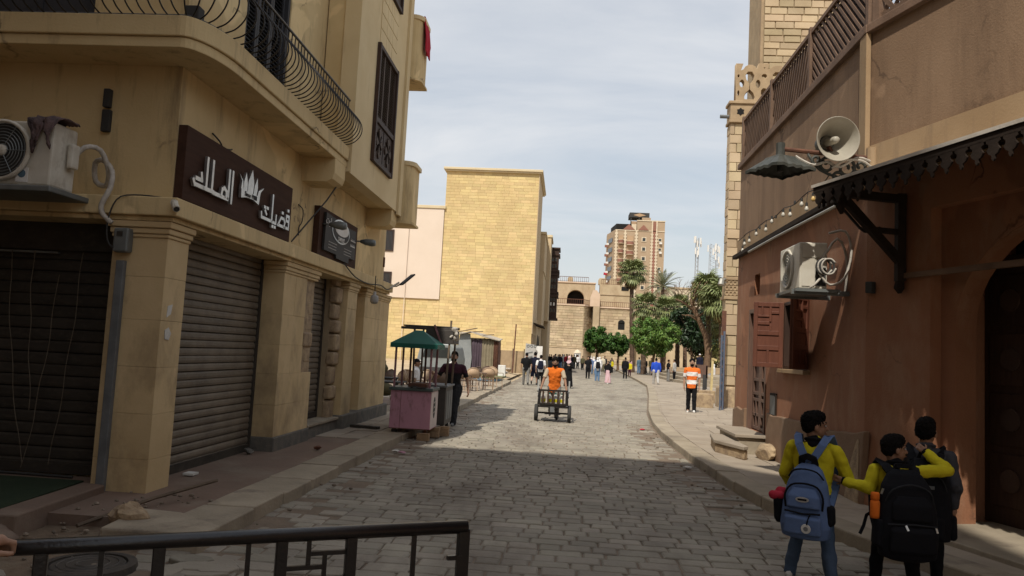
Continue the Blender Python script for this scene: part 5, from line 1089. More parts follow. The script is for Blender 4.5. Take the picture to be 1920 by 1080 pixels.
# ================================================================= yellow stone building
YB = thing('stone_building', 'tall windowless building of pale yellow stone blocks with a recessed pink panel', 'building', (-6, 62, 0))
def B(name, m, mk, par=None, **k): return m.build(name, M[mk], par or YB, **k)
m = MB(); m.box(-10.43, -2.80, 62.12, 71, -.1, 16.3); core = B('stone_wall', m, 'mortar')
m = MB(); m.box(-24, -10.45, 62.12, 70, -.1, 5.6); core2 = B('lower_wall', m, 'mortar')
FF = lambda u, v, d: (u, 62.12-d, v)
masonry(core, FF, -10.45, -2.79, .0, 16.3, .66, .243, .009, .018, M['yellow_block'], 'stone_block', jitter=.12, rank=lambda c: -(c[1]-c[0])*(c[3]-c[2]), proud=.0025, fixed=True)
masonry(core2, FF, -16.5, -10.46, .0, 5.58, .66, .243, .009, .018, M['yellow_block'], 'stone_block', jitter=.12, proud=.0025, fixed=True)
m = MB(); m.box(-24, -10.47, 61.98, 62.5, 5.605, 13.1); pk = B('pink_panel', m, 'pink_plaster', bevel=.03)
m = MB(); m.box(-24, -10.35, 61.9, 62.6, 13.102, 13.36); B('coping', m, 'cornice', bevel=.03)
m = MB(); m.box(-10.62, -2.58, 61.9, 71.2, 16.3, 16.42); m.box(-10.7, -2.48, 61.8, 71.3, 16.421, 16.62); B('cornice', m, 'cornice', bevel=.03)
m = MB(); m.box(-2.80, -2.74, 62.06, 70.0, 3.2, 16.29); B('side_facing', m, 'tan_plaster')
m = MB(); m.box(-2.80, -2.72, 62.3, 70, -.1, 3.19); B('side_base', m, 'carved_stone')
for z0, z1, k in ((9.4, 11.2, 0), (6.3, 7.7, 1)):
    f = MB()
    for a, b, c, d in ((-15.35, -15.26, z0, z1), (-14.6, -14.51, z0, z1), (-15.26, -14.6, z1-.1, z1), (-15.26, -14.6, z0, z0+.1)): f.box(a, b, 61.9, 62.0, c, d)
    w = B('window', f, 'wood_dark'); q = MB(); q.box(-15.26, -14.6, 61.96, 61.975, z0+.1, z1-.1); q.build('pane', M['glass_dark'], w)
    q = MB()
    for i in range(6): q.box(-15.24+.11*i, -15.21+.11*i, 61.91, 61.95, z0+.1, z1-.1)
    q.build('grille', M['wood_dark'], w)
m = MB(); m.tube([(-13.35, 61.9, 0), (-13.3, 61.9, 13)], .03, 6); B('down_pipe', m, 'pink_plaster')
# plastered wings further along the street
WG = thing('plaster_wing', 'tan plastered wing overhanging the street behind the yellow stone building', 'building', (-5, 70, 0))
def G_(name, m, mk, par=None, **k): return m.build(name, M[mk], par or WG, **k)
m = MB(); m.box(-9, -2.36, 71.4, 79, 4.7, 12.8); G_('upper_wall', m, 'tan_plaster')
m = MB(); m.box(-9.1, -2.24, 71.28, 79.1, 12.8, 13.02); m.box(-2.36, -2.28, 71.32, 79, 9.2, 9.32); G_('cornice', m, 'cornice', bevel=.02)
m = MB(); m.box(-9, -2.72, 70.1, 84, -.1, 4.69); gw = G_('ground_wall', m, 'tan_plaster')
m = MB(); m.prism([(71.3, 4.7), (71.3, 4.2), (79, 4.2), (79, 4.7)], lambda u, v, d: (-2.72+d, u, v), 0, .35); G_('soffit_beam', m, 'tan_plaster')
m = MB(); m.add([(-2.70, 63, 4.1), (-2.70, 70, 4.1), (-1.95, 70, 3.9), (-1.95, 63, 3.9)], [(0, 1, 2, 3)]); m.build('awning', M['canopy_wood'], WG, solid=.08)
for a in (72, 75.6): m = MB(); m.prism([(a, .1), (a, 2.2)]+[(a+1.3-1.3*math.cos(i*PI/8), 2.2+1.2*math.sin(i*PI/8)) for i in range(9)]+[(a+2.6, .1)], lambda u, v, d: (-2.71+d, u, v), 0, .02); m.build('arched_opening', M['interior_dark'], gw)
W3 = thing('plaster_wing', 'narrow tan wing standing between the overhanging wing and the dark wooden bay', 'building', (-5, 79, 0))
m = MB(); m.box(-9, -1.98, 79.2, 84.2, 5.0, 13.7); m.build('upper_wall', M['tan_plaster'], W3)
m = MB(); m.box(-9, -1.86, 79.1, 84.3, 13.7, 13.95); m.build('cornice', M['cornice'], W3, bevel=.02)
m = MB(); m.box(-9, -2.1, 84.2, 100, -.1, 13.4); m.build('ground_wall', M['tan_plaster'], W3)
MS = thing('wooden_bay', 'dark carved wooden bay window hanging over the street beside the tan wing', 'bay window', (-2, 85, 5.4))
m = MB(); m.box(-2.05, -1.2, 84.4, 87.4, 5.45, 13.3); m.build('body', M['wood_dark'], MS)
for z in (5.4, 7.9, 8.3, 10.3, 10.7, 12.5, 13.2): m = MB(); m.box(-2.08, -1.05, 84.25, 87.5, z, z+.18); m.build('moulding', M['wood_dark'], MS)
for z in (6.2, 6.9, 7.4, 8.8, 9.5, 11.1, 11.8):
    for x0 in (-1.95, -1.62):
        q = MB(); q.box(x0, x0+.24, 84.32, 84.39, z, z+.42); f = q.build('window', M['wood_old'], MS); q = MB(); q.box(x0+.04, x0+.20, 84.30, 84.315, z+.04, z+.38); q.build('pane', M['glass_dark'] if z != 6.9 else M['white_paint'], f)
# ================================================================= fortress
FT = thing('fortress_wall', 'massive old limestone fortress wall with an arched opening and railings', 'wall', (0, 150, 0))
def F(name, m, mk, par=None, **k): return m.build(name, M[mk], par or FT, **k)
BP = lambda h: [(-16-h, 150-h), (3.2+h, 150-h), (5.0+h, 154-h), (5.0+h, 158), (-16, 158)]
m = MB(); m.prism(BP(0), lambda u, v, d: (u, v, d), -.1, 11.2); ba = F('bastion', m, 'fort_base')
m = MB(); m.prism(BP(.25), lambda u, v, d: (u, v, d), -.1, 2.9); F('bastion_foot', m, 'fort_stone', bevel=.1)
m = MB(); m.prism(BP(.2), lambda u, v, d: (u, v, d), 11.2, 11.5); F('string_course', m, 'fort_pink', bevel=.05)
m = MB(); m.prism(BP(.32), lambda u, v, d: (u, v, d), 2.9, 3.1); F('string_course', m, 'fort_base', bevel=.05)
masonry(ba, lambda u, v, d: (u, 150-d, v), -6, 3.18, 3.2, 11.15, 1.25, .52, .05, .07, M['fort_stone'], 'stone_block', proud=.03, limit=140)
e0, e1 = Vector((3.2, 150)), Vector((5, 154)); el = (e1-e0).length; et = (e1-e0)/el
masonry(ba, lambda u, v, d: (e0.x+et.x*u+.91*d, e0.y+et.y*u-.41*d, v), 0, el, 3.2, 11.15, 1.2, .52, .05, .07, M['fort_stone'], 'stone_block', proud=.03, limit=40)
archw = [(-16, 11.3), (-.15, 11.3), (-.15, 13.0)]+[(1.55-1.7*math.cos(i*PI/14), 13.0+1.65*math.sin(i*PI/14)) for i in range(1, 14)]+[(3.25, 13.0), (3.25, 11.3), (5.4, 11.3), (5.4, 16.0), (-16, 16.0)]
m = MB(); m.prism(archw, lambda u, v, d: (u, 154+d, v), 0, 2.5); F('upper_wall', m, 'fort_stone')
m = MB(); m.box(-1.5, 4.6, 156.6, 157, 11, 15.6); F('arch_interior', m, 'interior_dark')
m = MB(); m.box(-16, 5.5, 153.8, 156.6, 16.0, 16.25); F('coping', m, 'fort_pink', bevel=.05)
m = MB(); m.prism([(4.4, 11.3), (6.3, 11.3), (6.3, 13.7), (5.6, 14.5), (4.9, 14.5), (4.4, 13.0)], lambda u, v, d: (u, v*0+150.9+d, v), 0, 3.0); F('buttress_cap', m, 'fort_pink')
m = MB(); m.box(5.05, 6.3, 150.9, 155, -.1, 11.29); F('buttress', m, 'fort_stone', bevel=.08)
m = MB(); grid_wall(m, lambda u, v, d: (u, 151.8-d, v), 6.3, 12.9, -.1, 11.1, [(10.05, 11.35, 7.0, 8.4)], -2, 0); rw = F('curtain_wall', m, 'fort_base')
m = MB(); m.prism([(10.05, 8.4)]+[(10.7-.65*math.cos(i*PI/8), 8.4+.55*math.sin(i*PI/8)) for i in range(1, 8)]+[(11.35, 8.4)], lambda u, v, d: (u, 151.71-d, v), 0, .02); m.box(10.05, 11.35, 151.85, 151.9, 7, 8.4); F('arched_window', m, 'interior_dark')
masonry(rw, lambda u, v, d: (u, 151.8-d, v), 6.35, 12.85, .2, 11.05, 1.25, .52, .05, .07, M['fort_stone'], 'stone_block', proud=.03, limit=110, skip=lambda a, b, c, d: b > 10.0 and a < 11.4 and d > 6.95 and c < 9.0)
m = MB(); m.box(6.3, 13.0, 151.5, 154, 11.1, 11.35); F('coping', m, 'fort_pink', bevel=.04)
m = MB(); m.box(6.3, 12.3, 154, 157, 11, 16.0); m.box(6.3, 12.4, 153.85, 154, 13.9, 14.1); F('upper_wall', m, 'fort_stone')
m = MB(); m.box(10.6, 12.0, 153.93, 154.0, 14.9, 15.7); F('dark_window', m, 'interior_dark')
m = MB(); m.box(12.9, 60, 156, 160, -.1, 10.5); F('curtain_wall', m, 'fort_stone')
for x0, x1, y in ((-.2, .9, 155), (6.0, 7.6, 155.5), (8.2, 9.6, 155.5)):
    m = MB(); m.prism([(x0, 16), (x1, 16), (x1, 17), (x1-.25, 17.4), (x0+.25, 17.4), (x0, 17)], lambda u, v, d: (u, y+d, v), 0, .8); F('merlon', m, 'fort_base', bevel=.06)
def railing(x0, x1, y0, y1, z):
    q = MB(); q.beam((x0, y0, z+1.0), (x1, y1, z+1.0), .09, .09); q.beam((x0, y0, z+.12), (x1, y1, z+.12), .06, .06); r_ = F('railing', q, 'rust'); n = int((Vector((x1, y1))-Vector((x0, y0))).length/.38)
    for i in range(n+1):
        t = i/n; p = (x0+(x1-x0)*t, y0+(y1-y0)*t); b = MB(); b.beam((*p, z), (*p, z+1.0), .06, .06); b.build('baluster', M['rust'], r_)
railing(-2.6, 3.1, 150.2, 150.2, 11.5); railing(3.2, 4.9, 150.3, 154, 11.5); railing(-2.4, 4.0, 154, 154, 16.25); railing(6.6, 10.5, 154.2, 154.2, 16.0); railing(6.4, 12.8, 151.9, 151.9, 11.35)
bt = thing('sentry_booth', 'small white sentry booth with a domed roof at the foot of the fortress', 'booth', (2.2, 140, 0))
m = MB(); m.tube([(2.2, 140, -.05), (2.2, 140, 2.0)], .62, 10); m.build('body', M['white_paint'], bt); m = MB(); m.lathe((2.2, 140, 2.0), [(.75, 0), (.7, .12), (.45, .45), (.12, .62), (.001, .66)], 12); m.build('dome', M['flat_cream'], bt, smooth=True); m = MB(); m.box(1.95, 2.45, 139.36, 139.45, .7, 1.75); m.build('window', M['interior_dark'], bt)
# ================================================================= apartment tower block
AP = thing('apartment_block', 'tall brown apartment block with white quoins and stacked balconies behind the fortress', 'building', (20, 240, 0))
def P_(name, m, mk, par=None, **k): return m.build(name, M[mk], par or AP, **k)
m = MB(); m.prism([(11.9, 251), (14.0, 240), (29.2, 240), (29.2, 256), (12, 256)], lambda u, v, d: (u, v, d), -.1, 41.5); P_('wall', m, 'flat_tan')
m = MB(); m.box(20.6, 29.2, 240.02, 256, 41.5, 44.5); P_('upper_wall', m, 'flat_tan')
m = MB(); m.box(13.9, 29.3, 239.85, 240.0, 41.2, 41.45); m.box(20.5, 29.3, 239.85, 240, 44.4, 44.7); P_('coping', m, 'flat_cream')
for px, w in ((14.0, .55), (16.75, .5), (20.2, .55), (25.1, .4), (26.5, .4)):
    st = MB(); st.box(px, px+w, 239.75, 239.99, 0, 41.2 if px < 22 else 44.4); s_ = P_('quoin_strip', st, 'flat_cream'); q = MB()
    z = 20
    while z < 41: q.box(px-.22, px+w+.22, 239.78, 239.98, z, z+.5); z += 1.0
    q.build('quoins', M['flat_cream'], s_, kind='stuff')
m = MB(); m.box(25.5, 26.5, 239.85, 239.99, 0, 44.3); P_('maroon_strip', m, 'flat_maroon')
for k in range(10):
    z = 38.6-3.02*k
    f = MB(); f.box(22.1, 23.6, 239.86, 239.99, z-.75, z+.75); w = P_('window', f, 'flat_cream'); q = MB(); q.box(22.4, 23.3, 239.82, 239.85, z-.5, z+.5); q.build('pane', M['glass_dark'], w)
    if k in (0, 1, 3, 5): 
        f = MB(); f.box(27.2, 28.4, 239.86, 239.99, z-.5, z+.6); w = P_('window', f, 'flat_cream'); q = MB(); q.box(27.4, 28.2, 239.82, 239.85, z-.3, z+.4); q.build('pane', M['glass_dark'], w)
        q = MB(); q.box(27.6, 28.4, 239.3, 239.8, z-1.3, z-.7); P_('cooling_unit', q, 'white_paint')
    q = MB(); q.box(15.0, 16.5, 239.7, 239.99, z-1.6, z+1.0); q.box(17.6, 19.6, 239.7, 239.99, z-1.6, z+1.0); P_('loggia', q, 'flat_side'); 
    for (a, b, o) in ((14.9, 16.6, .0), (17.4, 19.7, .0)):
        mid = (a+b)/2; pts = [(a, 239.69)]+[(mid-(b-a)/2*math.cos(i*PI/8), 239.6-1.1*math.sin(i*PI/8)) for i in range(9)]+[(b, 239.69)]
        zz = z-1.9 if a > 17 else z-1.5
        q = MB(); q.prism(pts, lambda u, v, d: (u, v, d), zz, zz+1.0); bl_ = P_('balcony', q, 'flat_maroon'); q = MB(); q.prism([(x, y-.06) for x, y in pts], lambda u, v, d: (u, v, d), zz+1.0, zz+1.12); q.prism([(x, y-.06) for x, y in pts], lambda u, v, d: (u, v, d), zz-.12, zz); q.build('rim', M['flat_cream'], bl_)
    q = MB(); q.prism([(12.2, z-.7), (13.2, z-.7), (13.2, z+.7), (12.2, z+.7)], lambda u, v, d: (u-.0, 250.3-(u-11.9)*5.24-d, v), .2, .4); P_('window', q, 'glass_dark')
    q = MB(); q.box(11.6, 12.4, 246.5, 247.3, z-1.2, z-.6); P_('cooling_unit', q, 'white_paint')
    if k < 8: q = MB(); q.box(11.2, 12.3, 248.5, 249.6, z-1.6, z-.9); P_('side_balcony', q, 'flat_maroon' if k != 3 else 'red')
m = MB(); m.prism([(16.2, 41.5), (20.0, 41.5), (18.1, 43.3)], lambda u, v, d: (u, 239.8+d, v), 0, 2); P_('gable', m, 'flat_maroon'); m = MB(); m.prism([(21.0, 41.5), (24.2, 41.5), (22.6, 43.2)], lambda u, v, d: (u, 239.8+d, v), -.1, .2); P_('gable', m, 'flat_maroon')
m = MB(); m.prism([(13, 250, ), (14.2, 240.5), (19, 240.5), (19, 254)], lambda u, v, d: (u, v, d), 41.6, 43.4); P_('roof_screen', m, 'interior_dark')
m = MB(); m.box(18.9, 20.4, 240.2, 242, 41.5, 43.4); P_('water_tank', m, 'flat_cream')
m = MB(); m.box(18.4, 24.6, 243, 249, 46.1, 47.6); P_('roof_canopy', m, 'ac_dark'); m = MB(); m.prism([(19.5, 46.8), (21.5, 47.4), (23.5, 46.8), (21.5, 46.3)], lambda u, v, d: (u, 242.99-d, v), 0, .05); P_('canopy_pattern', m, 'flat_side')
for x in (18.7, 21.3, 24.2): m = MB(); m.box(x, x+.25, 243.1, 243.4, 43, 46.1); P_('canopy_post', m, 'ac_dark')
m = MB(); m.box(19, 24.5, 243.5, 248, 41.5, 44.9); P_('penthouse', m, 'flat_side'); m = MB(); m.box(22.3, 25, 242.5, 246, 43.9, 46); P_('penthouse', m, 'flat_tan')
# side building glimpsed behind the palms
for lab, (x0, x1, y, z1), mk, nw in (('low cream building half hidden behind the palm crowns', (26, 38, 200, 20), 'flat_cream', 4), ('flat roofed buff building below the telecom masts', (36, 52, 215, 24), 'flat_cream', 5)):
    b = thing('low_building', lab, 'building', (x0, y, 0)); m = MB(); m.box(x0, x1, y, y+12, -.1, z1); m.build('wall', M[mk], b); m = MB(); m.box(x0-.2, x1+.2, y-.2, y+12, z1, z1+.4); m.build('coping', M['fort_base'], b)
    for i in range(nw):
        for k in range(3): m = MB(); a = x0+1.2+i*(x1-x0-2)/nw; m.box(a, a+1.3, y-.08, y-.01, z1-3.2-3.2*k, z1-1.6-3.2*k); m.build('window', M['glass_dark'], b)
for lab, X_, zb, zt, w in (('slender telecom mast with a cluster of panel antennas', 42.6, 20, 43, .5), ('wide lattice telecom mast with many dishes and panels', 48.0, 20, 41, 1.3)):
    t = thing('telecom_mast', lab, 'mast', (X_, 260, 0)); m = MB()
    for sx_ in (-w, w):
        for sy in (-w, w): m.beam((X_+sx_, 260+sy, zb), (X_+sx_*.8, 260+sy*.8, zt), .16, .16)
    z = zb
    while z < zt-1: m.beam((X_-w, 260-w, z), (X_+w, 260-w, z+1.4), .1, .1); m.beam((X_+w, 260-w, z), (X_-w, 260-w, z+1.4), .1, .1); z += 1.4
    m.build('lattice', M['pole_grey'], t)
    rr = random.Random(int(X_))
    for i in range(9):
        a = rr.uniform(0, 6.3); z = zt-rr.uniform(.5, 8); r_ = w+.7
        q = MB(); q.box(X_+r_*math.cos(a)-.2, X_+r_*math.cos(a)+.2, 260-abs(r_*math.sin(a))-.15, 260-abs(r_*math.sin(a))+.15, z-1.1, z+1.1); q.beam((X_, 260, z), (X_+r_*math.cos(a), 260-abs(r_*math.sin(a)), z), .1, .1); q.build('antenna', M['white_paint'], t)
# ================================================================= vegetation
def leaf_cloud(centre, radii, n, size, seed, clumps=26, thick=.55, fill=.25, flat=.0):
    rr = random.Random(seed); cs = []
    for i in range(clumps):
        while True:
            d = Vector((rr.gauss(0, 1), rr.gauss(0, 1), rr.gauss(0, 1)))
            if d.length > .01: break
        d.normalize(); k = rr.uniform(.45, 1.0) if rr.random() > fill else rr.uniform(.1, .5)
        cs.append((Vector((d.x*radii[0]*k, d.y*radii[1]*k, d.z*radii[2]*k)), rr.uniform(.14, .30)*min(radii)*(1.5 if clumps < 60 else 1.0)))
    mb = MB()
    for i in range(n):
        c, r_ = cs[rr.randrange(clumps)]
        d = Vector((rr.gauss(0, 1), rr.gauss(0, 1), rr.gauss(0, 1))); d.normalize(); p = c+d*r_*rr.uniform(.55, 1.0)
        q = Vector((p.x/radii[0], p.y/radii[1], p.z/radii[2]))
        lim = 1.02+.16*rr.random()**2
        if q.length > lim: p = p*(lim/q.length)
        p += Vector(centre); s = size*rr.uniform(.6, 1.3)
        nrm = (d+Vector((rr.gauss(0, .5), rr.gauss(0, .5), rr.gauss(.35, .5)))).normalized(); a = nrm.orthogonal().normalized(); a.rotate(Matrix.Rotation(rr.uniform(0, 6.28), 3, nrm)); b = nrm.cross(a)
        b0 = len(mb.v); mb.v += [tuple(p-a*s), tuple(p-a*s*.1+b*s*.42+nrm*s*.1), tuple(p+a*s), tuple(p-a*s*.1-b*s*.42+nrm*s*.1)]
        mb.f += [(b0, b0+1, b0+2), (b0, b0+2, b0+3)]
    return mb
def limbs(base, top, r0, r1, n, spread, seed):
    rr = random.Random(seed); mb = MB(); b, t = Vector(base), Vector(top)
    mb.tube([b, b+(t-b)*.35+Vector((rr.uniform(-.1, .1), 0, 0)), b+(t-b)*.7+Vector((rr.uniform(-.15, .15), 0, 0)), t], [r0, r0*.8, r0*.65, r1], 8)
    for i in range(n):
        a = 2*PI*i/n+rr.uniform(-.3, .3); s = b+(t-b)*rr.uniform(.6, .95); e = s+Vector((math.cos(a)*spread, math.sin(a)*spread, rr.uniform(.5, 1.3)*spread)); mid = (s+e)/2+Vector((0, 0, -.1*spread))
        mb.tube([s, mid, e], [r0*.5, r0*.35, r0*.12], 6)
    return mb
def round_tree(lab, x, y, zc, rx, rz, n, mk, seed, ls=.16, clumps=30, group='trimmed round trees on the square'):
    t = thing('round_tree', lab, 'tree', (x, y, 0), group)
    limbs((x, y, -.05), (x, y, zc), .17, .08, 7, rx*.6, seed).build('trunk', M['bark'], t)
    leaf_cloud((x, y, zc), (rx, rx, rz), n, ls, seed, clumps).build('crown', M[mk], t)
round_tree('largest round trimmed tree with bright green foliage in the middle of the square', 8.5, 75, 3.85, 2.55, 1.85, 17000, 'leaf_bright', 1, .15, 150)
round_tree('dark green round tree in front of the fortress bastion beside the street', 3.5, 89, 3.55, 1.95, 1.45, 10000, 'leaf_mid', 2, .16, 110)
round_tree('smaller round tree squeezed between the bastion tree and the largest tree', 6.3, 92, 3.2, 1.7, 1.35, 8500, 'leaf_mid', 3, .16, 90)
round_tree('dark glossy leaved tree in shade behind the leaning trunk', 13.3, 82, 4.8, 2.7, 2.5, 6500, 'leaf_dark', 4, .22, 50, None)
round_tree('low olive shrub tree growing against the garden wall', 15.8, 84, 3.4, 2.4, 2.3, 3800, 'leaf_dry', 5, .2, 40, None)
# leaning tree with curved trunk and drooping dry foliage
lt_ = thing('leaning_tree', 'leaning tree with thick curved brown trunk and drooping dry yellow green foliage', 'tree', (12.96, 72, 0))
m = MB(); m.tube([(12.96, 72, -.05), (13.0, 72, 1.1), (13.1, 72, 2.6), (12.85, 72, 4.0), (12.25, 72, 5.3), (11.7, 72, 6.4), (11.35, 72, 7.4)], [.36, .32, .30, .27, .24, .19, .12], 10)
rr = random.Random(11)
for i in range(16):
    s = Vector((12.25-.06*i, 72, 5.2+.13*i)); a = rr.uniform(0, 6.28); e = s+Vector((math.cos(a)*rr.uniform(.8, 2.2), math.sin(a)*1.4, rr.uniform(.2, 2.2))); m.tube([s, (s+e)/2+Vector((0, 0, .2)), e, e+Vector((rr.uniform(-.3, .5), 0, -.3))], [.09, .06, .03, .01], 5)
m.build('trunk', M['bark'], lt_, smooth=True)
def droop(centre, radii, n, seed, ln=(.5, 1.1), w=.035):
    rr = random.Random(seed); mb = MB()
    for i in range(n):
        while True:
            d = Vector((rr.uniform(-1, 1), rr.uniform(-1, 1), rr.uniform(-1, 1)))
            if d.length < 1: break
        p = Vector(centre)+Vector((d.x*radii[0], d.y*radii[1], d.z*radii[2])); a = rr.uniform(0, 6.28); l = rr.uniform(*ln); o = Vector((math.cos(a), math.sin(a), 0)); sd = Vector((-o.y, o.x, 0))*w
        h_ = rr.uniform(-.35, .8); q = [p, p+o*l*.35+Vector((0, 0, .05-l*.1*h_)), p+o*l*.65-Vector((0, 0, l*.4*h_)), p+o*l*.85-Vector((0, 0, l*.8*h_))]; b0 = len(mb.v)
        for j, v in enumerate(q): k = (1, 1, .8, .1)[j]; mb.v += [tuple(v-sd*k), tuple(v+sd*k)]
        for j in range(3): mb.f.append((b0+2*j, b0+2*j+1, b0+2*j+3, b0+2*j+2))
    return mb
droop((12.3, 72, 7.8), (2.3, 1.8, 1.3), 380, 21, (.3, .8), .03).build('foliage', M['leaf_dry'], lt_)
droop((14.0, 72, 5.8), (1.2, 1.5, 2.4), 800, 22, (.3, .8), .03).build('foliage', M['leaf_dry'], lt_)
droop((14.4, 71, 2.8), (1.2, 1.2, 1.5), 700, 23, (.3, .8)).build('foliage', M['leaf_dry'], lt_)
bt_ = thing('bare_tree', 'bare leafless tree with tangled brown twigs behind the date palm', 'tree', (13.4, 88, 0)); m = MB()
m.tube([(13.5, 88, -.05), (13.4, 88, 4), (13.3, 88, 7.5)], [.25, .2, .14], 8); rr = random.Random(31)
def twig(s, d, l, r_, k):
    e = s+d*l+Vector((rr.uniform(-.2, .2), 0, rr.uniform(-.1, .2)))*l; m.tube([s, (s+e)/2+Vector((rr.uniform(-.1, .1), 0, rr.uniform(-.1, .1)))*l, e], [r_, r_*.8, r_*.5], 4)
    if k > 0:
        for _ in range(3): twig(e if rr.random() > .3 else (s+e)/2, (d+Vector((rr.uniform(-.9, .9), rr.uniform(-.7, .7), rr.uniform(-.5, .6)))).normalized(), l*.68, r_*.55, k-1)
for i in range(9): twig(Vector((13.3, 88, 6.2+.2*i)), Vector((math.cos(i*2.4)*1.0, math.sin(i*2.4)*.6, .75)).normalized(), 1.6, .08, 3)
m.build('branches', M['twig'], bt_)
# palms: each frond is a part
def fan_mesh(seed, blades=15, R_=1.15):
    rr = random.Random(seed); mb = MB(); mb.tube([(0, 0, 0), (.5, 0, .05), (.95, 0, 0)], [.03, .025, .02], 4)
    for i in range(blades):
        a = -1.75+3.5*i/(blades-1); l = R_*(1-.18*abs(a)/1.75)*rr.uniform(.9, 1.05); c = Vector((.95, 0, 0)); d = Vector((math.cos(a), math.sin(a), 0)); s = Vector((-d.y, d.x, 0))*.075
        p1, p2, p3 = c+d*l*.45+Vector((0, 0, .04)), c+d*l*.8-Vector((0, 0, .10)), c+d*l*.95-Vector((0, 0, .42*rr.uniform(.6, 1.3)))
        b0 = len(mb.v); mb.v += [tuple(c-s*.3), tuple(c+s*.3), tuple(p1-s), tuple(p1+s), tuple(p2-s*.7), tuple(p2+s*.7), tuple(p3)]
        mb.f += [(b0, b0+1, b0+3, b0+2), (b0+2, b0+3, b0+5, b0+4), (b0+4, b0+5, b0+6)]
    me = bpy.data.meshes.new('frond'); me.from_pydata(mb.v, [], mb.f); return me
def date_mesh(seed, L_=2.6):
    rr = random.Random(seed); mb = MB(); N = 22; P = [Vector((L_*t*(1-.12*t), 0, .55*L_*(t*.55-t*t*.62))) for t in [i/N for i in range(N+1)]]
    mb.tube(P, [.035*(1-.8*i/N)+.006 for i in range(N+1)], 4)
    for i in range(3, N+1):
        for s in (-1, 1):
            l = .55*math.sin(PI*min(1, .25+.8*i/N))*rr.uniform(.85, 1.1); p = P[i]; t = (P[i]-P[i-1]).normalized(); d = (t*.75+Vector((0, s*.75, .22))).normalized(); w = t*.022; e = p+d*l-Vector((0, 0, .12*l)); b0 = len(mb.v)
            mb.v += [tuple(p-w), tuple(p+w), tuple(p+d*l*.6+w), tuple(p+d*l*.6-w), tuple(e)]; mb.f += [(b0, b0+1, b0+2, b0+3), (b0+3, b0+2, b0+4)]
    me = bpy.data.meshes.new('frond'); me.from_pydata(mb.v, [], mb.f); return me
FANS = [fan_mesh(i) for i in range(3)]; DATES = [date_mesh(i) for i in range(3)]
DRY = [fan_mesh(9+i, 11, .9) for i in range(2)]
for me in FANS: me.materials.append(M['frond_green'])
for me in DATES: me.materials.append(M['frond_grey'])
for me in DRY: me.materials.append(M['frond_dry'])
def palm(name, lab, x, y, zc, kind, n, sc, seed, dry=10, lean=0, r0=.24, group=None):
    t = thing(name, lab, 'palm tree', (x+lean, y, 0), group); rr = random.Random(seed)
    m = MB(); K = 26; pts = [(x+lean*(1-i/K)**1.5, y, -.05+(zc+.1)*i/K) for i in range(K+1)]; m.tube(pts, [r0*(1.15-.3*i/K)*(1.08 if i % 2 else .94) for i in range(K+1)], 9); m.build('trunk', M['palm_bark'], t)
    if kind == 'fan': m = MB(); m.ell((x, y, zc-.5), (r0*1.5, r0*1.5, .8), 9, 7); m.build('crown_base', M['palm_bark'], t)
    for i in range(n):
        a = i*2.399+rr.uniform(-.2, .2); el_ = R(78-125*(i/n)**.85)+rr.uniform(-.12, .12)
        inst((FANS if kind == 'fan' else DATES)[i % 3], 'frond', t, (x, y, zc+rr.uniform(-.1, .1)), (sc*rr.uniform(.85, 1.1),)*3, (rr.uniform(-.25, .25), -el_, a))
    for i in range(dry):
        a = i*2.399+1; inst(DRY[i % 2], 'dry_frond', t, (x, y, zc-.35), (sc*rr.uniform(.7, .95),)*3, (0, R(rr.uniform(55, 82)), a))
palm('fan_palm', 'tallest fan palm with dense round head in front of the brown apartment block', 6.95, 85, 11.0, 'fan', 40, .98, 1, 16, .45)
palm('date_palm', 'date palm with long grey green arching feather fronds', 11.2, 92, 10.3, 'date', 34, 1.12, 2, 0, .3)
palm('fan_palm', 'short fan palm just beside the trunk of the tallest palm', 7.95, 80, 7.0, 'fan', 34, .92, 3, 12, .1)
palm('fan_palm', 'fan palm with faded fronds between the short palm and the leaning tree', 10.7, 84, 7.0, 'fan', 32, .9, 4, 18, -.2)
palm('fan_palm', 'bushy fan palm rising just behind the crown of the leaning tree', 13.2, 73.5, 8.5, 'fan', 44, 1.0, 5, 22, .5)
palm('fan_palm', 'fan palm partly covered by the old stone tower', 16.2, 86, 8.2, 'fan', 32, 1.05, 6, 10, .2)
palm('fan_palm', 'young fan palm low among the palms behind the dark leaved tree', 12.4, 87, 7.6, 'fan', 30, .9, 7, 10, .1)
palm('fan_palm', 'low fan palm at the garden edge right beside the old pier', 15.4, 77, 5.6, 'fan', 30, .95, 8, 14, .1)
palm('fan_palm', 'broad sunlit fan palm spreading in front of the leaning tree', 13.9, 70.4, 7.3, 'fan', 42, 1.2, 9, 20, .15)
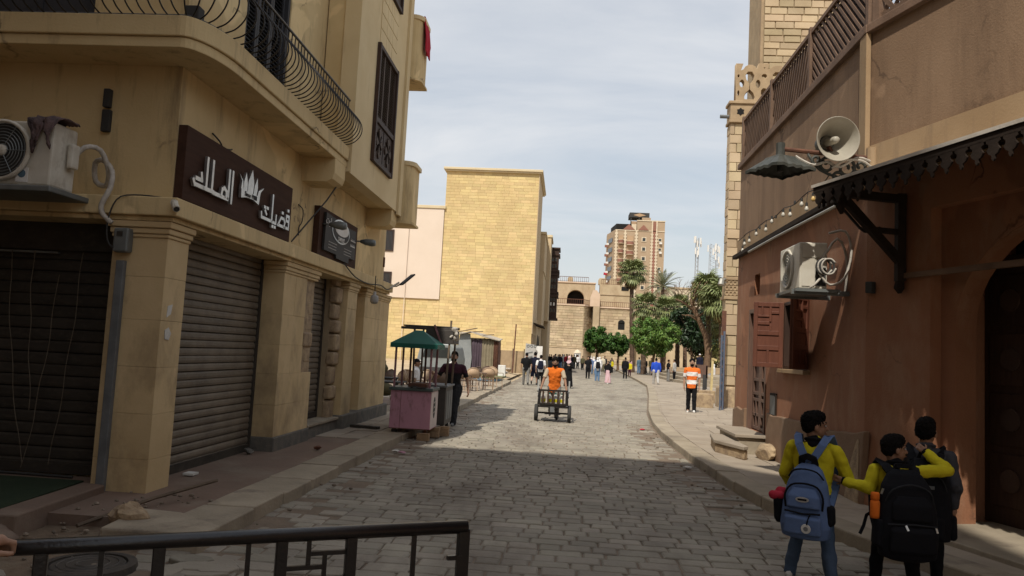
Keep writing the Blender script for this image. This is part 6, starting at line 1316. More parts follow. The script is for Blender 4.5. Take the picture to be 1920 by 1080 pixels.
# low garden walls, steps and posts on the square
gwl = thing('garden_terrace', 'stepped stone terrace and low walls round the garden', 'terrace', (10, 60, 0))
for i in range(3):
    m = MB(); m.prism([(7.9+.42*i, 70), (7.9+.42*i, 58+1.0*i), (8.6+.42*i, 50+.8*i), (12+.3*i, 46.5+.6*i), (24, 46.5+.6*i), (24, 70)], lambda u, v, d: (u, v, d), .08+.22*i, .30+.22*i); m.build('step', M['kerb'], gwl, bevel=.02)
m = MB(); m.box(9.6, 12.6, 60.5, 61, .74, 1.25); m.box(12.7, 22, 58, 58.5, .74, 1.35); m.build('low_wall', M['carved_stone'], gwl, bevel=.03)
m = MB(); m.box(9.0, 11.2, 66, 66.5, .74, 1.1); m.build('low_wall', M['carved_stone'], gwl, bevel=.03)
yp = thing('wooden_post', 'pale yellow wooden post with a broken cross piece at the edge of the terrace', 'post', (7.5, 40, 0)); m = MB(); m.beam((7.48, 40, .08), (7.52, 40, 1.9), .11, .11); m.build('pole', M['post_yellow'], yp); m = MB(); m.beam((7.5, 39.95, 1.86), (7.72, 39.95, 1.78), .08, .1); m.build('cross_piece', M['post_yellow'], yp)
for x, y, s, l in ((4.85, 27.1, .5, 'squared stone block on the pavement behind the striped shirt man'), (5.5, 30.2, .5, 'further of two squared stone blocks on the pavement')): m = MB(); m.box(x-.32, x+.32, y, y+.5, .09, .09+s); tag(m.build('stone_block', M['rock'], bevel=.03), l, 'stone')
nb_ = thing('notice_stand', 'brown sign stand with two dark legs beside the garden steps', 'sign stand', (7.9, 45, 0)); m = MB(); m.box(7.45, 8.2, 45, 45.06, .75, 1.5); m.build('panel', M['door_brown'], nb_)
for x in (7.5, 8.1): m = MB(); m.box(x, x+.08, 45, 45.08, .05, 1.45); m.build('leg', M['ac_dark'], nb_)
m = MB(); m.tube([(7.45, 41.8, .08), (7.45, 41.8, 1.0)], .09, 8); tag(m.build('bollard', M['ac_dark']), 'black bollard beside the brown sign stand', 'bollard')
# ================================================================= open lot: sand, shed, boards, van
lot = MB(); NX_, NY_ = 44, 40
for i in range(NX_+1):
    for j in range(NY_+1):
        x, y = -30+26.7*i/NX_, 41.6+20.2*j/NY_; e = min(1, (NX_-i)/4)*min(1, j/5); lot.v.append((x, y, .06+e*(.25+.22*hn(x, y, .22)+.12*hn(x, y, .7)+.3*(j/NY_)**2)))
for i in range(NX_):
    for j in range(NY_): k = i*(NY_+1)+j; lot.f.append((k, k+NY_+1, k+NY_+2, k+1))
struct(lot.build('sand_lot', M['sand'], smooth=True))
m = MB()
for k in range(160):
    x, y = U(-9, -3.6), U(43, 60); c = (x, y, .4+.25*hn(x, y, .22)); s = U(.06, .2); m.ell(c, (s, s*.8, s*.5), 6, 4)
m.build('rubble', M['litter'], kind='stuff')['label'] = 'scattered rubble on the sandy lot'
sd = thing('shed', 'ramshackle shed of grey sheet metal hung with purple and sackcloth curtains', 'shed', (-5, 45, 0))
m = MB(); m.prism([(-6.3, .3), (-5.52, .25), (-5.45, 1.2), (-5.6, 2.6), (-6.2, 2.65), (-6.33, 1.5)], lambda u, v, d: (u, 44.9+d, v), 0, .03); m.build('sheet', M['shed_grey'], sd)
m = MB(); m.box(-6.2, -3.95, 46.8, 46.86, .2, 2.4); m.build('back_panel', M['shed_grey'], sd)
m = MB(); m.box(-3.98, -3.93, 45.1, 46.8, .2, 2.2); m.build('side_panel', M['rust'], sd)
def drape(x0, x1, z0, z1, mk, ph):
    q = MB(); n = 18; 
    for i in range(n+1):
        u = x0+(x1-x0)*i/n; o = .07*math.sin(i*1.5+ph)+.03*math.sin(i*2.7)
        for j in range(6): z = z1-(z1-z0)*j/5-(.05*math.sin(i*.8+ph) if j == 0 else 0); q.v.append((u, 45.0+o*(.4+.12*j), z))
    for i in range(n):
        for j in range(5): k = i*6+j; q.f.append((k, k+6, k+7, k+1))
    q.build('curtain', M[mk], sd, smooth=True, solid=.01)
drape(-5.5, -4.85, .35, 2.3, 'curtain_purple', 0); drape(-4.9, -4.2, .35, 2.35, 'curtain_sack', 2); drape(-4.22, -3.95, .3, 2.25, 'rust', 1)
m = MB(); m.add([(-6.45, 44.7, 2.5), (-5.6, 44.6, 2.72), (-4.7, 44.7, 2.45), (-3.85, 44.8, 2.28), (-6.4, 46.9, 2.7), (-5.6, 46.9, 2.75), (-4.7, 46.9, 2.6), (-3.85, 46.9, 2.4)], [(0, 1, 5, 4), (1, 2, 6, 5), (2, 3, 7, 6)]); m.build('roof', M['litter'], sd, solid=.05)
for a, b in (((-6.3, 44.8, 2.68), (-5.2, 44.9, 2.95)), ((-5.6, 44.8, 2.7), (-4.9, 45.2, 2.78)), ((-4.9, 45, 2.55), (-4.2, 44.9, 2.62))): m = MB(); m.beam(a, b, .05, .05); m.build('batten', M['wood_old'], sd)
vn = thing('van', 'grey old van parked behind the food carts', 'van', (-6.6, 39, 0))
m = MB(); m.prism([(-7.5, .45), (-5.55, .45), (-5.5, 1.1), (-5.65, 1.75), (-5.85, 1.9), (-7.2, 1.9), (-7.4, 1.75), (-7.55, 1.1)], lambda u, v, d: (u, 39+d, v), 0, 3.4); m.build('body', M['van_grey'], vn, bevel=.06)
m = MB(); m.prism([(-7.25, 1.2), (-5.8, 1.2), (-5.9, 1.72), (-7.15, 1.72)], lambda u, v, d: (u, 38.98+d, v), -.01, .01); m.build('windscreen', M['glass_dark'], vn)
m = MB(); m.box(-7.5, -5.55, 38.85, 38.98, .5, .7); m.build('bumper', M['ac_dark'], vn, bevel=.02)
for x in (-7.35, -5.75):
    m = MB(); m.lathe((x, 38.97, .92), [(.001, .02), (.1, .01), (.11, 0)], 12, (0, -1, 0)); m.build('headlight', M['white_paint'], vn)
    for y in (39.6, 41.6): m = MB(); m.lathe((x-.1, y, .36), [(.15, -.1), (.32, -.1), (.33, .1), (.15, .1)], 14, (1, 0, 0)); m.lathe((x-.1, y, .36), [(.001, .08), (.15, .08)], 10, (1, 0, 0)); m.build('wheel', M['ac_dark'], vn)
bd = thing('notice_board', 'pale printed banner board standing at the corner of the yellow building', 'board', (-2.5, 52, 0))
m = MB(); m.prism([(-2.75, .55), (-2.05, .55), (-1.98, 2.2), (-2.68, 2.3)], lambda u, v, d: (u, 52+d, v), 0, .05); m.build('panel', M['pale_grey'], bd)
for i in range(3): m = MB(); m.tube([(-2.52+.24*i+.08*math.cos(a), 51.99, 2.12+.08*math.sin(a)) for a in [j*PI/6 for j in range(13)]], .02, 4); m.build('ring_print', M['grey_metal'], bd)
for z in (1.65, 1.35, 1.05, .8): m = MB(); m.beam((-2.55, 51.99, z), (-2.2, 51.99, z+.08), .02, .07); m.build('print', M['grey_metal'], bd)
m = MB(); m.box(-1.98, -1.55, 52.3, 52.36, .3, 2.15); tag(m.build('white_board', M['white_paint']), 'plain white panel standing beside the printed banner board', 'board')
cb = thing('low_hoarding', 'low brown hoarding between the shed and the banner board', 'fence', (-3.6, 54, 0)); m = MB(); m.box(-4.6, -2.85, 54, 54.1, .2, 1.75); m.build('panel', M['carved_stone'], cb)
for x in (-4.6, -3.7, -2.9): m = MB(); m.box(x, x+.07, 53.92, 53.99, .2, 1.9); m.build('post', M['wood_old'], cb)
m = MB(); m.tube([(-3.6, 53.5, .2), (-3.5, 53.5, 3.6)], .05, 6); tag(m.build('pole', M['rust']), 'thin rusty pole standing in front of the low brown hoarding', 'pole')
dp = thing('door_panel', 'old door panels leaning beside the low hoarding', 'panel', (-5, 56, 0))
for i in range(3): m = MB(); m.beam((-5.3+.25*i, 55.6, .35), (-5.2+.25*i, 55.9, 1.35), .2, .04, up=(1, 0, 0)); m.build('leaf', M[['wood_old', 'ac_dark', 'curtain_sack'][i]], dp)
m = MB(); m.prism([(-4.9, 39.8), (-3.6, 39.4), (-3.2, 40.6), (-3.4, 41.4), (-4.6, 41.5)], lambda u, v, d: (u, v, d+.05*math.sin(u*3+v*4)), .1, .16); tag(m.build('tarpaulin', M['tarp_blue'], bevel=.02), 'blue tarpaulin spread at the end of the kerb', 'tarp')
m = MB(); m.box(-5.8, -3.3, 41.7, 44.0, .2, .3); tag(m.build('turf_mat', M['turf']), 'strip of green turf mat in front of the curtained shed', 'mat')
m = MB(); m.box(-3.7, -3.3, 43, 43.4, .25, .9); tag(m.build('plastic_crate', M['white_paint'], bevel=.02), 'white box standing on the green turf mat', 'box')
# ================================================================= black barrier in the foreground
BA, BD = Vector((-1.61, 2.19, 0)), Vector((.88312, .46916, 0))
BN = Vector((.46916, -.88312, 0))
def BP_(s, z, o=0): return BA+BD*s+BN*o+Vector((0, 0, z))
br = thing('crowd_barrier', 'black painted steel barrier with a square meander pattern across the foreground', 'barrier', tuple(BA))
m = MB(); m.tube([BP_(-.75, 1.05), BP_(1.448, 1.05)], .0235, 14); m.build('top_rail', M['black_paint'], br, smooth=False).data.shade_smooth()
m = MB(); m.tube([BP_(-.75, .16), BP_(1.448, .16)], .0235, 10); m.build('bottom_rail', M['black_paint'], br, smooth=True)
for s, w in ((1.437, .042), (1.025, .038), (.793, .038), (.42, .038), (.10, .038), (-.3, .038)):
    m = MB(); m.beam(BP_(s, .03 if s in (1.437, -.3) else .16), BP_(s, 1.045), w, w*.8, up=tuple(BN)); m.build('post', M['black_paint'], br, bevel=.004)
for s in (1.25, .687, .26, -.06): m = MB(); m.beam(BP_(s, .16), BP_(s, 1.04), .015, .015, up=tuple(BN)); m.build('thin_bar', M['black_paint'], br)
m = MB(); z0 = .04
for c0, c1 in ((.793, 1.025),):
    for (a, b) in (((.882, 1.04), (.882, .948)), ((.89, .985), (1.02, .985)), ((.937, .985), (.937, .20)), ((.80, .94), (.937, .94)), ((.882, .90), (1.02, .90))): m.beam(BP_(*a), BP_(*b), .014, .014, up=tuple(BN))
m.build('meander', M['black_paint'], br)
m = MB(); m.beam(BP_(1.375, .945, .01), BP_(1.43, .945, .01), .016, .016); m.beam(BP_(1.42, .95, .01), BP_(1.42, .80, .01), .018, .018, up=tuple(BN)); m.build('latch', M['black_paint'], br)
# ================================================================= food carts
fc = thing('food_cart', 'pink metal food cart with a green cloth canopy beside the kerb', 'food cart', (-2.8, 14.4, 0))
X0, X1, Y0, Y1 = -3.15, -2.40, 14.0, 14.75
m = MB(); m.box(X0, X1, Y0, Y1, .19, .885); m.build('body', M['pink_sheet'], fc, bevel=.008)
m = MB(); m.box(X1+.001, X1+.006, Y0+.02, Y1-.02, .21, .87); m.build('side_sheet', M['pale_sheet'], fc)
m = MB(); m.prism([(14.36+.12*math.cos(i*PI/9), .58+.20*math.sin(i*PI/9)) for i in range(18)], lambda u, v, d: (X1+.0065+d, u, v), 0, .002); em = m.build('emblem', M['ac_dark'], fc)
for k in (-.09, 0, .09): m = MB(); m.prism([(14.29, .56+k), (14.43, .58+k), (14.43, .61+k), (14.29, .59+k)], lambda u, v, d: (X1+.009+d, u, v), 0, .001); m.build('emblem_mark', M['pale_grey'], em)
m = MB(); m.box(X0+.19, X0+.196, Y0-.004, Y0, .20, .88); m.box(X0, X1, Y0-.004, Y0, .19, .205); m.build('seam', M['rust'], fc)
m = MB(); m.box(X0-.03, X1+.03, Y0-.04, Y1+.02, .887, .945); m.build('counter', M['counter_green'], fc, bevel=.01)
m = MB(); m.box(X0+.3, X1-.12, Y0+.12, Y1-.1, .946, 1.02); m.build('glass_case', M['rust'], fc, bevel=.01)
m = MB(); m.tube([(-2.78, 13.95, .95), (-2.7, 13.93, .97), (-2.62, 13.95, .95), (-2.5, 13.94, .955)], .014, 6); m.build('cord', M['ac_dark'], fc)
for x, y, mk in ((X0+.04, Y0+.05, 'pink_post'), (X1-.05, Y0+.05, 'pink_post'), (X0+.04, Y1-.05, 'pink_post'), (X1-.05, Y1-.05, 'pink_post'), (X0+.27, Y0+.30, 'rust'), (X0+.48, Y1-.05, 'rust')):
    m = MB(); m.beam((x, y, .94), (x, y, 1.73), .035, .035); m.build('post', M[mk], fc)
m = MB(); cx, cy = (X0+X1)/2+.02, (Y0+Y1)/2
rim = [(X0-.05, Y0-.06), (X1+.07, Y0-.06), (X1+.07, Y1+.05), (X0-.05, Y1+.05)]
m.add([(*p, 1.665) for p in rim]+[(*p, 1.745) for p in rim]+[(cx-.08, cy, 2.0), (cx+.06, cy, 2.0)], [(0, 1, 5, 4), (1, 2, 6, 5), (2, 3, 7, 6), (3, 0, 4, 7), (4, 5, 9, 8), (5, 6, 9), (6, 7, 8, 9), (7, 4, 8)]); m.build('canopy', M['canopy_green'], fc, solid=.008)
for x, y, z in ((X0+.08, Y0+.1, .12), (X1-.1, Y0+.12, .19), (X0+.08, Y1-.1, .12), (X1-.1, Y1-.1, .19)):
    m = MB(); m.lathe((x, y, z+.02 if z < .15 else .22), [(.001, .02), (.05, .02), (.055, 0), (.05, -.02), (.001, -.02)], 12, (0, 1, 0)) if z < .15 else m.tube([(x, y, .19), (x, y, .13)], .03, 8); m.build('wheel' if z < .15 else 'foot', M['ac_dark'] if z < .15 else M['rust'], fc)
dc = thing('food_cart', 'dark food cart with flat roof and crooked poles parked behind the pink cart', 'food cart', (-2.65, 15.4, 0))
m = MB(); m.box(-3.0, -2.28, 14.95, 15.85, .2, .93); m.build('body', M['dark_sheet'], dc, bevel=.01)
m = MB(); m.box(-3.04, -2.25, 14.9, 15.9, .932, .97); m.build('counter', M['conduit'], dc, bevel=.008)
m = MB(); m.beam((-3.25, 15.0, 2.06), (-2.2, 15.0, 2.06), .05, .05); m.beam((-3.2, 15.8, 2.1), (-2.2, 15.8, 2.1), .05, .05); m.box(-3.2, -2.22, 14.98, 15.85, 2.09, 2.12); m.box(-2.75, -2.2, 14.96, 15.8, 1.78, 2.05); m.build('roof', M['dark_sheet'], dc, bevel=.008)
for a, b in (((-2.3, 15.0, .95), (-2.26, 15.0, 2.24)), ((-2.95, 15.0, .95), (-2.98, 15.0, 2.05)), ((-2.3, 15.8, .95), (-2.27, 15.8, 2.05)), ((-2.52, 14.98, 1.0), (-2.48, 14.98, 2.05)), ((-2.4, 14.95, 1.7), (-2.58, 14.95, 2.14)), ((-2.95, 15.8, .95), (-2.95, 15.8, 2.1))):
    m = MB(); m.beam(a, b, .035, .035); m.build('post', M['pink_post'] if a[0] > -2.6 and a[1] < 15 else M['wood_old'], dc)
m = MB(); rr = random.Random(2)
for i in range(22): m.ell((-2.2+rr.uniform(-.05, .06), 15.0+rr.uniform(-.05, .08), 1.86+.011*i), (rr.uniform(.02, .045), .03, rr.uniform(.02, .05)), 7, 5)
m.build('plastic_bag', M['hose'], dc, remesh=.012, sm=0)
for k in range(3): m = MB(); m.box(-2.277, -2.272, 15.05+.27*k, 15.27+.27*k, .3, .85); m.build('side_panel', M['conduit'], dc)
m = MB(); m.beam((-2.35, 15.1, .0), (-2.35, 15.1, .2), .06, .06); m.beam((-2.35, 15.75, .0), (-2.35, 15.75, .2), .06, .06); m.beam((-2.95, 15.1, .1), (-2.95, 15.1, .2), .06, .06); m.build('foot', M['ac_dark'], dc)
for i, (x, y, l) in enumerate(((-2.50, 13.98, 'wooden block under the corner of the pink cart, nearest the camera'), (-2.42, 14.62, 'wooden block under the cart behind the nearest block'), (-2.28, 14.9, 'farthest wooden block, below the dark cart'))):
    m = MB(); m.box(x-.11, x+.11, y-.07, y+.07, .0, .125); m.box(x-.10, x+.115, y-.075, y+.065, .127, .19 if i else .135); tag(m.build('wooden_block', M['wood_block'], bevel=.008), l, 'block', 'wooden blocks under the carts')
# tables and chairs
def cafe_chair(label, mk):
    t = thing('cafe_chair', label, 'chair', (0, 0, 0), 'woven cafe chairs on the pavement')
    m = MB(); m.prism([(-.2, -.2), (.2, -.2), (.24, .2), (-.24, .2)], lambda u, v, d: (u, v, d), .42, .46); m.build('seat', M[mk], t, bevel=.012)
    m = MB()
    pts = []
    for i in range(11):
        a = PI*i/10; pts.append((-.25*math.cos(a), -.2-.07*math.sin(a), .45+.0*i))
    top = [(p[0]*1.02, p[1]-.06*math.sin(PI*i/10), .64+.26*math.sin(PI*i/10)**.8) for i, p in enumerate(pts)]
    n = len(pts); mid = [tuple(Vector(a).lerp(Vector(b), .18)) for a, b in zip(pts, top)]; m.v += mid+top; m.f += [(i, i+1, n+i+1, n+i) for i in range(1, n-2)]; m.build('backrest', M[mk], t, solid=.012, smooth=True)
    m = MB(); m.tube([Vector(p) for p in top], .016, 6); m.tube([top[0], (-.27, .0, .64), (-.26, .2, .62), (-.24, .2, .42)], .016, 6); m.tube([top[-1], (.27, .0, .64), (.26, .2, .62), (.24, .2, .42)], .016, 6); m.build('arm_frame', M[mk], t, smooth=True)
    for x, y in ((-.21, .18), (.21, .18), (-.19, -.18), (.19, -.18)): m = MB(); m.tube([(x, y, .43), (x*1.12, y*1.15, 0)], .014, 6); m.build('leg', M[mk], t)
    m = MB(); m.beam((-.2, .19, .2), (.2, .19, .2), .015, .015); m.beam((-.2, -.19, .2), (.2, -.19, .2), .015, .015); m.build('stretcher', M[mk], t)
    return t
ca = cafe_chair('tan woven chair with its round back to the street, nearest the kerb', 'rattan'); cd = cafe_chair('dark brown woven chair turned to the street behind the man in maroon', 'rattan_dark')
spots = [(-3.55, 29.6, .3, 0, None), (-3.75, 28.4, -.6, 1, None), (-3.05, 30.9, .2, 0, 'tan woven chair beside the dark legged table, second along the kerb'), (-3.75, 31.6, .9, 1, 'dark woven chair between the two tan chairs by the table'), (-2.98, 33.6, -.5, 0, 'tan woven chair at the far end of the kerbside group'), (-3.5, 34.2, .4, 1, 'dark woven chair farthest back in the kerbside group'), (-4.2, 30.2, 2.4, 0, 'tan woven chair facing the street behind the table'), (-4.6, 32.6, 2.0, 1, 'dark woven chair near the curtained shed'), (-4.76, 23, .3, 0, 'tan woven chair seen between the canopy posts of the pink cart'), (-4.0, 24, -.8, 0, 'tan woven chair tipped beside the man in the black hat'), (-3.75, 22.9, .5, 1, 'dark woven chair behind the glass case of the pink cart'), (-4.25, 22, -1.40, 0, 'tan woven chair under the seated man in the black cap'), (-5.3, 22.2, 1.2, 1, 'dark woven chair at the black table beyond the shop corner')]
for x, y, rz, k, lab in spots:
    src = (ca, cd)[k]
    o = src if lab is None else copy_tree(src)
    if lab: o['label'] = lab
    place(o, (x, y, .095), rz)
def table(lab, x, y, w, mk, rz=0):
    t = thing('cafe_table', lab, 'table', (0, 0, 0)); m = MB(); m.box(-w, w, -w*.8, w*.8, .68, .72); m.build('table_top', M[mk], t, bevel=.008)
    for sx_ in (-1, 1):
        for sy in (-1, 1): m = MB(); m.beam((sx_*w*.85, sy*w*.65, 0), (sx_*w*.85, sy*w*.65, .68), .035, .035); m.build('leg', M[mk], t)
    place(t, (x, y, .095), rz)
table('small table with dark legs among the kerbside chairs', -3.35, 30.1, .3, 'rattan_dark', .3); table('black metal table beyond the corner of the shop building', -4.45, 18.9, .5, 'ac_dark'); table('black table in shade beside the heap of sacks', -4.9, 21.0, .35, 'ac_dark', .2)
m = MB(); rr = random.Random(8)
for i in range(13): m.ell((-5.0+rr.uniform(-.25, .3), 20.4+rr.uniform(-.3, .3), .25+.09*i), (.28, .25, .17), 9, 6)
tag(m.build('sack_heap', M['olive'], remesh=.04, sm=2), 'heap of dusty sacks stacked beside the corner of the shop building', 'sacks')
# ================================================================= people
def tf_place(loc, rz): return Matrix.Translation(loc)@Matrix.Rotation(rz, 4, 'Z')
def hand(mb, w, d, n, s, H, curl=.5, sc=1.0):
    d = d.normalized(); n = (n-d*n.dot(d)).normalized(); l = d.cross(n)*s; k = H*sc
    mb.capsule(w-d*.008*k, w+d*.022*k, .0155*k, .019*k, 8, .65); mb.capsule(w+d*.02*k-l*.011*k, w+d*.046*k-l*.012*k, .0115*k, .0105*k, 8); mb.capsule(w+d*.02*k+l*.011*k, w+d*.046*k+l*.012*k, .0115*k, .0105*k, 8)
    for i in range(4):
        o = (-1.5+i)*.0118; L_ = (.041, .047, .044, .034)[i]; c = curl+.1*i; b = w+d*.05*k+l*o*k; p1 = b+(d*math.cos(c*.6)+n*math.sin(c*.6)+l*o*2.0)*L_*.5*k; p2 = p1+(d*math.cos(c*1.5)+n*math.sin(c*1.5)+l*o)*L_*.5*k
        mb.capsule(b-d*.008*k, p1, .0064*k, .0058*k, 6, 1, 2); mb.capsule(p1, p2, .0058*k, .0048*k, 6, 1, 2)
    b = w+d*.012*k-l*.016*k; p1 = b+(d*.55-l*.65+n*.35).normalized()*.026*k; p2 = p1+(d*.85-l*.25+n*.45).normalized()*.022*k; mb.capsule(b, p1, .0082*k, .0072*k, 6, 1, 2); mb.capsule(p1, p2, .0072*k, .0055*k, 6, 1, 2)
TORSO = [(.43, .088, .066), (.50, .098, .074), (.58, .088, .067), (.66, .096, .072), (.73, .107, .073), (.78, .108, .063), (.805, .088, .052), (.825, .052, .042)]
def person(label, loc, rz, H, skin='skin', top=('black', 'short'), bottom=('charcoal', 'trousers'), shoes='ac_dark', hair=('hair_black', 'short'), hs=1.0, w=1.0, legs=((0, 3), (0, 3)), arms=(None, None), lean=0, yaw=0, pitch=0, vox=None, fine=False, seat=False, beard=False, group=None, hem=.44, curls=.5, belly=1.0, loose=1.0, collar=None, cuffs=None, spread=0):
    t = thing('person', label, 'person', (0, 0, 0), group); v = vox or max(.0065, .0105*H/1.65); Sk = M[skin]
    rl = Matrix.Rotation(-R(lean), 3, 'X'); pv = Vector((0, 0, .5*H)); inv = (tf_place(loc, rz)).inverted()
    # legs first so the pelvis height follows from the pose
    J = {}
    for s, (a, k) in zip((-1, 1), legs):
        hip = Vector((s*.052*w, 0, .50))*H; a, k = R(a), R(k); kn = hip + Vector((s*(.004+spread), math.sin(a)*.245, -math.cos(a)*.245))*H; b = a-k; an = kn+Vector((s*(.003+spread), math.sin(b)*.22, -math.cos(b)*.22))*H; J[s] = (hip, kn, an, b)
    dz = .042*H-min(J[-1][2].z-.0*abs(J[-1][3]), J[1][2].z)
    up = Vector((0, 0, dz))
    for s in J: J[s] = tuple(q+up if isinstance(q, Vector) else q for q in J[s])
    pv = pv+up
    def T(p): return pv+rl@(Vector(p)*H-Vector((0, 0, .5*H)))
    AJ = {}
    for s, ar in zip((-1, 1), arms):
        sh = T((s*.118*w, 0, .783))
        if ar is None: el = sh+Vector((s*.026, -.018, -.168))*H; wr = el+Vector((s*.0, .03, -.142))*H; n_ = Vector((-s, .1, 0))
        elif ar[0] == 'w': el = inv@Vector(ar[1]); wr = inv@Vector(ar[2]); n_ = (inv.to_3x3()@Vector(ar[3])) if len(ar) > 3 else Vector((-s, .2, -.2))
        else: el = sh+Vector(ar[0])*H; wr = el+Vector(ar[1])*H; n_ = Vector(ar[2]) if len(ar) > 2 else Vector((-s, .1, 0))
        AJ[s] = (sh, el, wr, n_)
    hc = T((0, .008, .922)); Rh = rl@Matrix.Rotation(R(yaw), 3, 'Z')@Matrix.Rotation(-R(pitch), 3, 'X'); Kh = H*hs
    def HP(x, y, z): return hc+Rh@(Vector((x, y, z))*Kh)
    def HE(mb, c, r, n=12, m_=9): mb.ell(HP(*c), tuple(q*Kh for q in r), n, m_, Rh)
    def tor(mb, secs, k, z0=None, z1=None, n=16):
        rows = []
        for z, rx, ry in secs:
            by = belly if .45 < z < .62 else 1
            rows.append([T((rx*k*w*math.cos(2*PI*j/n), ry*k*by*math.sin(2*PI*j/n)*(1 if z < .7 else .95), z)) for j in range(n)])
        mb.rings(rows)
    short = top[1] == 'short'; b = MB()
    tor(b, TORSO, .90); b.capsule(T((0, -.004, .80)), HP(0, -.012, -.03), .034*H, .032*Kh, 10)
    HE(b, (0, -.008, .012), (.044, .055, .056)); HE(b, (0, .012, -.024), (.037, .042, .044)); HE(b, (0, .026, -.056), (.020, .020, .016)); b.capsule(HP(0, .051, .004), HP(0, .063, -.017), .0055*Kh, .0095*Kh, 8); HE(b, (0, .046, -.036), (.016, .012, .006)); HE(b, (0, .041, .012), (.032, .014, .009))
    for s in (-1, 1): HE(b, (s*.046, -.006, -.010), (.008, .013, .019))
    for s in (-1, 1):
        sh, el, wr, n_ = AJ[s]; b.capsule(sh, el, .030*H, .023*H, 9); b.capsule(el, wr, .023*H, .0155*H, 9); hand(b, wr, (wr-el), n_, s, H, curls)
        hip, kn, an, bb = J[s]; b.capsule(hip, kn, .052*H*w, .035*H, 9); b.capsule(kn, an, .034*H, .022*H, 9); b.capsule(an, an+Vector((0, .05, -.02))*H, .02*H, .017*H, 8)
    b.build('body', Sk, t, remesh=v, sm=2)
    if fine:
        for s in (-1, 1):
            q = MB(); q.ell(HP(s*.0175, .0475, .002), (.0075*Kh, .004*Kh, .0042*Kh), 8, 6, Rh); e = q.build('eye', M['eye_white'], t); q = MB(); q.ell(HP(s*.0175, .0508, .002), (.0034*Kh, .0018*Kh, .0036*Kh), 8, 6, Rh); q.build('iris', M['hair_black'], e)
            q = MB(); q.capsule(HP(s*.008, .0535, .017), HP(s*.030, .046, .018), .0035*Kh, .0025*Kh, 6); q.build('eyebrow', M[hair[0]], t)
        q = MB(); q.ell(HP(0, .056, -.037), (.013*Kh, .006*Kh, .0045*Kh), 10, 6, Rh); q.build('lips', M['lip'], t)
    if beard:
        q = MB(); HE(q, (0, .008, -.046), (.0395, .040, .032)); HE(q, (0, .034, -.060), (.021, .018, .016)); q.capsule(HP(-.014, .053, -.027), HP(.014, .053, -.027), .0035*Kh, .0035*Kh, 6); q.build('beard', M[hair[0]], t, remesh=v, sm=2)
    q = MB(); st = hair[1]
    if st in ('short', 'curly', 'long', 'bun', 'fade'):
        if st == 'curly':
            rr = random.Random(int(H*1000)); HE(q, (0, -.014, .024), (.052, .060, .055))
            for i in range(60):
                d = Vector((rr.gauss(0, 1), rr.gauss(-.25, 1), abs(rr.gauss(.3, .8)))).normalized(); HE(q, (d.x*.050, -.014+d.y*.058, .024+d.z*.053), (.012, .012, .012), 6, 4)
        else:
            HE(q, (0, -.013, .0235), (.0488, .0585, .0525))
            if st == 'fade': HE(q, (0, .006, .044), (.043, .048, .034)); HE(q, (0, .03, .054), (.03, .018, .016)); HE(q, (0, -.032, .0), (.0455, .034, .042))
            else: HE(q, (0, -.036, -.006), (.042, .026, .034)); HE(q, (0, .025, .05), (.034, .022, .02))
        for s in (-1, 1): HE(q, (s*.040, -.016, .008), (.0088, .024, .030))
        if st == 'long': q.capsule(HP(0, -.042, .0), T((0, -.075, .70)), .045*Kh, .05*H, 10, .6); 
        if st == 'bun': HE(q, (0, -.072, .02), (.022, .02, .022))
        ho = q.build('hair', M[hair[0]], t, remesh=max(v*.8, .005), sm=1)
        if fine or v < .008: dm_ = ho.modifiers.new('d', 'DISPLACE'); dm_.texture = HTEX; dm_.strength = .017*H; dm_.mid_level = .5
    elif st == 'scarf':
        HE(q, (0, -.012, .014), (.053, .060, .062)); HE(q, (0, .006, -.052), (.046, .044, .036)); q.capsule(HP(0, -.01, -.05), T((0, 0, .79)), .05*Kh, .062*H, 12); q.loft([(0, 0, 0, 0, 0)]*0) if False else None
        tor(q, [(.70, .102, .074), (.76, .108, .072), (.80, .098, .062), (.835, .06, .055)], 1.04); q.build('headscarf', M[hair[0]], t, remesh=v, sm=2)
        q2 = MB(); HE(q2, (0, .030, -.006), (.034, .036, .044)); q2.build('face', Sk, t, remesh=v, sm=1)
    elif st == 'cap':
        HE(q, (0, -.012, .026), (.050, .060, .048)); q.capsule(HP(0, .05, .03), HP(0, .085, .022), .034*Kh, .028*Kh, 10, .25); q.build('cap', M[hair[0]], t, remesh=v, sm=1)
        q = MB(); HE(q, (0, -.034, -.004), (.043, .026, .03)); q.build('hair', M['hair_black'], t, remesh=v, sm=1)
    # clothes
    q = MB(); secs = [(hem, .094, .071)]+[s_ for s_ in TORSO if s_[0] > hem+.02]; kk = 1.07 if short else 1.10; tor(q, secs, kk)
    sl_m = top[2] if len(top) > 2 else None
    if collar:
        cq = MB(); cq.tube([T((.050*math.cos(a), -.006+.046*math.sin(a), .838+.010*math.sin(-a))) for a in [i*PI/10 for i in range(21)]], .009*H, 7); cq.capsule(T((0, -.01, .812)), T((0, -.01, .832)), .048*H, .044*H, 12); cq.build('collar', M[collar], t, remesh=v, sm=2)
    if cuffs:
        for s in (-1, 1):
            sh, el, wr, n_ = AJ[s]; cq = MB(); cq.frustum(wr-(wr-el)*.06, wr+(wr-el).normalized()*.012*H, .0265*H, .0235*H); cq.build('cuff', M[cuffs], t, bevel=.004)
    qs = MB() if sl_m else q
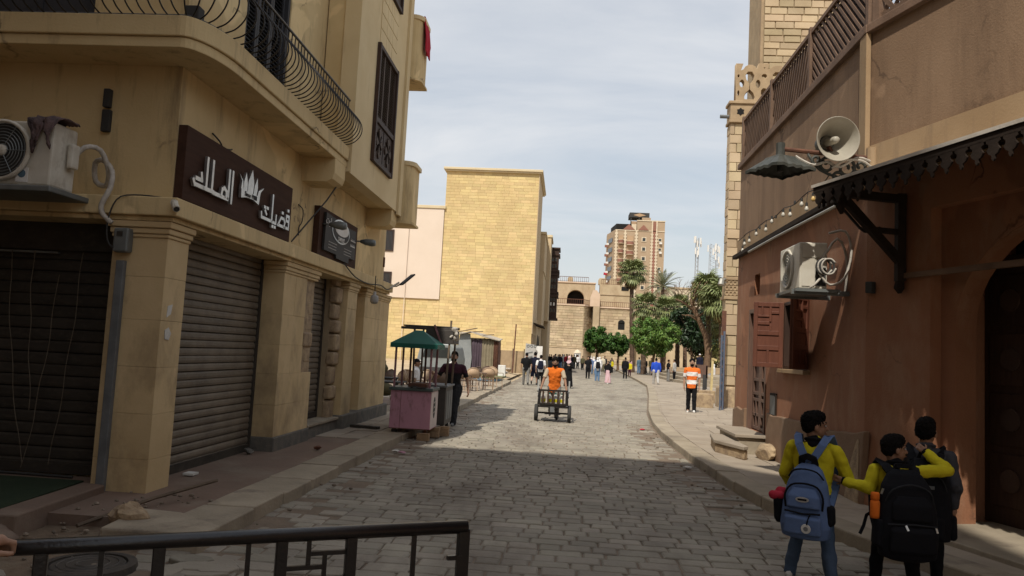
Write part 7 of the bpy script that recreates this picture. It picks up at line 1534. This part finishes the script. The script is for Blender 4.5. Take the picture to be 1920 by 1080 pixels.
    for s in (-1, 1):
        sh, el, wr, n_ = AJ[s]; q.capsule(T((s*.07*w, 0, .79)), sh, .038*H, .037*H, 10)
        if short: e = sh+(el-sh)*.80; qs.capsule(sh, sh+(e-sh)*.3, .037*H, .036*H, 10); qs.frustum(sh+(e-sh)*.15, e, .036*H, .0345*H)
        else:
            lo_ = loose; qs.capsule(sh, el, .038*H*(1+(lo_-1)*.3), .032*H*lo_, 10); qs.capsule(el, wr-(wr-el)*.14, .033*H*lo_, .026*H*lo_, 10); qs.frustum(wr-(wr-el)*.25, wr, .027*H*lo_, .023*H*lo_)
            for k_ in range(3): qs.ell(el+(wr-el)*(.15+.28*k_)+Vector((.004, -.003, .003))*H*(1-k_), (.034*H*lo_*(1-.1*k_),)*3, 8, 6)
    q.capsule(T((0, -.008, .80)), T((0, -.008, .833)), .046*H, .040*H, 12)
    folds(q.build('shirt' if short else 'jacket', M[top[0]], t, remesh=v, sm=3), .016*H, v)
    if sl_m: qs.build('sleeves', M[sl_m], t, remesh=v, sm=2)
    kind = bottom[1]; q = MB()
    if kind in ('trousers', 'shorts', 'loose'):
        lo = 1.0 if kind == 'trousers' else 1.18
        if seat or lean > 25: pass
        rows = [(.435, .080, .066), (.47, .096, .072), (.52, .099, .074), (.56, .091, .069)]
        tor(q, rows, 1.035)
        for s in (-1, 1):
            hip, kn, an, bb = J[s]; 
            if kind == 'shorts': q.frustum(hip+Vector((0, 0, .01*H)), kn+(hip-kn)*-.02, .062*H*w, .054*H)
            else: q.capsule(hip, kn, .060*H*w*(lo if kind != 'trousers' else 1), .043*H*lo, 11); q.capsule(kn, kn+(an-kn)*.2, .043*H*lo, .041*H*lo, 11); q.frustum(kn, an+(an-kn)*.10, .0425*H*lo, .0335*H*lo*1.05)
        folds(q.build(kind if kind != 'loose' else 'trousers', M[bottom[0]], t, remesh=v, sm=2), .016*H, v)
    else:
        top_z = .60 if kind == 'skirt' else .62; f = .05; rows = []
        for z, r1 in ((f, .15), (.15, .14), (.3, .122), (.42, .108), (.52, .103), (top_z, .092)): rows.append([(r1*w*H*math.cos(2*PI*j/20)*(1+.05*math.sin(j*2.1+z*9)*(1-z)), r1*.82*H*math.sin(2*PI*j/20)*(1+.05*math.cos(j*1.7)*(1-z)), z*H+dz) for j in range(20)])
        q.rings(rows); q.build('skirt', M[bottom[0]], t, remesh=v, sm=3)
    for s in (-1, 1):
        hip, kn, an, bb = J[s]; q = MB(); rb_ = Matrix.Rotation(min(.9, max(-.5, bb))*.9, 3, 'X') if bb < -.15 else Matrix.Rotation(max(0, bb)*.4, 3, 'X')
        c = lambda x, y, z: an+rb_@(Vector((x, y, z))*H)
        q.capsule(c(0, -.018, -.017), c(0, .03, -.018), .024*H, .025*H, 9, 1); q.capsule(c(0, .03, -.022), c(s*.006, .088, -.027), .0235*H, .0165*H, 9, 1); q.capsule(c(0, -.01, .0), c(0, -.006, .018), .026*H, .026*H, 9)
        q.build('shoe', M[shoes], t, remesh=max(v*.9, .007), sm=2)
    place(t, loc, rz); return t
W_ = lambda *a: ('w',)+a
HTEX = bpy.data.textures.new('tousle', 'CLOUDS'); HTEX.noise_scale = .016
FTEX = bpy.data.textures.new('folds', 'CLOUDS'); FTEX.noise_scale = .085; FTEX.noise_depth = 1
def folds(o, s, v):
    if v < .013: d = o.modifiers.new('f', 'DISPLACE'); d.texture = FTEX; d.strength = s; d.mid_level = .5; d.texture_coords = 'LOCAL'
# three schoolboys
B1, R1 = (2.03, 6.42, 0), R(-30)
person('schoolboy in bright yellow top with black collar and blue jeans looking aside', B1, R1, 1.33, 'skin', ('yellow', 'long'), ('denim', 'trousers'), 'white_paint', ('hair_black', 'fade'), hs=1.2, spread=.035, legs=((9, 12), (-9, 8)), arms=(((-.05, .02, -.16), (.02, .12, -.09)), W_((2.27, 6.34, .845), (2.22, 6.56, .80))), yaw=-58, vox=.0065, fine=True, curls=.9, loose=1.22, w=1.06, collar='black', cuffs='black')
B2, R2 = (2.56, 6.18, 0), R(-2)
person('shorter schoolboy in yellow top with both arms out between his two friends', B2, R2, 1.20, 'skin', ('yellow', 'long'), ('black', 'trousers'), 'ac_dark', ('hair_black', 'fade'), hs=1.24, spread=.02, w=1.05, legs=((12, 14), (-10, 8)), arms=(W_((2.37, 6.17, .80), (2.215, 6.27, .83), (.1, .9, .2)), W_((2.985, 6.25, .955), (2.885, 6.40, 1.075), (.3, .9, -.1))), yaw=-82, vox=.0062, fine=True, curls=.7, hem=.41, loose=1.25, collar='black', cuffs='black')
B3, R3 = (2.98, 6.60, 0), R(-24)
person('schoolboy in dark grey hooded jacket with his back turned', B3, R3, 1.32, 'skin', ('grey_jacket', 'long'), ('black', 'trousers'), 'ac_dark', ('hair_black', 'fade'), hs=1.2, legs=((-8, 8), (10, 12)), arms=(None, None), yaw=-12, vox=.0065, curls=.6, loose=1.2, w=1.08, collar='grey_jacket')
# collars and hood: children of nobody's body, part of clothing
def sub_rings(rows, n=22, p=2.6):
    out = []
    for z, cx, cy, rx, ry in rows:
        r = []
        for j in range(n):
            a = 2*PI*j/n; ca_, sa = math.cos(a), math.sin(a); r.append((cx+rx*math.copysign(abs(ca_)**(2/p), ca_), cy+ry*math.copysign(abs(sa)**(2/p), sa), z))
        out.append(r)
    return out
def collar(pname, mk, H, hs, z=.835):
    pass
def backpack(label, loc, rz, rows, mk, parts):
    t = thing('backpack', label, 'backpack', (0, 0, 0)); m = MB(); m.rings(sub_rings(rows)); m.build('main_bag', M[mk], t, remesh=.008, sm=4)
    for nm, mb, k, kw in parts: mb.build(nm, M[k], t, **kw)
    place(t, loc, rz); return t
def strip(pts, w, th=.006, n=None):
    mb = MB(); n = Vector(n or (0, -1, 0)); P = [Vector(p) for p in pts]; rows = []
    for i, p in enumerate(P):
        d = (P[min(i+1, len(P)-1)]-P[max(i-1, 0)]).normalized(); s = d.cross(n).normalized()*w/2; q = s.cross(d).normalized()*th; rows.append([p-s-q, p+s-q, p+s+q, p-s+q])
    return mb.rings(rows)
def pocket(rows): return MB().rings(sub_rings(rows, 20, 3))
pk = [('pocket', pocket([(.37, 0, -.325, .125, .02), (.385, 0, -.335, .14, .035), (.50, 0, -.338, .137, .038), (.53, 0, -.325, .12, .02)]), 'bag_blue', dict(remesh=.007, sm=2)),
 ('pocket', pocket([(.565, 0, -.31, .115, .02), (.58, 0, -.322, .125, .035), (.66, 0, -.318, .12, .034), (.72, 0, -.295, .085, .02)]), 'bag_blue', dict(remesh=.007, sm=2)),
 ('zip', MB().tube([(-.135, -.30, .565), (-.14, -.312, .66), (-.095, -.305, .735), (0, -.308, .755), (.095, -.305, .735), (.14, -.312, .66), (.135, -.30, .565)], .008, 6), 'bag_black', {}),
 ('zip', MB().tube([(-.13, -.352, .545), (0, -.362, .535), (.13, -.352, .545)], .008, 6), 'bag_black', {}),
 ('zip', MB().tube([(-.13, -.25, .79), (-.085, -.275, .845), (0, -.283, .862), (.085, -.275, .845), (.13, -.25, .79)], .007, 6), 'bag_black', {}),
 ('badge', MB().lathe((.035, -.378, .43), [(.001, .006), (.034, .005), (.036, 0)], 18, (0, -1, 0)), 'paper', {}),
 ('badge_print', MB().lathe((.035, -.385, .43), [(.001, .001), (.018, .001), (.018, 0)], 7, (0, -1, 0)), 'conduit', {}),
 ('logo_patch', MB().prism([(.05*math.cos(i*PI/8), .64+.020*math.sin(i*PI/8)) for i in range(16)], lambda u, v, d: (u, -.357-d, v), 0, .004), 'pale_grey', {}),
 ('logo_mark', MB().box(-.033, .033, -.364, -.3615, .633, .647), 'bag_black', {}),
 ('pull_cord', MB().tube([(.06, -.356, .535), (.05, -.375, .51), (.04, -.384, .46)], .005, 5), 'bag_black', {}),
 ('handle', strip([(-.05, -.17, .885), (-.045, -.20, .935), (0, -.215, .955), (.045, -.20, .935), (.05, -.17, .885)], .05, .012), 'bag_black', {}),
 ('shoulder_strap', strip([(-.015, -.17, .90), (-.05, -.15, .965), (-.088, -.122, 1.04), (-.112, -.06, 1.098), (-.122, .02, 1.105), (-.13, .10, 1.03), (-.14, .12, .9), (-.16, .05, .72), (-.15, -.1, .58)], .058, .009), 'bag_blue', dict(smooth=False)),
 ('shoulder_strap', strip([(.015, -.17, .90), (.05, -.15, .965), (.088, -.122, 1.04), (.112, -.06, 1.098), (.122, .02, 1.105), (.13, .10, 1.03), (.14, .12, .9), (.16, .05, .72), (.15, -.1, .58)], .058, .009), 'bag_blue', dict(smooth=False)),
 ('side_pocket', pocket([(.45, .178, -.22, .02, .05), (.47, .182, -.22, .03, .06), (.58, .178, -.22, .03, .06), (.6, .17, -.22, .02, .05)]), 'bag_black', dict(remesh=.008, sm=2))]
backpack('blue backpack with a round white badge hanging low on the first schoolboy', B1, R1, [(.33, 0, -.22, .10, .07), (.345, 0, -.22, .175, .105), (.43, 0, -.225, .19, .118), (.6, 0, -.215, .175, .105), (.74, 0, -.195, .15, .09), (.85, 0, -.175, .105, .068), (.90, 0, -.165, .055, .035)], 'bag_blue', pk).location.z = .05
m = MB(); rr = random.Random(4)
for i in range(8): m.ell((-.22+rr.uniform(-.04, .04), -.2+rr.uniform(-.05, .05), .69+rr.uniform(-.03, .03)), (.04, .035, .03), 8, 6)
q = tag(m.build('red_bundle', M['red'], remesh=.009, sm=2), 'crumpled red cloth stuffed in the net pocket of the blue backpack', 'cloth'); place(q, B1, R1)
m = MB(); m.rings(sub_rings([(.47, -.205, -.2, .02, .04), (.5, -.21, -.2, .035, .05), (.66, -.215, -.2, .04, .055)])); q = tag(m.build('bottle_holder', M['bag_black'], remesh=.008, sm=2), 'black net bottle holder on the side of the blue backpack', 'pouch'); place(q, B1, R1)
pk = [('pocket', pocket([(.40, 0, -.355, .15, .02), (.42, 0, -.362, .165, .03), (.56, 0, -.362, .16, .032), (.59, 0, -.35, .14, .02)]), 'bag_black', dict(remesh=.008, sm=3)),
 ('pocket', pocket([(.62, 0, -.335, .13, .02), (.64, 0, -.342, .145, .03), (.74, 0, -.335, .14, .03), (.80, 0, -.315, .10, .02)]), 'bag_black', dict(remesh=.008, sm=3)),
 ('zip', MB().tube([(-.17, -.345, .60), (0, -.372, .612), (.17, -.345, .60)], .006, 6), 'charcoal', {}),
 ('zip', MB().tube([(-.17, -.28, .74), (-.13, -.31, .84), (0, -.32, .885), (.13, -.31, .84), (.17, -.28, .74)], .006, 6), 'charcoal', {}),
 ('zip_pull', strip([(-.06, -.378, .605), (-.045, -.385, .57)], .014, .004), 'steel', {}), ('zip_pull', strip([(.16, -.34, .60), (.17, -.345, .56)], .012, .004), 'steel', {}), ('zip_pull', strip([(-.19, -.26, .80), (-.18, -.27, .84)], .014, .004), 'steel', {}),
 ('side_pocket', pocket([(.42, -.20, -.24, .02, .06), (.44, -.205, -.24, .035, .07), (.62, -.2, -.24, .03, .065)]), 'bag_black', dict(remesh=.008, sm=2)),
 ('handle', strip([(-.06, -.15, .96), (-.05, -.16, 1.0), (.05, -.16, 1.0), (.06, -.15, .96)], .035, .01), 'bag_black', {}),
 ('shoulder_strap', strip([(-.09, -.16, .95), (-.105, -.11, .985), (-.118, -.01, 1.015), (-.12, .08, .95), (-.13, .10, .80), (-.15, .0, .6), (-.16, -.12, .5)], .06, .012), 'bag_black', {}),
 ('shoulder_strap', strip([(.09, -.16, .95), (.10, -.11, .985), (.112, -.01, 1.015), (.12, .08, .95), (.13, .10, .80), (.15, .0, .6), (.16, -.12, .5)], .06, .012), 'bag_black', {}),
 ('strap_tail', strip([(-.2, -.16, .66), (-.25, -.14, .62), (-.27, -.14, .54), (-.30, -.15, .48)], .022, .004), 'bag_black', {})]
backpack('large black backpack with an orange bottle on the shorter schoolboy', B2, R2, [(.335, 0, -.24, .12, .08), (.36, 0, -.245, .195, .112), (.5, 0, -.25, .21, .122), (.70, 0, -.235, .20, .112), (.86, 0, -.21, .17, .09), (.945, 0, -.185, .12, .065), (.975, 0, -.17, .07, .04)], 'bag_black', pk)
bo = thing('drink_bottle', 'orange drink bottle in the side pocket of the large black backpack', 'bottle', (0, 0, 0))
m = MB(); m.lathe((-.225, -.24, .62), [(.001, 0), (.032, .0), (.034, .02), (.034, .11), (.030, .125), (.024, .13)], 14); m.build('body', M['orange'], bo, smooth=True); m = MB(); m.lathe((-.225, -.24, .75), [(.026, 0), (.031, .004), (.031, .045), (.026, .055), (.001, .056)], 14); m.build('lid', M['orange'], bo, smooth=True); place(bo, B2, R2)
pk = [('pocket', pocket([(.42, 0, -.33, .12, .02), (.44, 0, -.337, .135, .03), (.58, 0, -.337, .13, .03), (.60, 0, -.325, .11, .02)]), 'bag_black', dict(remesh=.009, sm=3)), ('zip', MB().tube([(-.15, -.27, .76), (-.11, -.3, .88), (0, -.31, .92), (.11, -.3, .88), (.15, -.27, .76)], .006, 6), 'charcoal', {}), ('logo_patch', MB().box(-.02, .06, -.312, -.305, .80, .825), 'conduit', {}), ('zip_pull', strip([(-.155, -.275, .70), (-.15, -.285, .65)], .014, .005), 'steel', {}), ('side_pocket', pocket([(.42, .185, -.21, .02, .05), (.44, .19, -.21, .03, .06), (.6, .185, -.21, .03, .06)]), 'bag_black', dict(remesh=.009, sm=2)),
 ('handle', strip([(-.05, -.14, 1.02), (-.04, -.15, 1.06), (.04, -.15, 1.06), (.05, -.14, 1.02)], .03, .01), 'bag_black', {}), ('shoulder_strap', strip([(.09, -.15, 1.0), (.105, -.10, 1.05), (.115, -.01, 1.10), (.12, .08, 1.03), (.14, .08, .8), (.15, -.1, .55)], .055, .012), 'bag_black', {}), ('shoulder_strap', strip([(-.09, -.15, 1.0), (-.105, -.10, 1.05), (-.115, -.01, 1.10), (-.12, .08, 1.03), (-.14, .08, .8), (-.15, -.1, .55)], .055, .012), 'bag_black', {})]
backpack('black backpack with a small grey logo on the schoolboy in the grey jacket', B3, R3, [(.39, 0, -.22, .10, .07), (.41, 0, -.225, .175, .10), (.55, 0, -.23, .19, .112), (.78, 0, -.215, .178, .10), (.94, 0, -.19, .14, .078), (1.02, 0, -.16, .08, .045)], 'bag_black', pk)
for (L_, rz, H, hs, mk, zz) in ((B1, R1, 1.33, 1.12, 'black', .838), (B2, R2, 1.20, 1.16, 'black', .838), (B3, R3, 1.32, 1.12, 'grey_jacket', .835)):
    pass
# others, near to far
V2 = .0115
pm = person('bearded man in a maroon and black shirt walking beside the food carts', (-2.46, 17.1, 0), R(172), 1.66, 'skin_tan', ('maroon_fade', 'short'), ('charcoal', 'loose'), 'conduit', ('hair_black', 'short'), w=1.1, belly=1.1, legs=((16, 6), (-16, 34)), arms=(((-.06, -.02, -.165), (-.03, .04, -.14)), ((.08, .03, -.15), (.02, .13, .05))), pitch=-14, vox=V2, fine=True, beard=True)
wp = MB()
for i in range(9): a = .10+.055*i; wp.box(.048+.012*math.sin(i*2), .088+.012*math.cos(i*3), .128-.006*i*.4, .133-.006*i*.4, a, a+.03)
person('man in an orange polo shirt pushing the wooden handcart', (-.24, 20.25, 0), R(178), 1.64, 'skin', ('orange', 'short', 'shirt_tan'), ('trouser_grey', 'trousers'), 'ac_dark', ('hair_black', 'curly'), legs=((18, 12), (-20, 25)), arms=(((-.05, .06, -.15), (-.03, .10, -.13)), ((.05, .06, -.15), (.03, .10, -.13))), lean=12, pitch=-12, vox=V2, fine=True, beard=True)
person('young man in an orange and white striped shirt with black trousers and white shoes', (3.95, 24.3, .11), R(170), 1.66, 'skin_tan', ('orange_stripe', 'short', 'orange_sleeve'), ('black', 'trousers'), 'white_paint', ('hair_black', 'curly'), legs=((6, 4), (-5, 6)), pitch=-14, vox=V2, fine=True, beard=True, w=.95)
V3 = .02
person('man in black shirt, grey jeans and cap walking away at the kerb end', (-1.98, 40, 0), R(4), 1.70, 'skin_tan', ('black', 'short'), ('trouser_grey', 'trousers'), 'ac_dark', ('black', 'cap'), legs=((14, 4), (-14, 22)), vox=V3, w=1.1)
person('man in navy shirt and navy shorts walking between two others', (-1.55, 40.4, 0), R(-3), 1.76, 'skin_light', ('navy', 'short'), ('navy', 'shorts'), 'ac_dark', ('hair_black', 'short'), legs=((-16, 30), (16, 4)), vox=V3, w=1.08)
person('woman in white top and black trousers carrying a navy backpack', (-1.22, 39.6, 0), R(-2), 1.60, 'skin_light', ('white', 'short'), ('black', 'trousers'), 'ac_dark', ('hair_black', 'bun'), vox=V3)
backpack('navy backpack worn by the woman in the white top', (-1.22, 39.6, 0), R(-2), [(.86, 0, -.17, .1, .05), (.9, 0, -.19, .14, .08), (1.1, 0, -.19, .145, .085), (1.25, 0, -.17, .12, .06), (1.3, 0, -.15, .06, .03)], 'navy', [('shoulder_strap', strip([(s*.09, -.15, 1.27), (s*.11, -.03, 1.33), (s*.11, .09, 1.24), (s*.12, .06, 1.0)], .05, .01), 'navy', {}) for s in (-1, 1)])
person('woman with long brown hair in black top and grey trousers behind the handcart', (-.55, 38.6, 0), R(5), 1.62, 'skin_light', ('black', 'long'), ('trouser_grey', 'loose'), 'white_paint', ('hair_brown', 'long'), vox=V3)
person('woman in a pale pink headscarf and long black robe', (.22, 39, 0), R(160), 1.62, 'skin_light', ('black', 'long'), ('black', 'dress'), 'ac_dark', ('pink', 'scarf'), vox=V3, arms=(((-.06, .05, -.15), (.10, .10, .06)), None))
person('woman in black T shirt and black trousers standing in the middle of the street', (1.70, 56.5, 0), R(178), 1.62, 'skin_tan', ('black', 'short'), ('black', 'trousers'), 'ac_dark', ('hair_black', 'long'), vox=V3)
person('girl in white headscarf and jeans with a dark backpack walking away', (2.2, 52, 0), R(5), 1.60, 'skin_light', ('white', 'long'), ('jeans', 'loose'), 'white_paint', ('white', 'scarf'), vox=V3)
backpack('dark backpack on the girl in the white headscarf', (2.2, 52, 0), R(5), [(.86, 0, -.18, .1, .05), (.9, 0, -.2, .15, .09), (1.12, 0, -.2, .15, .09), (1.27, 0, -.17, .12, .06), (1.31, 0, -.15, .06, .03)], 'bag_black', [('shoulder_strap', strip([(s*.09, -.15, 1.27), (s*.11, -.03, 1.33), (s*.11, .09, 1.24), (s*.12, .06, 1.0)], .05, .01), 'bag_black', {}) for s in (-1, 1)])
person('girl in a long pink pinafore dress over a black top', (2.70, 48.2, 0), R(150), 1.42, 'skin_tan', ('black', 'long'), ('pink', 'dress'), 'white_paint', ('hair_black', 'scarf'), vox=V3, legs=((14, 4), (-14, 20)))
person('boy in black jacket and black trousers walking away along the curved kerb', (4.45, 57.2, .1), R(-5), 1.60, 'skin_tan', ('black', 'long'), ('black', 'trousers'), 'trouser_grey', ('hair_black', 'short'), vox=V3)
person('man in bright blue puffer jacket and pale grey trousers', (5.75, 49.2, .1), R(2), 1.68, 'skin_tan', ('puffer', 'long'), ('pale_grey', 'loose'), 'white_paint', ('hair_black', 'short'), w=1.15, vox=V3, legs=((14, 4), (-14, 20)))
person('youth in grey and black top standing at the garden steps', (8.05, 57.5, .1), R(60), 1.64, 'skin_tan', ('pale_grey', 'long'), ('black', 'trousers'), 'ac_dark', ('hair_black', 'short'), vox=V3)
person('youth in black top and grey trousers talking beside the garden steps', (7.6, 57.3, .1), R(-70), 1.6, 'skin_tan', ('black', 'short'), ('trouser_grey', 'loose'), 'ac_dark', ('hair_black', 'short'), vox=V3)
V4 = .028
person('woman in white top and pale trousers in front of the bastion tree', (2.95, 66, 0), R(10), 1.62, 'skin_light', ('pale_grey', 'long'), ('pale_grey', 'loose'), 'white_paint', ('white', 'scarf'), vox=V4)
person('child in yellow top and black trousers below the middle round tree', (6.2, 82, .1), R(170), 1.35, 'skin_tan', ('yellow', 'long'), ('black', 'trousers'), 'ac_dark', ('hair_black', 'short'), vox=V4)
person('child in yellow top carrying a yellow board by the bastion tree', (5.0, 82, .0), R(120), 1.4, 'skin_tan', ('yellow', 'long'), ('black', 'trousers'), 'ac_dark', ('hair_black', 'short'), vox=V4)
person('girl in pink top and red trousers by the middle round tree', (6.9, 82.5, .1), R(175), 1.45, 'skin_light', ('pink', 'long'), ('red', 'trousers'), 'ac_dark', ('hair_black', 'scarf'), vox=V4)
person('man in grey blue jacket and jeans standing under the largest round tree', (7.6, 80, .1), R(20), 1.68, 'skin_tan', ('teal', 'long'), ('jeans', 'loose'), 'ac_dark', ('hair_black', 'short'), vox=V4)
person('woman in long black robe standing under the largest round tree', (8.25, 80.3, .1), R(10), 1.62, 'skin_tan', ('black', 'long'), ('black', 'dress'), 'ac_dark', ('hair_black', 'scarf'), vox=V4)
person('man in olive jacket behind the woman in the long black robe', (9.0, 81.5, .1), R(160), 1.68, 'skin_tan', ('olive', 'long'), ('black', 'trousers'), 'ac_dark', ('hair_black', 'short'), vox=V4)
person('child in yellow top behind the boy in the black jacket', (5.5, 66, .1), R(160), 1.3, 'skin_tan', ('yellow', 'long'), ('maroon', 'trousers'), 'ac_dark', ('hair_black', 'short'), vox=V4)
person('man in white cap and navy top on the garden terrace', (10.9, 63.5, .6), R(170), 1.7, 'skin_tan', ('navy', 'long'), ('black', 'trousers'), 'ac_dark', ('white', 'cap'), vox=V4)
person('person in white headscarf and blue skirt sitting on the terrace wall', (11.3, 59.6, .3), R(60), 1.55, 'skin_light', ('white', 'long'), ('jeans', 'trousers'), 'ac_dark', ('white', 'scarf'), vox=V4, legs=((80, 80), (80, 80)), seat=True)
person('man in dark olive coat walking away beyond the headscarfed woman', (1.12, 95, 0), R(0), 1.72, 'skin_tan', ('olive', 'long'), ('charcoal', 'trousers'), 'ac_dark', ('hair_black', 'short'), vox=V4)
crowd = [(-1.55, 88, 'black', 'black', 'hair_black', 'short', 'man in black at the street edge of the far crowd'), (-1.15, 92, 'teal', 'charcoal', 'hair_black', 'short', 'man in teal jacket near the white parked vehicle'), (-.65, 86, 'charcoal', 'black', 'hair_brown', 'long', 'woman with loose brown hair at the back of the crowd'), (-.2, 93, 'white', 'pale_grey', 'white', 'scarf', 'woman all in white within the far crowd'), (.15, 89, 'red', 'charcoal', 'hair_black', 'short', 'person in red top in the middle of the far crowd'), (.5, 94, 'pink', 'black', 'pink', 'scarf', 'woman in pink top and headscarf in the far crowd'), (.75, 91, 'navy', 'navy', 'hair_black', 'short', 'man in navy clothes beside the pink headscarf in the crowd'), (-.9, 99, 'cream', 'brown', 'cream', 'scarf', 'woman in cream headscarf far back in the crowd'), (-.35, 101, 'brown', 'black', 'hair_black', 'short', 'man in brown jacket far back in the crowd'), (.35, 102, 'black', 'black', 'hair_black', 'short', 'man in black farthest back in the crowd'), (-1.9, 96, 'grey_jacket', 'jeans', 'hair_black', 'short', 'man in grey jacket under the arched openings'), (2.6, 70, 'bag_blue', 'jeans', 'white', 'scarf', 'woman in pale blue top behind the girl with the backpack'), (1.6, 97, 'white', 'charcoal', 'hair_black', 'short', 'man in white shirt beside the sentry booth'), (4.1, 84, 'cream', 'olive', 'cream', 'scarf', 'woman in cream scarf below the bastion tree'), (4.5, 88, 'charcoal', 'black', 'hair_black', 'short', 'man in charcoal shirt in the shade of the bastion tree'), (.95, 99, 'maroon', 'black', 'hair_black', 'short', 'man in maroon top at the edge of the far crowd'), (-1.35, 104, 'white', 'navy', 'hair_black', 'short', 'man in white shirt near the far end of the street'), (-.5, 81, 'navy', 'jeans', 'hair_black', 'short', 'man in navy shirt at the near side of the far crowd'), (-1.0, 83, 'pale_grey', 'black', 'hair_black', 'short', 'man in pale grey shirt near the long haired woman in the crowd'), (.45, 84, 'black', 'trouser_grey', 'hair_black', 'short', 'man in black shirt and grey trousers walking up to the crowd'), (2.0, 88, 'olive', 'black', 'hair_black', 'short', 'man in olive shirt walking alone beyond the crowd'), (2.5, 79, 'black', 'black', 'black', 'scarf', 'woman in all black with headscarf beyond the girl in pink'), (3.3, 97, 'pink', 'charcoal', 'white', 'scarf', 'woman in pink top and white scarf near the fortress foot'), (-.1, 106, 'teal', 'navy', 'hair_black', 'short', 'man in teal shirt seen over the heads of the crowd'), (.9, 108, 'cream', 'black', 'hair_black', 'short', 'man in cream shirt seen over the heads of the crowd'), (5.6, 93, 'white', 'jeans', 'hair_black', 'short', 'man in white shirt and jeans between the two smaller round trees')]
for i, (x, y, a, b_, hc_, hst, lab) in enumerate(crowd): person(lab, (x, y, 0), R((170, 10, 185, -8, 176)[i % 5]), 1.60+.03*(i % 5), 'skin_tan', (a, 'long'), (b_, 'loose'), 'ac_dark', (hc_, hst), vox=.034, legs=((12, 4), (-12, 18)) if i % 2 else ((0, 3), (0, 3)))
person('seated man in white shirt and black cap behind the pink cart', (-4.25, 22, .07), R(-80), 1.62, 'skin', ('white', 'short'), ('charcoal', 'trousers'), 'ac_dark', ('black', 'cap'), legs=((82, 84), (82, 84)), seat=True, vox=.016)
person('person with a hand resting on the black barrier', (-2.02, 1.78, 0), R(-20), 1.62, 'skin_tan', ('charcoal', 'long'), ('black', 'trousers'), 'ac_dark', ('hair_black', 'short'), vox=.007, arms=(None, W_((-1.73, 1.84, .98), (-1.62, 2.07, 1.07), (.1, .5, -1))), curls=1.3)
# handcart
hcx = thing('handcart', 'black wooden handcart with two wheels loaded with bottles', 'handcart', (-.25, 19.5, 0))
m = MB(); m.beam((-.60, 19.32, .38), (.10, 19.32, .38), .06, .05); m.beam((-.60, 20.1, .38), (.10, 20.1, .38), .06, .05)
for x in (-.60, .10): m.beam((x, 19.3, .38), (x, 20.25, .40), .05, .05)
m.build('frame', M['black_iron'], hcx); m = MB(); m.box(-.57, .07, 19.35, 20.08, .405, .425); m.build('floor', M['wood_dark'], hcx)
m = MB(); m.beam((-.58, 19.3, .42), (-.58, 19.3, .78), .045, .04); m.beam((.08, 19.3, .42), (.08, 19.3, .78), .045, .04); m.beam((-.62, 19.3, .78), (.12, 19.3, .78), .045, .045); m.beam((-.62, 19.3, .44), (.12, 19.3, .44), .045, .045); m.build('front_rack', M['black_iron'], hcx)
for i in range(5): x = -.50+.125*i; m = MB(); m.beam((x, 19.285, .46), (x, 19.285, .765), .045, .02); m.build('slat', M['wood_dark'], hcx)
for x in (-.62, .12): m = MB(); m.beam((x, 19.4, .62), (x, 20.15, .78), .04, .04); m.beam((x, 19.32, .42), (x-.02*(1 if x > 0 else -1), 19.32, .74), .035, .035); m.build('side_rail', M['black_iron'], hcx)
for x in (-.64, .14): m = MB(); m.beam((x, 19.45, .74), (x*1.02+.0, 19.9, 1.0), .035, .035); m.build('handle', M['galv'], hcx)
m = MB(); m.tube([(-.70, 19.5, .21), (.20, 19.5, .21)], .022, 8); m.beam((-.45, 19.5, .2), (-.05, 19.5, .2), .06, .05); m.build('axle', M['black_iron'], hcx)
for x in (-.66, .17):
    m = MB(); m.lathe((x, 19.5, .21), [(.155, -.04), (.20, -.045), (.212, -.02), (.212, .02), (.20, .045), (.155, .04)], 22, (1, 0, 0)); w_ = m.build('wheel', M['ac_dark'], hcx, smooth=True); m = MB(); m.lathe((x, 19.5, .21), [(.001, .02), (.05, .03), (.05, -.03), (.001, -.02)], 12, (1, 0, 0))
    for i in range(6): m.beam((x, 19.5, .21), (x, 19.5+.16*math.cos(i*PI/3), .21+.16*math.sin(i*PI/3)), .02, .02)
    m.build('hub', M['galv'], w_)
m = MB(); m.beam((-.26, 19.28, .25), (-.26, 19.28, .38), .1, .03); m.build('plate', M['conduit'], hcx)
bt = None
for i in range(4):
    for j in range(3):
        x, y = -.50+.155*i, 19.45+.2*j
        if bt is None:
            bt = thing('bottle', 'plastic bottle with yellow label standing in the handcart', 'bottle', (0, 0, 0), 'bottles in the handcart'); m = MB(); m.lathe((0, 0, 0), [(.001, 0), (.05, 0), (.052, .02), (.052, .17), (.03, .22), (.016, .25)], 12); m.build('body', M['paper'], bt, smooth=True); m = MB(); m.lathe((0, 0, .06), [(.053, 0), (.0535, .0), (.0535, .08), (.053, .08)], 12); m.build('wrapper', M['yellow'], bt); m = MB(); m.lathe((0, 0, .25), [(.018, 0), (.018, .025), (.001, .026)], 8); m.build('bottle_cap', M['canopy_green'], bt); o = bt
        else: o = copy_tree(bt)
        place(o, (x, y, .426))
